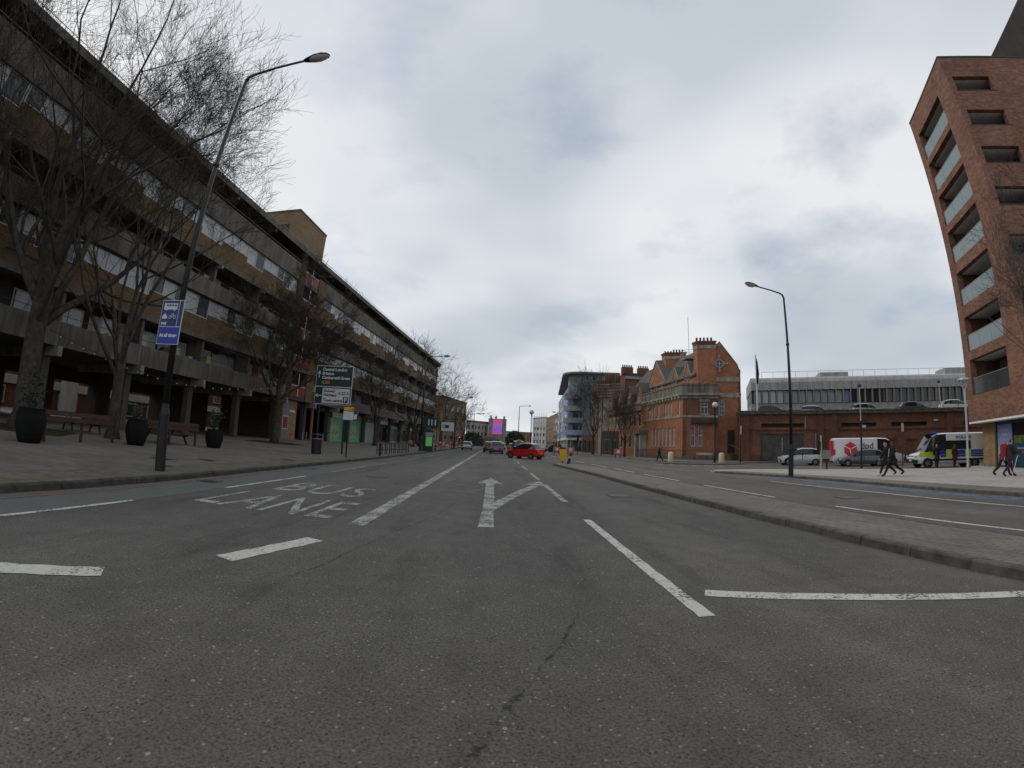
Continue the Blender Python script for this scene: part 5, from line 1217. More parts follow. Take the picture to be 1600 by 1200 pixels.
# ================================================================== STREET FURNITURE
def lamp_post(name, label, x, y, z, h, arm, rise, mat='black_metal', arm_dir=1, head='bowl', r0=.10, collar=True):
    t = thing(name, label, 'lamp post', (x, y, z), 0 if arm_dir > 0 else math.pi, 'street lamps along the road')
    MB().lathe([(r0*1.25, 0), (r0*1.25, 1.35), (r0*.95, 1.5), (r0*.9, 1.6)], 12).build('base', mat, t, smooth=False)
    MB().tube([(0, 0, 1.55), (0, 0, h*.55), (0, 0, h)], [r0*.85, r0*.7, r0*.5], 10).build('pole', mat, t, smooth=True)
    for q in (.36, .72): MB().lathe([(r0*.9, h*q), (r0*.95, h*q+.04), (r0*.75, h*q+.1)], 10).build('collar', mat, t)
    MB().tube([(0, 0, h-.02), (.06, 0, h+.12), (.22, 0, h+.20), (arm*.5, 0, h+.20+rise*.5), (arm, 0, h+.2+rise)], [r0*.5, r0*.45, r0*.4, r0*.36, r0*.34], 8).build('arm', 'dark_metal' if mat == 'black_metal' else mat, t, smooth=True)
    L = Matrix.Translation((arm, 0, h+.2+rise)) @ Matrix.Rotation(-math.atan2(rise, arm), 4, 'Y')
    m = MB(); n = 14
    hood = [(.0, .055, .05), (.12, .10, .08), (.32, .15, .12), (.55, .155, .12), (.72, .10, .08), (.78, .03, .03)]
    for i, (a, w, hh_) in enumerate(hood):
        for k in range(n+1):
            an = math.pi*k/n; m.v.append((a, math.cos(an)*w, math.sin(an)*hh_))
    for i in range(len(hood)-1):
        for k in range(n): m.f.append((i*(n+1)+k, i*(n+1)+k+1, (i+1)*(n+1)+k+1, (i+1)*(n+1)+k))
    m.f.append(tuple(range(n+1)))
    m.xf(L); hd = m.build('lantern', 'dark_metal', t, smooth=True)
    m = MB(); bowl = [(.16, .03, .02), (.28, .125, .10), (.50, .14, .13), (.68, .09, .08), (.76, .02, .02)]
    for i, (a, w, hh_) in enumerate(bowl):
        for k in range(n+1):
            an = math.pi+math.pi*k/n; m.v.append((a, math.cos(an)*w, math.sin(an)*hh_))
    for i in range(len(bowl)-1):
        for k in range(n): m.f.append((i*(n+1)+k, i*(n+1)+k+1, (i+1)*(n+1)+k+1, (i+1)*(n+1)+k))
    m.xf(L); m.build('bowl', 'lantern_bowl', hd, smooth=True)
    return t
lamp_post('street_lamp', 'tall black street lamp carrying the blue bus lane sign', -7.9, 8.95, .13, 11.05, 1.75, .35)
lamp_post('street_lamp', 'tall black street lamp on the plaza corner at the right', 14.45, 18.65, .11, 9.1, 1.55, .2, arm_dir=-1)
lamp_post('street_lamp', 'black street lamp beside the green kiosk on the left pavement', -7.55, 44.0, .12, 9.6, 1.7, .1, r0=.12)
lamp_post('street_lamp', 'street lamp in front of the tan brick flats on the left', -6.6, 70.5, .12, 8.1, 1.9, .1, r0=.12)
lamp_post('street_lamp', 'smallest street lamp far down the left pavement', -5.3, 104, .12, 7.8, 1.7, .1, r0=.13)
lamp_post('street_lamp', 'distant street lamp standing behind the red hatchback', 5.2, 98, .0, 9.8, 1.9, .1, r0=.13, mat='dark_metal')
lamp_post('street_lamp', 'thin distant street lamp in front of the blue flats', 13.2, 88, .1, 7.8, -1.2 and 1.0, .1, r0=.09, mat='dark_metal', arm_dir=-1)
def globe_lamp(label, x, y, z, h, r=.27, mat='black_metal', cat='lamp post'):
    t = thing('globe_lamp', label, cat, (x, y, z), 0, 'globe lamps')
    MB().lathe([(.11, 0), (.11, .9), (.065, 1.0), (.055, h-.2), (.1, h-.12), (.1, h)], 10).build('pole', mat, t, smooth=True)
    MB().ball((0, 0, h+r*.92), r, 14, 9).build('globe', 'globe_white', t, smooth=True)
gx, gy = pol(28.48, 45.8); globe_lamp('white globe lamp on a dark post by the station corner', gx, gy, .08, 5.55, .30)
gx, gy = pol(4.68, 66); globe_lamp('white globe lamp on a slim post beyond the red hatchback', gx, gy, 0, 6.0, .36)
# bus lane sign on the lamp post
sg = thing('bus_lane_sign', 'blue bus, taxi and cycle lane sign reading At all times', 'sign', (-7.93, 8.80, 3.13), R(3))
W_, H1, H2 = .66, .46, .66; LN = R(0)
def plate(parent, name, mat, x0, x1, z0, z1, y0, y1): return MB().box(x0, x1, y0, y1, z0, z1).build(name, mat, parent)
plate(sg, 'plate', 'sign_white', -.40, .26, 0, 1.10, 0, .02)
plate(sg, 'lower_panel', 'sign_blue_bright', -.385, .245, .015, .425, -.004, -.001); plate(sg, 'upper_panel', 'sign_blue', -.385, .115, .445, 1.085, -.004, -.001); plate(sg, 'side_panel', 'sign_blue', .135, .245, .445, 1.085, -.004, -.001)
tx = lambda s, x, z, size, al='LEFT', mat='sign_white', b=.007: text('lettering', s, size, mat, sg, face_mat((x, -.006, z), (1, 0, 0), (0, 0, 1)), align=al, bold=b)
tx('At all times', -.07, .185, .115, 'CENTER'); tx('taxi', -.345, .485, .11)
bus = plate(sg, 'bus_symbol', 'sign_white', -.33, .075, .86, 1.02, -.007, -.005)
for k in range(4): plate(bus, 'bus_window', 'sign_blue', -.26+k*.082, -.20+k*.082, .945, .99, -.009, -.0075)
for x in (-.25, 0.0): MB().lathe([(.032, -.010), (.032, -.0055)], 12, (x, 0, .862), 'y').build('bus_wheel', 'sign_white', bus)
MB().ext([(-.345, -.005, .63), (-.19, -.005, .63), (-.185, -.005, .68), (-.215, -.005, .70), (-.24, -.005, .745), (-.262, -.005, .75), (-.267, -.005, .785), (-.273, -.005, .75), (-.30, -.005, .745), (-.325, -.005, .70), (-.35, -.005, .68)], (0, -.003, 0)).build('taxi_symbol', 'sign_white', sg)
cy = MB()
for x in (-.105, .035):
    n = 14
    V = [(x+math.cos(2*math.pi*k/n)*r, -.006, .672+math.sin(2*math.pi*k/n)*r) for k in range(n) for r in (.032, .042)]
    cy.add(V, [(2*k, 2*k+1, (2*k+3) % (2*n), (2*k+2) % (2*n)) for k in range(n)])
def bar(m, a, b, w=.009):
    a, b = Vector(a), Vector(b); d = (b-a).normalized(); o = Vector((-d.y, d.x))*w/2
    m.add([(p.x, -.0065, p.y) for p in (a+o, b+o, b-o, a-o)], [(0, 1, 2, 3)])
for a, b in (((-.105, .672), (-.07, .735)), ((-.07, .735), (.0, .735)), ((.0, .735), (.035, .672)), ((-.07, .735), (-.035, .675)), ((-.035, .675), (.005, .74)), ((-.035, .675), (-.105, .672)), ((.005, .74), (-.01, .765)), ((-.075, .76), (-.055, .76))): bar(cy, a, b)
cy.build('cycle_symbol', 'sign_white', sg)
for z in (.2, .85): MB().tube([(-.02, .03, z), (-.02, .15, z)], .03, 6).build('bracket', 'black_metal', sg)

# big green direction sign
D = 27.2; cxs, cys = pol(-21.5, D); dz = CAMH+.0625*D
ds = thing('direction_sign', 'large green direction sign for Central London with a white Dulwich panel', 'sign', (cxs, cys, gz(cxs)), R(-2))
b0 = dz-gz(cxs); w2 = 1.20; hh2 = 2.36
def dp(name, mat, x0, x1, z0, z1, y0, y1, parent=ds): return MB().box(x0, x1, y0, y1, b0+z0, b0+z1).build(name, mat, parent)
dp('plate', 'sign_white', -w2, w2, 0, hh2, 0, .03); dp('upper_panel', 'sign_green', -w2+.03, w2-.03, 1.10, hh2-.03, -.006, -.001); dp('lower_panel', 'sign_green', -w2+.03, w2-.03, .03, 1.05, -.006, -.001)
dp('inset_panel', 'sign_white', -.68, w2-.1, .08, .98, -.012, -.007)
def dtx(s, x, z, size, mat='sign_white', y=-.010): text('lettering', s, size, mat, ds, face_mat((x, y, b0+z), (1, 0, 0), (0, 0, 1)), bold=.009)
dtx('Central London', -.80, 2.05, .25); dtx('Brixton', -.80, 1.80, .25); dtx('Camberwell Green', -.80, 1.55, .235); dtx('A202', -.80, 1.25, .25, 'orange_text')
dtx('Dulwich', -.60, .74, .23, 'sign_black', -.014); dtx('Nunhead', -.60, .50, .23, 'sign_black', -.014); dtx('A 2215', .34, .62, .24, 'sign_black', -.014); dtx('Town centre', -.60, .17, .24, 'sign_black', -.014)
pk = dp('parking_symbol', 'sign_blue', .70, 1.02, .13, .50, -.018, -.0125); text('lettering', 'P', .36, 'sign_white', ds, face_mat((.765, -.020, b0+.19), (1, 0, 0), (0, 0, 1)), bold=.01)
def arrow(p, ang, s, mat='sign_white'):
    P = [(-.05, -.5), (.05, -.5), (.05, .12), (.22, .12-.14), (.22, .06), (0, .5), (-.22, .06), (-.22, -.02), (-.05, .12)]; c, sn = math.cos(ang), math.sin(ang)
    MB().ext([(p[0]+(x*c-y*sn)*s, -.008, b0+p[1]+(x*sn+y*c)*s) for x, y in P], (0, -.003, 0)).build('arrow', mat, ds)
arrow((-1.0, 1.83), 0, .46); arrow((-.95, .52), math.pi/2, .46)
for x in (-.85, .85): MB().tube([(x, .08, 0), (x, .08, b0+hh2-.1)], .06, 8).build('post', 'black_metal', ds)
# litter bin
lb_ = thing('litter_bin', 'black cylindrical litter bin on the left pavement below the green sign', 'bin', (-9.8, 23.1, gz(-9.8)))
MB().lathe([(.26, 0), (.27, .04), (.29, .78), (.31, .80), (.31, .86), (.29, .88)], 16).build('body', 'black_metal', lb_, smooth=False)
MB().lathe([(.31, 1.02), (.31, 1.05), (.22, 1.10), (.02, 1.12)], 16).build('lid', 'black_metal', lb_)
for a in range(4): MB().tube([(math.cos(a*1.57+.6)*.27, math.sin(a*1.57+.6)*.27, .88), (math.cos(a*1.57+.6)*.27, math.sin(a*1.57+.6)*.27, 1.02)], .02, 4).build('lid_support', 'black_metal', lb_)
MB().lathe([(.312, .81), (.316, .83), (.312, .85)], 16).build('rim_band', 'grey_metal', lb_)
# post with small plates
ps = thing('plate_post', 'thin black post with yellow and white notice plates near the kerb', 'sign post', (-8.05, 23.1, .13))
MB().tube([(0, 0, 0), (0, 0, 2.75)], .045, 8).build('post', 'black_metal', ps)
MB().box(-.28, .28, -.07, -.045, 2.52, 2.72).build('yellow_plate', 'sign_yellow', ps); MB().box(-.30, .28, -.07, -.045, 2.02, 2.48).build('white_plate', 'sign_white', ps); MB().box(.29, .46, -.02, 0, 2.08, 2.34).build('side_plate', 'sign_white', ps); MB().box(.16, .26, -.075, -.0705, 2.56, 2.66).build('red_mark', 'red_plastic', ps)
# cycle stands
cs = thing('cycle_stands', 'row of black steel cycle stands on a rail near the kerb', 'cycle rack', (-8.0, 29.2, .13), math.atan2(8.2, .45))
for k in range(8):
    x = k*1.12; st = MB().tube([(x, -.02, 0), (x, -.02, .62), (x+.06, -.02, .74), (x+.2, -.02, .8), (x+.5, -.02, .8), (x+.64, -.02, .74), (x+.7, -.02, .62), (x+.7, -.02, 0)], .028, 6).build('stand', 'black_metal', cs)
    MB().tube([(x+.1, -.02, .5), (x+.1, -.02, .72)], .034, 6).build('reflective_band', 'light_metal', st)
MB().tube([(-.1, 0, .32), (8.7, 0, .32)], .05, 6).build('rail', 'black_metal', cs); MB().tube([(-.1, 0, .82), (8.7, 0, .82)], .03, 6).build('rail', 'black_metal', cs)
bb = MB().lathe([(.085, 0), (.085, .68), (.1, .7), (.1, .76), (.05, .84)], 10).build('bollard', 'black_metal', None, loc=(-7.35, 27.6, .13)); tag(bb, 'single short black bollard in front of the cycle stands', 'bollard')
# planters with plants, timber barrier boards between
def planter(label, x, y, hgt, r, seed, ph):
    rn = random.Random(seed); t = thing('planter', label, 'planter', (x, y, gz(x)), rn.uniform(0, 1), 'planters on the left pavement')
    MB().lathe([(r*.72, 0), (r*.86, hgt*.2), (r, hgt*.5), (r*.98, hgt*.8), (r*.86, hgt*.96), (r*.92, hgt), (r*.8, hgt), (r*.78, hgt*.9)], 18).build('pot', 'planter_black', t, smooth=True)
    MB().lathe([(.01, hgt*.89), (r*.78, hgt*.9)], 14).build('soil', 'earth', t)
    pl = MB(); stems = MB()
    for s in range(7):
        a = rn.uniform(0, 6.28); tip = Vector((math.cos(a)*rn.uniform(.05, .4), math.sin(a)*rn.uniform(.05, .4), hgt+ph*rn.uniform(.5, 1))); b = Vector((math.cos(a)*.1, math.sin(a)*.1, hgt*.88)); stems.tube([b, b.lerp(tip, .5)+Vector((rn.gauss(0, .04), rn.gauss(0, .04), 0)), tip], [.012, .009, .005], 4)
        for k in range(26):
            f = rn.uniform(.15, 1); p = b.lerp(tip, f)+Vector((rn.gauss(0, .09), rn.gauss(0, .09), rn.gauss(0, .05))); d1 = Vector((rn.gauss(0, 1), rn.gauss(0, 1), rn.gauss(0, .6))).normalized()*rn.uniform(.04, .09); d2 = d1.orthogonal().normalized()*.03
            pl.add([p-d1, p+d2, p+d1, p-d2], [(0, 1, 2, 3)])
    stems.build('stems', 'bark', t); pl.build('foliage', 'leaf_dark', t)
planter('leftmost black planter with the tallest climbing plant beside the thick trunk', -13.5, 9.2, 1.0, .46, 1, 1.3)
planter('middle black planter with a bushy plant beside the forked tree', -13.7, 14.0, .98, .44, 2, .7)
planter('black planter with a thin tall plant nearest the green direction sign', -13.1, 18.4, .86, .42, 3, 1.15)
def board(label, a, b):
    A_, B_ = Vector(a), Vector(b); L = (B_-A_).length; t = thing('timber_barrier', label, 'barrier', (a[0], a[1], gz(a[0])), math.atan2(B_.y-A_.y, B_.x-A_.x), 'timber boards between the planters')
    for z in (.66, .84): MB().box(0, L, -.02, .02, z, z+.16).build('board', 'wood_brown', t)
    for x in (.1, L/2, L-.1): MB().box(x-.04, x+.04, .021, .10, -.03, 1.0).build('post', 'wood_brown', t)
board('brown timber barrier between the leftmost and middle planters', (-13.8, 9.9), (-14.2, 13.4)); board('brown timber barrier between the middle planter and the one nearest the green sign', (-14.1, 14.6), (-13.6, 17.8))
def picnic(label, x, y, rz):
    t = thing('picnic_table', label, 'table', (x, y, gz(x)), rz, 'picnic tables')
    for k in range(5): MB().box(-.9, .9, -.36+k*.147, -.36+k*.147+.135, .72, .755).build('top_plank', 'wood_bench', t)
    for s in (-1, 1):
        for k in range(2): MB().box(-.9, .9, s*.70+(k-1)*.14, s*.70+(k-1)*.14+.13, .43, .465).build('seat_plank', 'wood_bench', t)
        for e_ in (-.65, .65):
            MB().ext([(e_-.03, s*.2, .72), (e_-.03, s*.29, .72), (e_-.03, s*.76, 0), (e_-.03, s*.67, 0)], (.06, 0, 0)).build('leg', 'wood_bench', t)
    for e_ in (-.60, .60): MB().box(e_-.03, e_+.03, -.78, .78, .36, .428).build('cross_beam', 'wood_bench', t)
picnic('dark wooden picnic table behind the leftmost timber barrier', -18.6, 15.4, R(70)); picnic('dark wooden picnic table behind the middle planter', -14.8, 17.0, R(80))
# string of lights between tree and flats
sl_ = thing('string_lights', 'thin sagging cable of small bulbs strung under the trees', 'string lights', (-17.6, 12.2, 4.3))
P = []
for k in range(25):
    f = k/24; P.append((f*4.6, f*11.5, -.9*math.sin(math.pi*f)-.5*f))
MB().tube(P, .012, 4).build('cable', 'black_metal', sl_)
for p in P[1::1]: MB().ball((p[0], p[1], p[2]-.07), .035, 6, 4).build('bulb', 'lantern_bowl', sl_)
# kiosk, backs of signs, roadworks on the left far pavement
kx, ky = pol(-8.8, 46.6); ki = thing('information_kiosk', 'dark upright street kiosk with a bright green poster', 'kiosk', (kx, ky, .12), R(6))
MB().box(-.55, .55, -.2, .2, 0, 2.25).build('casing', 'black_metal', ki); MB().box(-.22, .45, -.215, -.201, .55, 1.55).build('poster', 'screen_green', ki); MB().box(-.3, .5, -.215, -.201, 1.6, 2.0).build('header', 'grey_metal', ki); MB().lathe([(.55, 0), (.3, .2), (.02, .25)], 12, (0, 0, 2.25), sy=.4).build('cap', 'black_metal', ki)
def sign_back(label, az, D, el0, el1, w, mat, posts=2, bars=None):
    x, y = pol(az, D); t = thing('road_sign', label, 'sign', (x, y, .12), 0); z0, z1 = CAMH+el0*D-.12, CAMH+el1*D-.12
    MB().box(-w/2, w/2, -.03, .0, z0, z1).build('plate', mat, t)
    for s in ((-1, 1) if posts == 2 else (0,)): MB().tube([(s*w*.42, .06, 0), (s*w*.42, .06, z1+.1)], .05, 6).build('post', 'black_metal', t)
    if bars:
        for i, (a, b, c, d, m_) in enumerate(bars): MB().box(-w/2+w*a, -w/2+w*b, -.05-.002*i, -.031, z0+(z1-z0)*c, z0+(z1-z0)*d).build('sign_mark', m_, t)
    return t
sign_back('dark green road sign panel just above the kiosk', -8.6, 50, .028, .05, 1.8, 'sign_green', 2, [(.35, .42, .2, .8, 'sign_white'), (.55, .62, .2, .8, 'sign_white'), (.78, .85, .2, .8, 'sign_white')])
sign_back('white rectangular route sign right of the kiosk', -6.35, 58, .0215, .0415, 1.65, 'sign_white', 2, [(.12, .62, .35, .68, 'sign_black'), (.15, .3, .42, .6, 'sign_white')])
for i, (az, D, lab, mt) in enumerate([(-7.2, 56, 'red and white roadworks barrier nearest the kiosk', 'pink_plastic'), (-5.4, 78, 'red and white roadworks barrier nearest the traffic light', 'pink_plastic')]):
    x, y = pol(az, D); t = thing('roadworks_barrier', lab, 'barrier', (x, y, .12), R(10*i-8), 'roadworks barriers on the left')
    for z in (.35, .78): MB().box(-.8, .8, -.03, .03, z, z+.28).build('board', mt, t)
    for q in range(3): MB().box(-.55+q*.5, -.4+q*.5, -.04, -.031, .8, 1.04).build('white_stripe', 'white_paint', t)
    for s in (-.7, .7): MB().box(s-.04, s+.04, -.25, .25, 0, .06).build('foot', 'black_metal', t); MB().box(s-.03, s+.03, -.029, .029, .061, 1.15).build('leg', 'red_plastic', t)
def traffic_light(label, az, D, h, lit, z=.12):
    x, y = pol(az, D); t = thing('traffic_light', label, 'traffic light', (x, y, z), 0)
    MB().tube([(0, 0, 0), (0, 0, h)], .06, 8).build('pole', 'black_metal', t); MB().box(-.17, .17, -.16, .10, h-1.0, h+.05).build('housing', 'black_metal', t)
    for k in range(3): MB().lathe([(.10, -.175), (.10, -.161)], 12, (0, 0, h-.17-k*.31), 'y').build('lens', 'lamp_red' if k == lit else 'trim_black', t); 
    return t
traffic_light('traffic light showing red beside the roadworks on the left', -4.7, 84, 2.15, 0)
traffic_light('dark traffic light in front of the corner shop', 10.9, 78, 3.3, -1)
# objects outside the shops
for i, (az, D, mt, lab) in enumerate([(-11.1, 62, 'pink_plastic', 'pink round display outside the shops behind the cycle stands'), (-9.95, 63, 'purple_cloth', 'purple draped display outside the shops behind the cycle stands')]):
    x, y = pol(az, D); o = MB().lathe([(.05, .1), (.3, .15), (.42, .5), (.3, .85), (.05, .95)], 12).build('shop_display', mt, None, smooth=True, loc=(x, y, gz(x))); tag(o, lab, 'display')
# island: yellow shield back and leaning bollard
ks = thing('keep_left_sign', 'yellow shield-shaped sign plate on the tip of the island', 'sign', (5.02, 31.6, .118), R(8))
MB().ext([(-.26, 0, 1.02), (.26, 0, 1.02), (.26, 0, .42), (.22, 0, .3), (.0, 0, .12), (-.22, 0, .3), (-.26, 0, .42)], (0, .04, 0)).build('shield', 'sign_yellow', ks); MB().tube([(0, .09, 0), (0, .09, 1.1)], .04, 6).build('post', 'black_metal', ks); MB().box(-.2, .2, .03, .16, 1.03, 1.16).build('cap', 'black_metal', ks)
lbz = thing('leaning_bollard', 'knocked over black and yellow bollard leaning on the island tip', 'bollard', (5.28, 30.7, .118)); lbz.rotation_euler = (R(-5), R(13), 0)
MB().lathe([(.11, 0), (.10, .45), (.085, .9), (.05, .98)], 12).build('body', 'sign_black', lbz); MB().lathe([(.106, .4), (.104, .55)], 12).build('band', 'yellow_plastic', lbz); MB().lathe([(.092, .8), (.086, .95)], 12).build('top_band', 'orange_text', lbz)
# cream and yellow bollards on the refuge
for lab, az, D in (('cream and yellow bollard on the refuge nearest the walking figure', 22.95, 42.8), ('cream and yellow bollard beside the globe lamp post', 29.3, 44.6)):
    x, y = pol(az, D); t = thing('refuge_bollard', lab, 'bollard', (x, y, .12), 0, 'cream and yellow refuge bollards')
    MB().lathe([(.26, 0), (.27, .1), (.25, .9), (.2, .98), (.02, 1.02)], 14).build('body', 'cream_plastic', t, smooth=True); MB().box(.02, .2, -.28, -.2, .12, .85).build('yellow_panel', 'yellow_plastic', t)
for lab, az, D in (('red and white roadworks sign disc left of the yellow shield', 8.2, 62), ('red and white roadworks barrier right of the leaning bollard', 10.0, 62), ('pink notice board below the slender tree', 16.2, 58)):
    x, y = pol(az, D); t = thing('roadworks_sign', lab, 'sign', (x, y, .1)); MB().box(-.55, .55, -.03, .03, .45, 1.15).build('board', 'pink_plastic', t); MB().box(-.2, .2, -.04, -.031, .6, 1.0).build('white_mark', 'white_paint', t)
    for s in (-.35, .35): MB().box(s-.04, s+.04, .031, .07, 0, 1.1).build('leg', 'black_metal', t)
# right side posts
def post(name, label, cat, az, D, z, h, r, mat, extra=None):
    x, y = pol(az, D); t = thing(name, label, cat, (x, y, z)); MB().tube([(0, 0, 0), (0, 0, h)], r, 8).build('pole', mat, t)
    if extra: extra(t)
    return t
def tree_light(t):
    MB().lathe([(.02, 5.02), (.38, 5.2), (.36, 5.30), (.02, 5.34)], 14).build('lamp_disc', 'light_metal', t)
    for k in range(4): MB().tube([(0, 0, 4.55), (math.cos(k*1.57)*.33, math.sin(k*1.57)*.33, 5.18)], .025, 5).build('strut', 'light_metal', t)
post('plaza_lamp', 'silver plaza lamp with a shallow disc head beside the brick tower', 'lamp post', 57.45, 31.5, .11, 4.7, .065, 'light_metal', tree_light)
post('flagpole', 'white flagpole with a furled dark flag above the yard gate', 'flagpole', 33.72, 56.2, 3.6, 9.4, .09, 'white_paint', lambda t: (MB().tube([(.05, -.05, 5.8), (.14, -.1, 7.0), (.1, -.05, 8.4), (.06, 0, 9.1)], [.12, .2, .14, .05], 6).build('furled_flag', 'cloth_navy', t, smooth=True), MB().box(-.08, .08, .08, .6, .2, .35).build('bracket', 'dark_metal', t)))
post('signpost', 'pale thin pole with a small dark signal box left of the white delivery van', 'sign post', 41.28, 33.2, .11, 2.32, .05, 'light_metal', lambda t: MB().box(-.24, -.06, -.05, .08, 1.3, 1.9).build('signal_box', 'sign_black', t))
post('cabinet_post', 'small grey information cabinet on a dark leg left of the delivery van', 'cabinet', 41.95, 33.6, .11, .9, .06, 'black_metal', lambda t: MB().box(-.28, .28, -.12, .12, .72, 1.32).build('cabinet', 'grey_metal', t))
post('side_street_lamp', 'slim dark lamp post standing in front of the white delivery van', 'lamp post', 45.93, 38.5, .02, 3.6, .075, 'black_metal', lambda t: (MB().tube([(0, 0, 3.6), (0, 0, 6.2)], .05, 6).build('upper_pole', 'light_metal', t), MB().ball((0, 0, 6.35), .17, 8, 6).build('head', 'dark_metal', t, smooth=True), MB().box(.05, .45, -.1, .1, 3.1, 3.3).build('side_lantern', 'sign_white', t)))
post('parking_sign', 'thin dark pole with a small parking plate between the couple and the police van', 'sign post', 50.52, 43.5, .02, 3.4, .045, 'dark_metal', lambda t: MB().box(-.13, .13, -.07, -.045, 2.9, 3.6).build('plate', 'sign_white', t))
post('deck_lamp', 'slim pale lamp on the car deck in front of the dark office windows', 'lamp post', 54.8, 66, 5.6, 4.0, .06, 'light_metal', lambda t: MB().ball((0, 0, 4.1), .2, 8, 6).build('head', 'dark_metal', t, smooth=True))
post('traffic_pole', 'black pole with a small white plate by the station steps', 'pole', 31.65, 49.5, .08, 7.3, .06, 'black_metal', lambda t: (MB().box(-.07, .07, -.08, -.06, 3.0, 3.9).build('plate', 'sign_white', t), MB().ball((0, 0, 7.3), .12, 8, 5).build('finial', 'black_metal', t)))
post('thin_sign_pole', 'thin dark sign pole in front of the dark shop trees', 'pole', 14.0, 70, .1, 9.5, .06, 'black_metal')

# ================================================================== BARE TREES
def bare_tree(name, label, loc, h, trunk_r, fork, spread, seed, levels=5, limbs=6, mat='bark', lean=(0, 0), twig=0.009, group=None, bud=0, dens=1.0, up=0.25, inner=1.0, crown_base=None, rmax=99):
    rn = random.Random(seed)
    t = thing(name, label, 'tree', loc, 0, group)
    tr = MB(); cr = MB(); buds = MB(); n_seg = [0]
    # trunk with flare and slight bends
    pts = []; rad = []
    n = 7
    for i in range(n+1):
        f = i/n; pts.append(Vector((lean[0]*f+rn.uniform(-.03, .03)*fork*.3*f, lean[1]*f+rn.uniform(-.03, .03)*fork*.3*f, fork*f-.1))); rad.append(trunk_r*(1.0-.22*f)*(1+.55*max(0, .14-f)/.14))
    tr.tube(pts, rad, 12); top = pts[-1]
    tr.ball(tuple(top), rad[-1]*1.05, 10, 6)
    def grow(p, d, L, r, lev):
        n_seg[0] += 1
        if math.hypot(p.x, p.y) > rmax*rn.uniform(.8, 1.0): return
        k = 5 if lev < 3 else 4 if lev < 5 else 3
        P = [p.copy()]; dd = d.copy(); q = p.copy(); RR = [r]
        for i in range(k):
            w_ = .10+.016*lev; dd = (dd+Vector((rn.gauss(0, w_), rn.gauss(0, w_), rn.gauss(0, w_*.8)+up*.22))).normalized()
            q = q+dd*(L/k); P.append(q.copy()); RR.append(max(twig*.7, r*(1-.62*(i+1)/k)))
        sides = 8 if lev == 0 else 6 if lev == 1 else 4 if lev == 2 else 3
        (tr if lev == 0 and False else cr).tube(P, RR, sides, cap=False)
        if lev >= levels:
            if bud and rn.random() < bud:
                e = P[-1]; s = rn.uniform(.03, .07); o = len(buds.v); buds.add([e+Vector((-s, 0, 0)), e+Vector((s, 0, 0)), e+Vector((0, s, s*1.4)), e+Vector((0, -s, s))], [(0, 1, 2), (0, 3, 1)])
            return
        nc = rn.choice([3, 4, 4, 5]) if lev < levels-1 else rn.choice([5, 6, 6, 7])
        nc = max(2, int(round(nc*dens)))
        for j in range(nc):
            f = rn.uniform(.30, .98) if j else 1.0
            i = min(k-1, int(f*k)); a = P[i].lerp(P[i+1], f*k-i) if f < 1 else P[-1]
            base = (P[i+1]-P[i]).normalized(); ax = base.orthogonal().normalized()
            ax.rotate(Matrix.Rotation(rn.uniform(0, 6.283), 3, base))
            ang = R(rn.uniform(22, 52)) if j else R(rn.uniform(4, 18))
            nd = base.copy(); nd.rotate(Matrix.Rotation(ang, 3, ax))
            grow(a, nd, L*rn.uniform(.52, .74), max(twig, RR[i]*rn.uniform(.50, .68)), lev+1)
    for j in range(limbs):
        a = 2*math.pi*(j+rn.uniform(-.25, .25))/limbs; tilt = R(rn.uniform(*spread)) if j else R(rn.uniform(2, 12))
        d = Vector((math.cos(a)*math.sin(tilt), math.sin(a)*math.sin(tilt), math.cos(tilt)))
        f = rn.uniform(.72, 1.0) if j else 1.0
        p = pts[0].lerp(top, 1) if f > .95 else pts[int(f*n)]
        grow(Vector(p), d, (h-fork)*rn.uniform(.40, .54)*inner, rad[-1]*rn.uniform(.42, .62), 0+1)
    o1 = tr.build('trunk', mat, t, smooth=True); o2 = cr.build('crown', mat, t, smooth=True)
    if buds.v: buds.build('buds', 'leaf_bud', t, kind='stuff')
    return t
bare_tree('plane_tree', 'largest bare tree with a thick trunk and several limbs at the left edge', (-18.0, 11.9, gz(-18)), 22.5, .46, 5.6, (14, 52), 21, levels=6, limbs=9, dens=1.0, up=.3, twig=.008, rmax=8.4)
bare_tree('bare_tree', 'bare tree forking low behind the middle planter', (-16.2, 15.1, gz(-16.2)), 18.2, .26, 3.6, (8, 38), 35, levels=6, limbs=7, dens=.95, up=.35, twig=.008, rmax=5.6)
bare_tree('bare_tree', 'smaller spreading bare tree on a rough grass pit beside the litter bin', (-16.6, 30.9, gz(-16.6)), 13.4, .27, 4.0, (18, 64), 44, levels=6, limbs=9, bud=.05, twig=.011, dens=1.0, rmax=6.6)
bare_tree('bare_tree', 'bare street tree rising in front of the grey shutter', (-14.0, 49.9, gz(-14)), 13.0, .22, 3.6, (14, 44), 52, levels=5, limbs=7, twig=.012, bud=.06)
bare_tree('bare_tree', 'bare tree with low spreading limbs behind the green kiosk', (-11.6, 61, gz(-11.6)), 15.5, .24, 3.4, (18, 62), 63, levels=5, limbs=8, twig=.014)
bare_tree('bare_tree', 'pale twiggy tree past the end of the concrete flats', (*pol(-7.2, 98), .3), 17, .3, 4, (14, 48), 71, levels=5, limbs=7, twig=.012, mat='bark_grey')
bare_tree('bare_tree', 'small bare tree in front of the tan brick flats corner', (*pol(-4.3, 108), .2), 10.5, .2, 3, (16, 50), 72, levels=5, limbs=5, twig=.012)
bare_tree('bare_tree', 'dense dark bare tree in front of the striped brick block', (*pol(12.9, 76), .1), 14.5, .2, 4.0, (10, 42), 81, levels=5, limbs=8, twig=.013, dens=1.05)
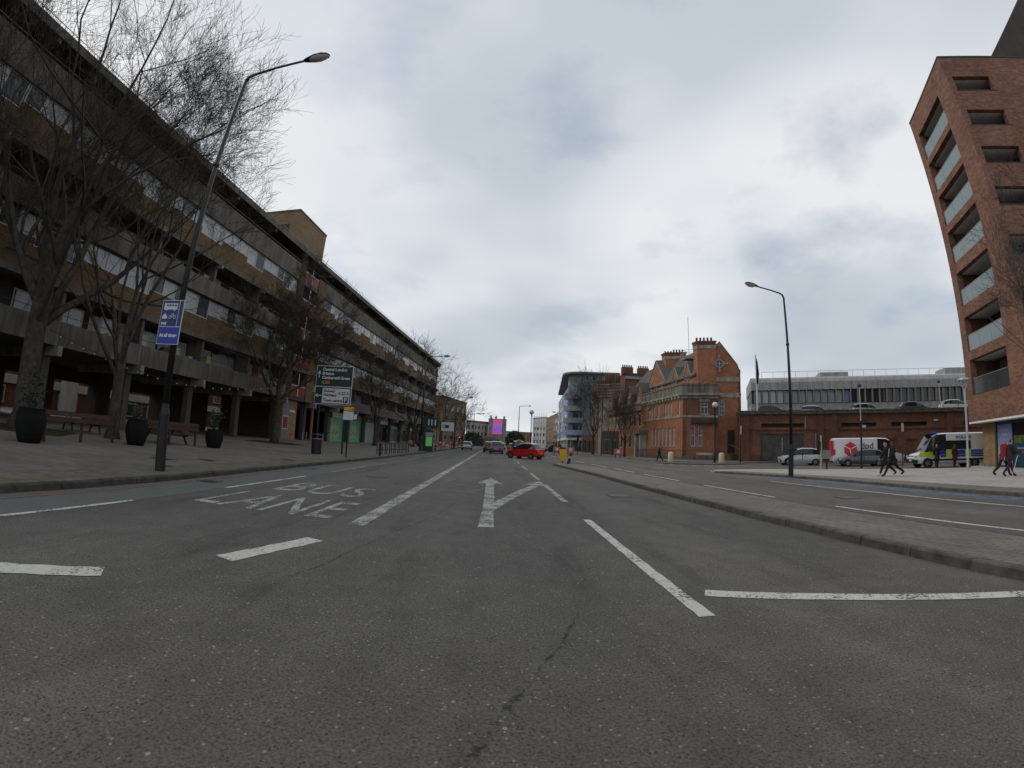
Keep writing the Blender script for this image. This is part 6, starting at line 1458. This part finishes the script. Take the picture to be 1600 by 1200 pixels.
bare_tree('bare_tree', 'slender bare tree in front of the pale blank gable', (*pol(15.4, 74), .1), 10.5, .10, 3.0, (10, 40), 82, levels=4, limbs=5, twig=.012)
bare_tree('bare_tree', 'wide bare tree in front of the terrace left of the station porch', (*pol(17.0, 66), .1), 11.5, .2, 3.0, (22, 60), 83, levels=5, limbs=7, twig=.011)
bare_tree('bare_tree', 'thin bare sapling whose twigs cross the red brick tower at the right edge', (16.9, 7.0, .11), 10.5, .08, 3.4, (12, 46), 91, levels=5, limbs=7, twig=.006, mat='bark_grey', rmax=2.4)
# dark evergreen far down the street
def leafy(name, label, cat, loc, r, h, seed, n=900, mat='hedge_leaf', leaf=.25):
    rn = random.Random(seed); t = thing(name, label, cat, loc); m = MB()
    MB().tube([(0, 0, 0), (0, 0, h*.5)], [.15, .08], 6).build('trunk', 'bark', t)
    for k in range(n):
        a = rn.uniform(0, 6.28); z = rn.uniform(.12, 1); rr_ = r*math.sqrt(rn.random())*math.sin(math.pi*min(1, .12+z*.85))**.6
        p = Vector((math.cos(a)*rr_, math.sin(a)*rr_, z*h)); s = leaf*rn.uniform(.6, 1.3)
        d1 = Vector((rn.gauss(0, 1), rn.gauss(0, 1), rn.gauss(0, 1))).normalized()*s; d2 = d1.orthogonal().normalized()*s*.5
        m.add([p-d1, p+d2, p+d1, p-d2], [(0, 1, 2, 3)])
    m.build('crown', mat, t); return t
leafy('evergreen_tree', 'rounded dark evergreen in front of the cream house far down the street', 'tree', (*pol(2.6, 175), 0), 4.2, 6.4, 5, 1600, leaf=.5)
leafy('evergreen_tree', 'dark bushy hedge tree left of the purple advertising screen', 'tree', (*pol(-3.0, 160), 0), 4.5, 4.6, 6, 1500, leaf=.5)

# ================================================================== VEHICLES
def wheel(parent, x, y, r, w, side):
    t = MB().lathe([(r*.62, -w/2), (r*.92, -w/2), (r, -w/2+.03), (r, w/2-.03), (r*.92, w/2), (r*.62, w/2)], 20, (x, y, r), 'x').build('wheel', 'tyre', parent, smooth=False)
    s = side
    MB().lathe([(.02, s*(w/2-.02)), (r*.62, s*(w/2-.012))] if s > 0 else [(r*.62, s*(w/2-.012)), (.02, s*(w/2-.02))], 16, (x, y, r), 'x').build('rim_disc', 'trim_black', t)
    for k in range(5):
        a = 2*math.pi*k/5; c, n = math.cos(a), math.sin(a); p = []
        for u, v in ((.05, -.04), (r*.6, -.035), (r*.6, .035), (.05, .04)): p.append((x+s*(w/2-.008), y+c*u-n*v, r+n*u+c*v))
        MB().ext(p, (s*.012, 0, 0)).build('spoke', 'rim', t)
    return t
def loft_car(name, label, cat, loc, az, paint, st, glass_from, glass_to, wheels, r, W, light_y=None, group=None, side_gaps=(), lens='lens_white', van=False, rear_glass=True):
    # st: stations from rear to front: (y, z_sill, z_belt, z_roof, halfwidth_belt, halfwidth_roof); car faces +y
    t = thing(name, label, cat, loc, -R(az), group)
    body = MB(); gl = {}
    rows = []
    for y, zs, zb, zr, wb_, wr_ in st:
        pts = [(wb_*.90, zs), (wb_*.985, zs+.12), (wb_, zs+(zb-zs)*.5), (wb_*.975, zb)]
        if zr > zb+.05: pts += [(wr_, zr-.09), (wr_*.86, zr-.01), (0, zr+.015)]
        else: pts += [(wb_*.93, zb+.012), (wb_*.75, zb+.03), (0, zb+.045)]
        full = pts+[(-x, z) for x, z in pts[-2::-1]]
        rows.append([(x, y, z) for x, z in full])
    n = len(rows[0])
    for rw in rows: body.v += rw
    gidx = {}
    def q(i, k): return (i*n+k, i*n+k+1, (i+1)*n+k+1, (i+1)*n+k)
    gf = {'side_window': [], 'windscreen': [], 'rear_window': []}
    for i in range(len(rows)-1):
        for k in range(n-1):
            roofA, roofB = st[i][3] > st[i][2]+.05, st[i+1][3] > st[i+1][2]+.05
            side = k in (3, n-5)
            top = k in (4, 5, n-7, n-6) or (k > 3 and k < n-5)
            if side and roofA and roofB and glass_from <= i < glass_to and i not in side_gaps: gf['side_window'].append((i, k)); continue
            if top and roofB and not roofA and rear_glass: gf['rear_window'].append((i, k)); continue
            if (top or side) and roofA and not roofB: gf['windscreen'].append((i, k)); continue
            if side and roofB and not roofA and rear_glass: gf['rear_window'].append((i, k)); continue
            body.f.append(q(i, k))
    body.f.append(tuple(range(n))); body.f.append(tuple((len(rows)-1)*n+k for k in range(n))[::-1]); body.f += [((i)*n, (i+1)*n, (i+1)*n+n-1, i*n+n-1) for i in range(len(rows)-1)]
    bd = body.build('body', paint, t, smooth=False)
    me = bd.data
    for p in me.polygons: p.use_smooth = True
    try: me.set_sharp_from_angle(angle=R(32))
    except Exception: pass
    for nm, L in gf.items():
        groups = {}
        for i, k in L:
            key = (i, k > n//2) if nm == 'side_window' else 0
            groups.setdefault(key, []).append((i, k))
        for key, FL in groups.items():
            m = MB(); m.v = list(body.v); m.f = [q(i, k) for i, k in FL]
            used = sorted({v for f in m.f for v in f}); mp = {v: j for j, v in enumerate(used)}
            m2 = MB(); m2.v = [m.v[v] for v in used]; m2.f = [tuple(mp[v] for v in f) for f in m.f]
            g_ = m2.build(nm, 'car_glass', t)
    y0, y1 = st[0][0], st[-1][0]
    for yy in wheels:
        for s in (-1, 1):
            wheel(t, s*(W/2-.10), yy, r, .2, s)
            MB().lathe([(.01, 0), (r*1.17, .0), (r*1.17, .006), (.01, .006)], 20, (s*(W/2-.012)+(-.006 if s < 0 else 0), yy, r*1.02), 'x').build('wheel_arch', 'trim_black', t)
    return t
def lamp(t, x0, x1, y0, y1, z0, z1, mat, name): return MB().box(x0, x1, y0, y1, z0, z1).build(name, mat, t)
def fittings(t, L, W, zl, zt, plate=True, mirrors=1.0, ym=.8, tail='lens_red', front='lens_white'):
    f = L/2
    for s in (-1, 1):
        a, b = sorted((s*W*.28, s*W*.45)); lamp(t, a, b, f-.16, f-.01, zl, zl+.16, front, 'headlight')
        a, b = sorted((s*W*.36, s*W*.47)); lamp(t, a, b, -f+.005, -f+.14, zt, zt+.28, tail, 'tail_light')
        a, b = sorted((s*W*.49, s*W*.60)); lamp(t, a, b, ym, ym+.16, mirrors, mirrors+.14, 'trim_black', 'mirror')
    if plate:
        lamp(t, -.26, .26, -f-.012, -f+.02, zl-.05, zl+.07, 'sign_yellow', 'number_plate'); lamp(t, -.26, .26, f-.02, f+.012, zl-.28, zl-.16, 'sign_white', 'number_plate')
    lamp(t, -W*.42, W*.42, f-.06, f+.006, zl-.32, zl-.12, 'trim_black', 'grille'); lamp(t, -W*.44, W*.44, -f-.006, -f+.05, .28, .42, 'trim_black', 'rear_bumper')
def hatch(label, loc, az, paint, L=3.6, W=1.55, Hh=1.5, name='hatchback_car', group=None, tail='lens_red'):
    f = L/2; b = Hh*.60; w = W/2
    st = [(-f, .30, b*.72, 0, w*.80, 0), (-f+.06, .24, b*.98, 0, w*.93, 0), (-f+.14, .22, b, 0, w*.97, 0), (-f+.52, .20, b+.03, Hh-.10, w, w*.73), (-f+1.0, .20, b+.02, Hh-.01, w, w*.77), (-.15, .20, b, Hh, w, w*.78), (f*.06, .20, b-.01, Hh-.04, w, w*.77), (f*.20, .20, b-.02, Hh-.12, w, w*.74), (f*.58, .20, b-.06, 0, w*.99, 0), (f*.86, .21, b*.86, 0, w*.95, 0), (f-.06, .24, b*.72, 0, w*.85, 0), (f, .30, b*.56, 0, w*.72, 0)]
    t = loft_car(name, label, 'car', loc, az, paint, st, 3, 7, (-L*.32, L*.33), .30 if Hh < 1.6 else .34, W, group=group)
    fittings(t, L, W, b*.64, b*.66, mirrors=b, ym=f*.34, tail=tail)
    for s in (-1, 1): lamp(t, *sorted((s*w*.985, s*w*1.004)), -.06, .0, .5, b+.0, 'trim_black', 'door_gap'); lamp(t, *sorted((s*w*.99, s*w*1.02)), -.4, -.22, b*.78, b*.78+.04, 'trim_black', 'door_handle')
    return t
red = hatch('small red hatchback turning across the junction', (2.95, 41.8, 0), -52, 'car_red', 3.6, 1.55, 1.52)
# taxi-style roof sign and beacon seen over it belong to vehicles behind
hatch('dark purple grey car seen from behind in the middle lane', (.22, 57.2, 0), 0, 'car_plum', 4.1, 1.78, 1.62, tail='tail_red')
hatch('black car half hidden left of the purple grey car ahead', (-.75, 65, 0), 2, 'car_black', 4.2, 1.75, 1.55, tail='tail_red')
hatch('light grey car in the bus lane by the red traffic light', (-4.6, 72.5, 0), -3, 'car_pale', 4.2, 1.75, 1.42)
hatch('silver compact SUV parked facing left by the yard gate', (28.95, 36.0, 0), -66, 'car_silver', 4.05, 1.78, 1.66, name='compact_suv')
hatch('blue grey hatchback passing in front of the delivery van', (31.9, 30.9, 0), -58, 'car_grey', 4.2, 1.75, 1.50)
hatch('red car in the traffic far beyond the red hatchback', (*pol(2.4, 84), 0), 10, 'car_red', 3.9, 1.7, 1.5)
hatch('white car waiting far down the street beside the bus', (*pol(.9, 100), 0), 180, 'car_white', 4.1, 1.7, 1.5)
for lab, az, D, mt, hd in (('silver car on the car deck nearest the deck shrub', 40.6, 66, 'car_silver', 120), ('dark car showing only its roof at the left end of the car deck', 35.5, 64, 'car_black', 120), ('grey car low behind the deck parapet left of centre', 46.5, 66, 'car_pale', 120), ('dark red-lit car on the car deck above the police van', 51.9, 67, 'car_grey', 120), ('white van-like car on the car deck beside the brick tower', 56.4, 68, 'car_white', 120)):
    x, y = pol(az, D); hatch(lab, (x, y, 5.95), hd, mt, 4.3, 1.75, 1.55, group='cars parked on the deck')
def van(label, loc, az, paint, L, W, Hh, name):
    f = L/2; w = W/2; b = 1.25
    st = [(-f, .34, b, 0, w*.93, 0), (-f+.02, .32, b, Hh-.12, w*.96, w*.84), (-f+.10, .30, b, Hh-.01, w, w*.88), (-f+1.6, .30, b, Hh, w, w*.89), (f-2.6, .30, b, Hh, w, w*.89), (f-1.75, .30, b-.02, Hh-.05, w, w*.87), (f-1.45, .30, b-.04, Hh-.22, w, w*.84), (f-.78, .30, b-.10, 0, w*.99, 0), (f-.30, .32, b-.22, 0, w*.93, 0), (f-.07, .34, .86, 0, w*.85, 0), (f, .36, .72, 0, w*.72, 0)]
    t = loft_car(name, label, 'van', loc, az, paint, st, 4, 6, (-L*.30, L*.335), .35, W, rear_glass=False)
    fittings(t, L, W, .78, 1.0, mirrors=1.25, ym=f-1.35)
    return t
# delivery van, facing right
vx, vy = pol(46.5, 47.5); DV_AZ = 122
dv = van('white parcel delivery van with a red cube logo and dpd lettering', (vx, vy, 0), DV_AZ, 'car_white', 6.8, 2.0, 2.55, 'delivery_van')
# its right... the camera sees the side at local +x when the van heads right
def side_patch(t, name, mat, P, W, sgn, d=.012, zt=2.45, tilt=.115):
    # flat print on the slab side of a van; the upper side leans in slightly
    out = []
    for y, z in P:
        lean_ = tilt*max(0, z-1.25)/(zt-1.25)*(W/2)
        out.append((sgn*(W/2*.985-lean_+d), y, z))
    return MB().add(out+[(x-sgn*.01, y, z) for x, y, z in out], [tuple(range(len(out))), tuple(range(len(out), 2*len(out)))[::-1]]).build(name, mat, t)
SGN = 1          # side of the van towards the camera
cyv, czv, rr_ = -1.75, 1.50, .70
hexp = [(cyv+math.sin(R(60*k))*rr_*.98, czv+math.cos(R(60*k))*rr_) for k in range(6)]
lg = side_patch(dv, 'cube_logo', 'logo_red', hexp, 2.0, SGN, d=.02)
def vbar(p, q, w, d, mat='car_white'):
    p, q = Vector(p), Vector(q); u = (q-p).normalized(); o = Vector((-u.y, u.x))*w/2
    return side_patch(dv, 'logo_line', mat, [tuple(p+o), tuple(q+o), tuple(q-o), tuple(p-o)], 2.0, SGN, d=d)
vbar((cyv, czv-.02), (cyv, czv-.62), .09, .035); vbar((cyv, czv-.02), (cyv-.62, czv+.33), .09, .038); vbar((cyv+.12, czv+.06), (cyv+.62, czv+.34), .09, .035)
text('lettering', 'dpd', .82, 'logo_dark', dv, face_mat((SGN*(1.0*.985-.04+.055), -.82, 1.55), (0, 1, 0), (0.06, 0, 1)), bold=.004)
lamp(dv, -.98, .98, -3.43, -3.38, .9, 2.3, 'logo_red', 'rear_door_panel'); lamp(dv, .93, 1.0, -3.39, -3.2, 1.0, 1.5, 'lens_red', 'tail_light')
# police van, facing left
px_, py_ = pol(55.3, 42.0); PV_AZ = -60
pv_ = van('white police van with blue and yellow checks facing left', (px_, py_, 0), PV_AZ, 'car_white', 6.2, 2.05, 2.62, 'police_van')
PS = -1
def pp(name, mat, y0, y1, z0, z1, d=.015): return side_patch(pv_, name, mat, [(y0, z0), (y1, z0), (y1, z1), (y0, z1)], 2.05, PS, d)
for k, (a, b, mt) in enumerate([(1.25, 1.95, 'police_yellow'), (.55, 1.25, 'police_blue'), (.15, .55, 'police_yellow'), (-.35, .15, 'police_yellow'), (-1.05, -.35, 'police_blue'), (-1.55, -1.05, 'police_yellow'), (-3.0, -1.55, 'police_blue')]):
    pp('check', mt, a+.004, b-.004, .78, 1.30, .018)
pp('check', 'police_yellow', 1.95, 2.75, .85, 1.16, .018)
pp('side_glass', 'car_glass', -1.55, .55, 1.36, 2.02, .03); pp('side_trim', 'trim_black', -2.9, 2.2, .52, .66, .02)
for k in range(3): pp('reflective_line', 'sign_white', -2.9, -1.6, .90+k*.13, .92+k*.13, .03)
pp('reflective_line', 'sign_white', .6, 1.2, .95, .97, .03); pp('reflective_line', 'sign_white', -1.0, -.4, .95, .97, .03)
text('lettering', 'POLICE', .30, 'police_blue', pv_, face_mat((PS*(1.025*.985-.085+.06), -.30, 2.16), (0, -1, 0), (0.10, 0, 1)), sx=1.35, bold=.006)
lamp(pv_, -.7, .7, .9, 1.15, 2.61, 2.74, 'police_blue', 'light_bar'); lamp(pv_, -1.0, 1.0, 2.9, 3.11, .36, .62, 'trim_black', 'front_bumper'); lamp(pv_, -.72, .72, 2.98, 3.06, .70, .92, 'trim_black', 'grille')
# windscreen guard folded on the roof
MB().box(-.85, .85, 1.25, 1.95, 2.50, 2.56).xf(Matrix.Translation((0, 0, .02))).build('screen_guard', 'trim_black', pv_)
# bus and an emergency vehicle roof far ahead
bx_, by_ = pol(-.75, 92); bs = thing('red_bus', 'red bus half hidden behind the black car far ahead', 'bus', (bx_, by_, 0))
MB().box(-1.25, 1.25, 0, 9, .35, 2.75).build('body', 'bus_red', bs); MB().box(-1.1, 1.1, -.03, -.001, 1.3, 2.4).build('rear_window', 'car_glass', bs)
for s in (-1, 1):
    MB().box(*sorted((s*.85, s*1.15)), -.05, -.031, .8, 1.1).build('tail_light', 'lens_red', bs); MB().lathe([(.45, -.12), (.45, .12)], 14, (s*1.1, 1.8, .45), 'x').build('wheel', 'tyre', bs)
    MB().box(*sorted((s*1.251, s*1.27)), .6, 8.4, 1.3, 2.3).build('side_window', 'car_glass', bs)
tx_, ty_ = pol(4.1, 62); tv = hatch('black taxi cab with a lit roof sign directly behind the red hatchback', (tx_-1.0, ty_, 0), 175, 'car_black', 4.5, 1.75, 1.85, name='taxi_cab')
MB().box(-.3, .3, .1, .25, 1.83, 2.0).build('roof_sign', 'sign_yellow', tv)
# parked motor scooters by the blue flats
def scooter(label, az, D, rz):
    x, y = pol(az, D); t = thing('motor_scooter', label, 'scooter', (x, y, .1), R(rz), 'scooters parked by the blue flats')
    for yy in (-.6, .6): MB().lathe([(.12, -.05), (.26, -.05), (.26, .05), (.12, .05)], 14, (0, yy, .26), 'x').build('wheel', 'tyre', t)
    MB().ext([(-.15, -.75, .35), (-.15, .2, .3), (-.15, .35, .55), (-.15, .05, .6), (-.15, -.1, .82), (-.15, -.8, .85)], (.3, 0, 0)).build('body', 'cloth_dark', t); MB().box(-.13, .13, -.75, -.05, .85, .93).build('seat', 'sign_black', t); MB().tube([(0, .62, .3), (0, .45, 1.05)], .05, 6).build('steering_column', 'black_metal', t); MB().tube([(-.32, .42, 1.05), (.32, .42, 1.05)], .025, 6).build('handlebar', 'black_metal', t)
    MB().box(-.22, .22, -1.05, -.6, .94, 1.3).build('top_box', 'sign_black', t)
for i, (az, lab) in enumerate([(7.1, 'black motor scooter at the left end of the row by the blue flats'), (7.6, 'black motor scooter second from the left in the row by the blue flats'), (8.0, 'black motor scooter nearest the blue flats wall')]): scooter(lab, az, 84, 60+i*15)

# ================================================================== PEOPLE
def person(label, loc, az, h=1.72, stride=.0, arm=.0, coat='cloth_black', coat_len=.62, legs='cloth_black', shoes='sign_black', skin='skin', hair='hair_brown', lean=0.0, bend=(0.0, 0.0), hold=None, scarf=None, long_hair=False):
    t = thing('person', label, 'person', loc, -R(az)); k = h/1.72
    V = []; E = []; RD = []
    def v(p, r, par=None):
        V.append((p[0]*k, p[1]*k, p[2]*k)); RD.append((r if isinstance(r, tuple) else (r, r)))
        RD[-1] = (RD[-1][0]*k, RD[-1][1]*k)
        if par is not None: E.append((par, len(V)-1))
        return len(V)-1
    hz = .93-.10*abs(math.sin(stride))*.8
    Ly = lambda z: lean*(z-hz)
    pel = v((0, 0, hz), (.145, .105)); bel = v((0, Ly(1.08), hz+.14), (.14, .10), pel); ch = v((0, Ly(1.28), hz+.35), (.165, .115), bel); up = v((0, Ly(1.42), hz+.47), (.13, .09), ch); nk = v((0, Ly(1.5)+.01, hz+.555), .058, up)
    hd0 = v((0, Ly(1.58)+.02, hz+.62), (.072, .080), nk); hd = v((0, Ly(1.62)+.025, hz+.70), (.078, .095), hd0); hd1 = v((0, Ly(1.66)+.015, hz+.765), (.068, .082), hd)
    for s in (-1, 1):
        a = stride*s
        hip = v((s*.09, 0, hz-.06), (.095, .10), pel)
        kn_b = max(0, -a)*.9+.08; 
        kx = (s*.095, math.sin(a)*.43, hz-.06-math.cos(a)*.43); kn = v(kx, (.062, .066), hip); md = None
        a2 = a-kn_b; an = v((s*.09, kx[1]+math.sin(a2)*.41, max(.075, kx[2]-math.cos(a2)*.41)), .043, kn)
        ft = Vector(V[an])/k; heel_up = ft.z > .1
        v((ft.x, ft.y+.15, max(.035, ft.z-.05 if not heel_up else ft.z-.12)), (.042, .032), an)
        sh = v((s*.185, Ly(1.42), hz+.44), (.062, .062), up); aa = -arm*s
        el = v((s*.225, Ly(1.25)+math.sin(aa)*.27, hz+.44-math.cos(aa)*.28), (.046, .046), sh); bn = bend[0] if s < 0 else bend[1]
        e = Vector(V[el])/k; aw = aa+.25+bn; wr_ = v((e.x-s*.01, e.y+math.sin(aw)*.24, e.z-math.cos(aw)*.24), .033, el)
        w_ = Vector(V[wr_])/k; dirf = Vector((0, math.sin(aw), -math.cos(aw))); pm = v(tuple(w_+dirf*.07), (.022, .036), wr_)
        p_ = Vector(V[pm])/k; side = Vector((0, math.cos(aw), math.sin(aw)))
        for q, (o, L) in enumerate(((-.03, .055), (-.01, .065), (.011, .06), (.03, .047))):
            b0_ = v(tuple(p_+dirf*.035+side*o), .0095, pm); b1 = v(tuple(p_+dirf*(.035+L*.6)+side*o+Vector((-s*.008, 0, 0))), .0085, b0_); v(tuple(p_+dirf*(.03+L)+side*o+Vector((-s*.025, 0, 0))), .0075, b1)
        th = v(tuple(w_+dirf*.045+side*.042), .011, wr_); v(tuple(w_+dirf*.085+side*.062), .009, th)
    me = bpy.data.meshes.new('body'); me.from_pydata(V, E, []); o = bpy.data.objects.new('body', me); C.objects.link(o)
    md = o.modifiers.new('skin', 'SKIN'); md.use_smooth_shade = True
    if not me.skin_vertices: pass
    for i, sv in enumerate(me.skin_vertices[0].data): sv.radius = RD[i]; sv.use_root = (i == 0)
    ss = o.modifiers.new('sub', 'SUBSURF'); ss.levels = 2; ss.render_levels = 2
    dg = bpy.context.evaluated_depsgraph_get(); ev = bpy.data.meshes.new_from_object(o.evaluated_get(dg)); ev.name = 'body'
    bpy.data.objects.remove(o)
    ev.materials.clear(); ev.materials.append(MATS[skin])
    for p in ev.polygons: p.use_smooth = True
    bo_ = inst('body', ev, t)
    zc = hz*k
    nrm = [vv_.normal.copy() for vv_ in ev.vertices]; co = [vv_.co.copy() for vv_ in ev.vertices]
    def garment(name, mat, test, off, flare=None):
        sel = [p for p in ev.polygons if test(p.center)]
        if not sel: return
        used = sorted({i for p in sel for i in p.vertices}); mp = {i: j for j, i in enumerate(used)}
        m = MB(); m.v = [tuple(co[i]+nrm[i]*off+(flare(co[i]) if flare else Vector())) for i in used]; m.f = [tuple(mp[i] for i in p.vertices) for p in sel]
        return m.build(name, mat, t, smooth=True)
    head_z = (hz+.575)*k
    hand = lambda c: abs(c.x) > .13*k and c.z < (hz+.0)*k and abs(c.x) > .17*k and c.z < (hz+.02)*k
    garment('trousers', legs, lambda c: c.z < (hz+.03)*k and c.z > .075 and abs(c.x) < .19*k, .010)
    garment('shoe', shoes, lambda c: c.z <= .11 and 0 < c.x < .19*k, .012); garment('shoe', shoes, lambda c: c.z <= .11 and -.19*k < c.x <= 0, .012)
    wrz = (hz-.08)*k
    garment('coat', coat, lambda c: c.z < head_z-.03*k and (c.z > (hz-.02)*k), .028)
    # coat skirt as a flared sleeve round the hips
    sk = MB(); zt_, zb_ = (hz+.10)*k, (hz+.16-coat_len*.8)*k; n = 16
    for z, f in ((zt_, .98), ((zt_+zb_)/2, 1.08), (zb_, 1.22)):
        for q in range(n):
            a = 2*math.pi*q/n; sk.v.append((math.cos(a)*.185*f*k, math.sin(a)*.15*f*k*(1+.5*abs(math.sin(stride))*(zt_-z)), z))
    for i in range(2):
        for q in range(n): sk.f.append((i*n+q, i*n+(q+1) % n, (i+1)*n+(q+1) % n, (i+1)*n+q))
    sk.build('coat_skirt', coat, t, smooth=True)
    hy = Ly(1.62)*k
    garment('hair', hair, lambda c: c.z > (hz+.74)*k or (c.z > (hz+(.50 if long_hair else .64))*k and c.y < hy+(.0)*k and c.z > head_z-.02*k-(.1*k if long_hair else 0)), .014)
    fy = hy+.025*k
    hc = Vector((0, fy, (hz+.70)*k))
    for s in (-1, 1): MB().ball((s*.03*k, hc.y+.082*k, hc.z-.005), .011*k, 6, 4).build('eye', 'sign_black', t); MB().ball((s*.085*k, hc.y-.01, hc.z-.02), .022*k, 6, 4, sx=.5).build('ear', skin, t)
    MB().ext([(-.012*k, hc.y+.075*k, hc.z-.05*k), (.012*k, hc.y+.075*k, hc.z-.05*k), (0, hc.y+.112*k, hc.z-.045*k), (0, hc.y+.08*k, hc.z)], (0, 0, .004)).build('nose', skin, t); MB().box(-.022*k, .022*k, hc.y+.068*k, hc.y+.086*k, hc.z-.078*k, hc.z-.070*k).build('mouth', 'cloth_red', t)
    if scarf: MB().ext([(.02, .13*k, (hz+.45)*k), (.09, .13*k, (hz+.43)*k), (.13, .16*k, (hz-.05)*k), (.06, .17*k, (hz-.05)*k)], (0, .02, 0)).build('scarf', scarf, t)
    return t, k
person('walking person in a long black coat and white trainers, front of the couple', (19.25, 16.9, .11), -62, 1.70, .42, -.35, coat_len=.62, shoes='shoe_white', hair='hair_grey', lean=.06)
pc, _ = person('walking person in black trailing the couple, carrying a pale scarf', (18.95, 16.25, .11), -62, 1.74, .5, .4, coat_len=.5, shoes='cloth_brown', hair='hair_black', scarf='cloth_white', skin='skin_deep')
person('pedestrian in a dark red jacket and dark trousers before the shop window', (22.35, 12.35, .11), 115, 1.70, .42, .3, coat='cloth_red', legs='cloth_dark', hair='hair_grey', lean=.12, coat_len=.4)
pr, _ = person('pedestrian in plum trousers walking with a white stick beside the red jacket', (22.25, 11.95, .11), 115, 1.66, -.38, -.3, coat='cloth_dark', legs='cloth_plum', hair='hair_brown', coat_len=.42, lean=.10, bend=(.7, 1.1))
st_ = MB().tube([(22.05, 11.75, .12), (22.35, 11.62, 1.0)], [.012, .016], 6).build('walking_stick', 'white_paint', None); tag(st_, 'white walking stick held by the pedestrian in plum trousers', 'walking stick')
person('dark clad person standing left in front of the police van', (*pol(54.2, 39.6), .02), -150, 1.76, .06, .06, coat='cloth_navy', legs='cloth_navy', hair='hair_grey')
person('person in brown standing right in front of the police van doors', (*pol(56.1, 39.8), .02), -170, 1.72, .05, .05, coat='cloth_brown', legs='cloth_brown', hair='hair_black', skin='skin_deep')
person('dark coated person walking past the station railings', (*pol(21.5, 46.5), .1), -70, 1.66, .36, .3, coat='cloth_dark', hair='hair_brown')
person('distant person in black standing by the scooters', (*pol(8.6, 82), .1), 180, 1.72, .1, .1, hair='hair_black')
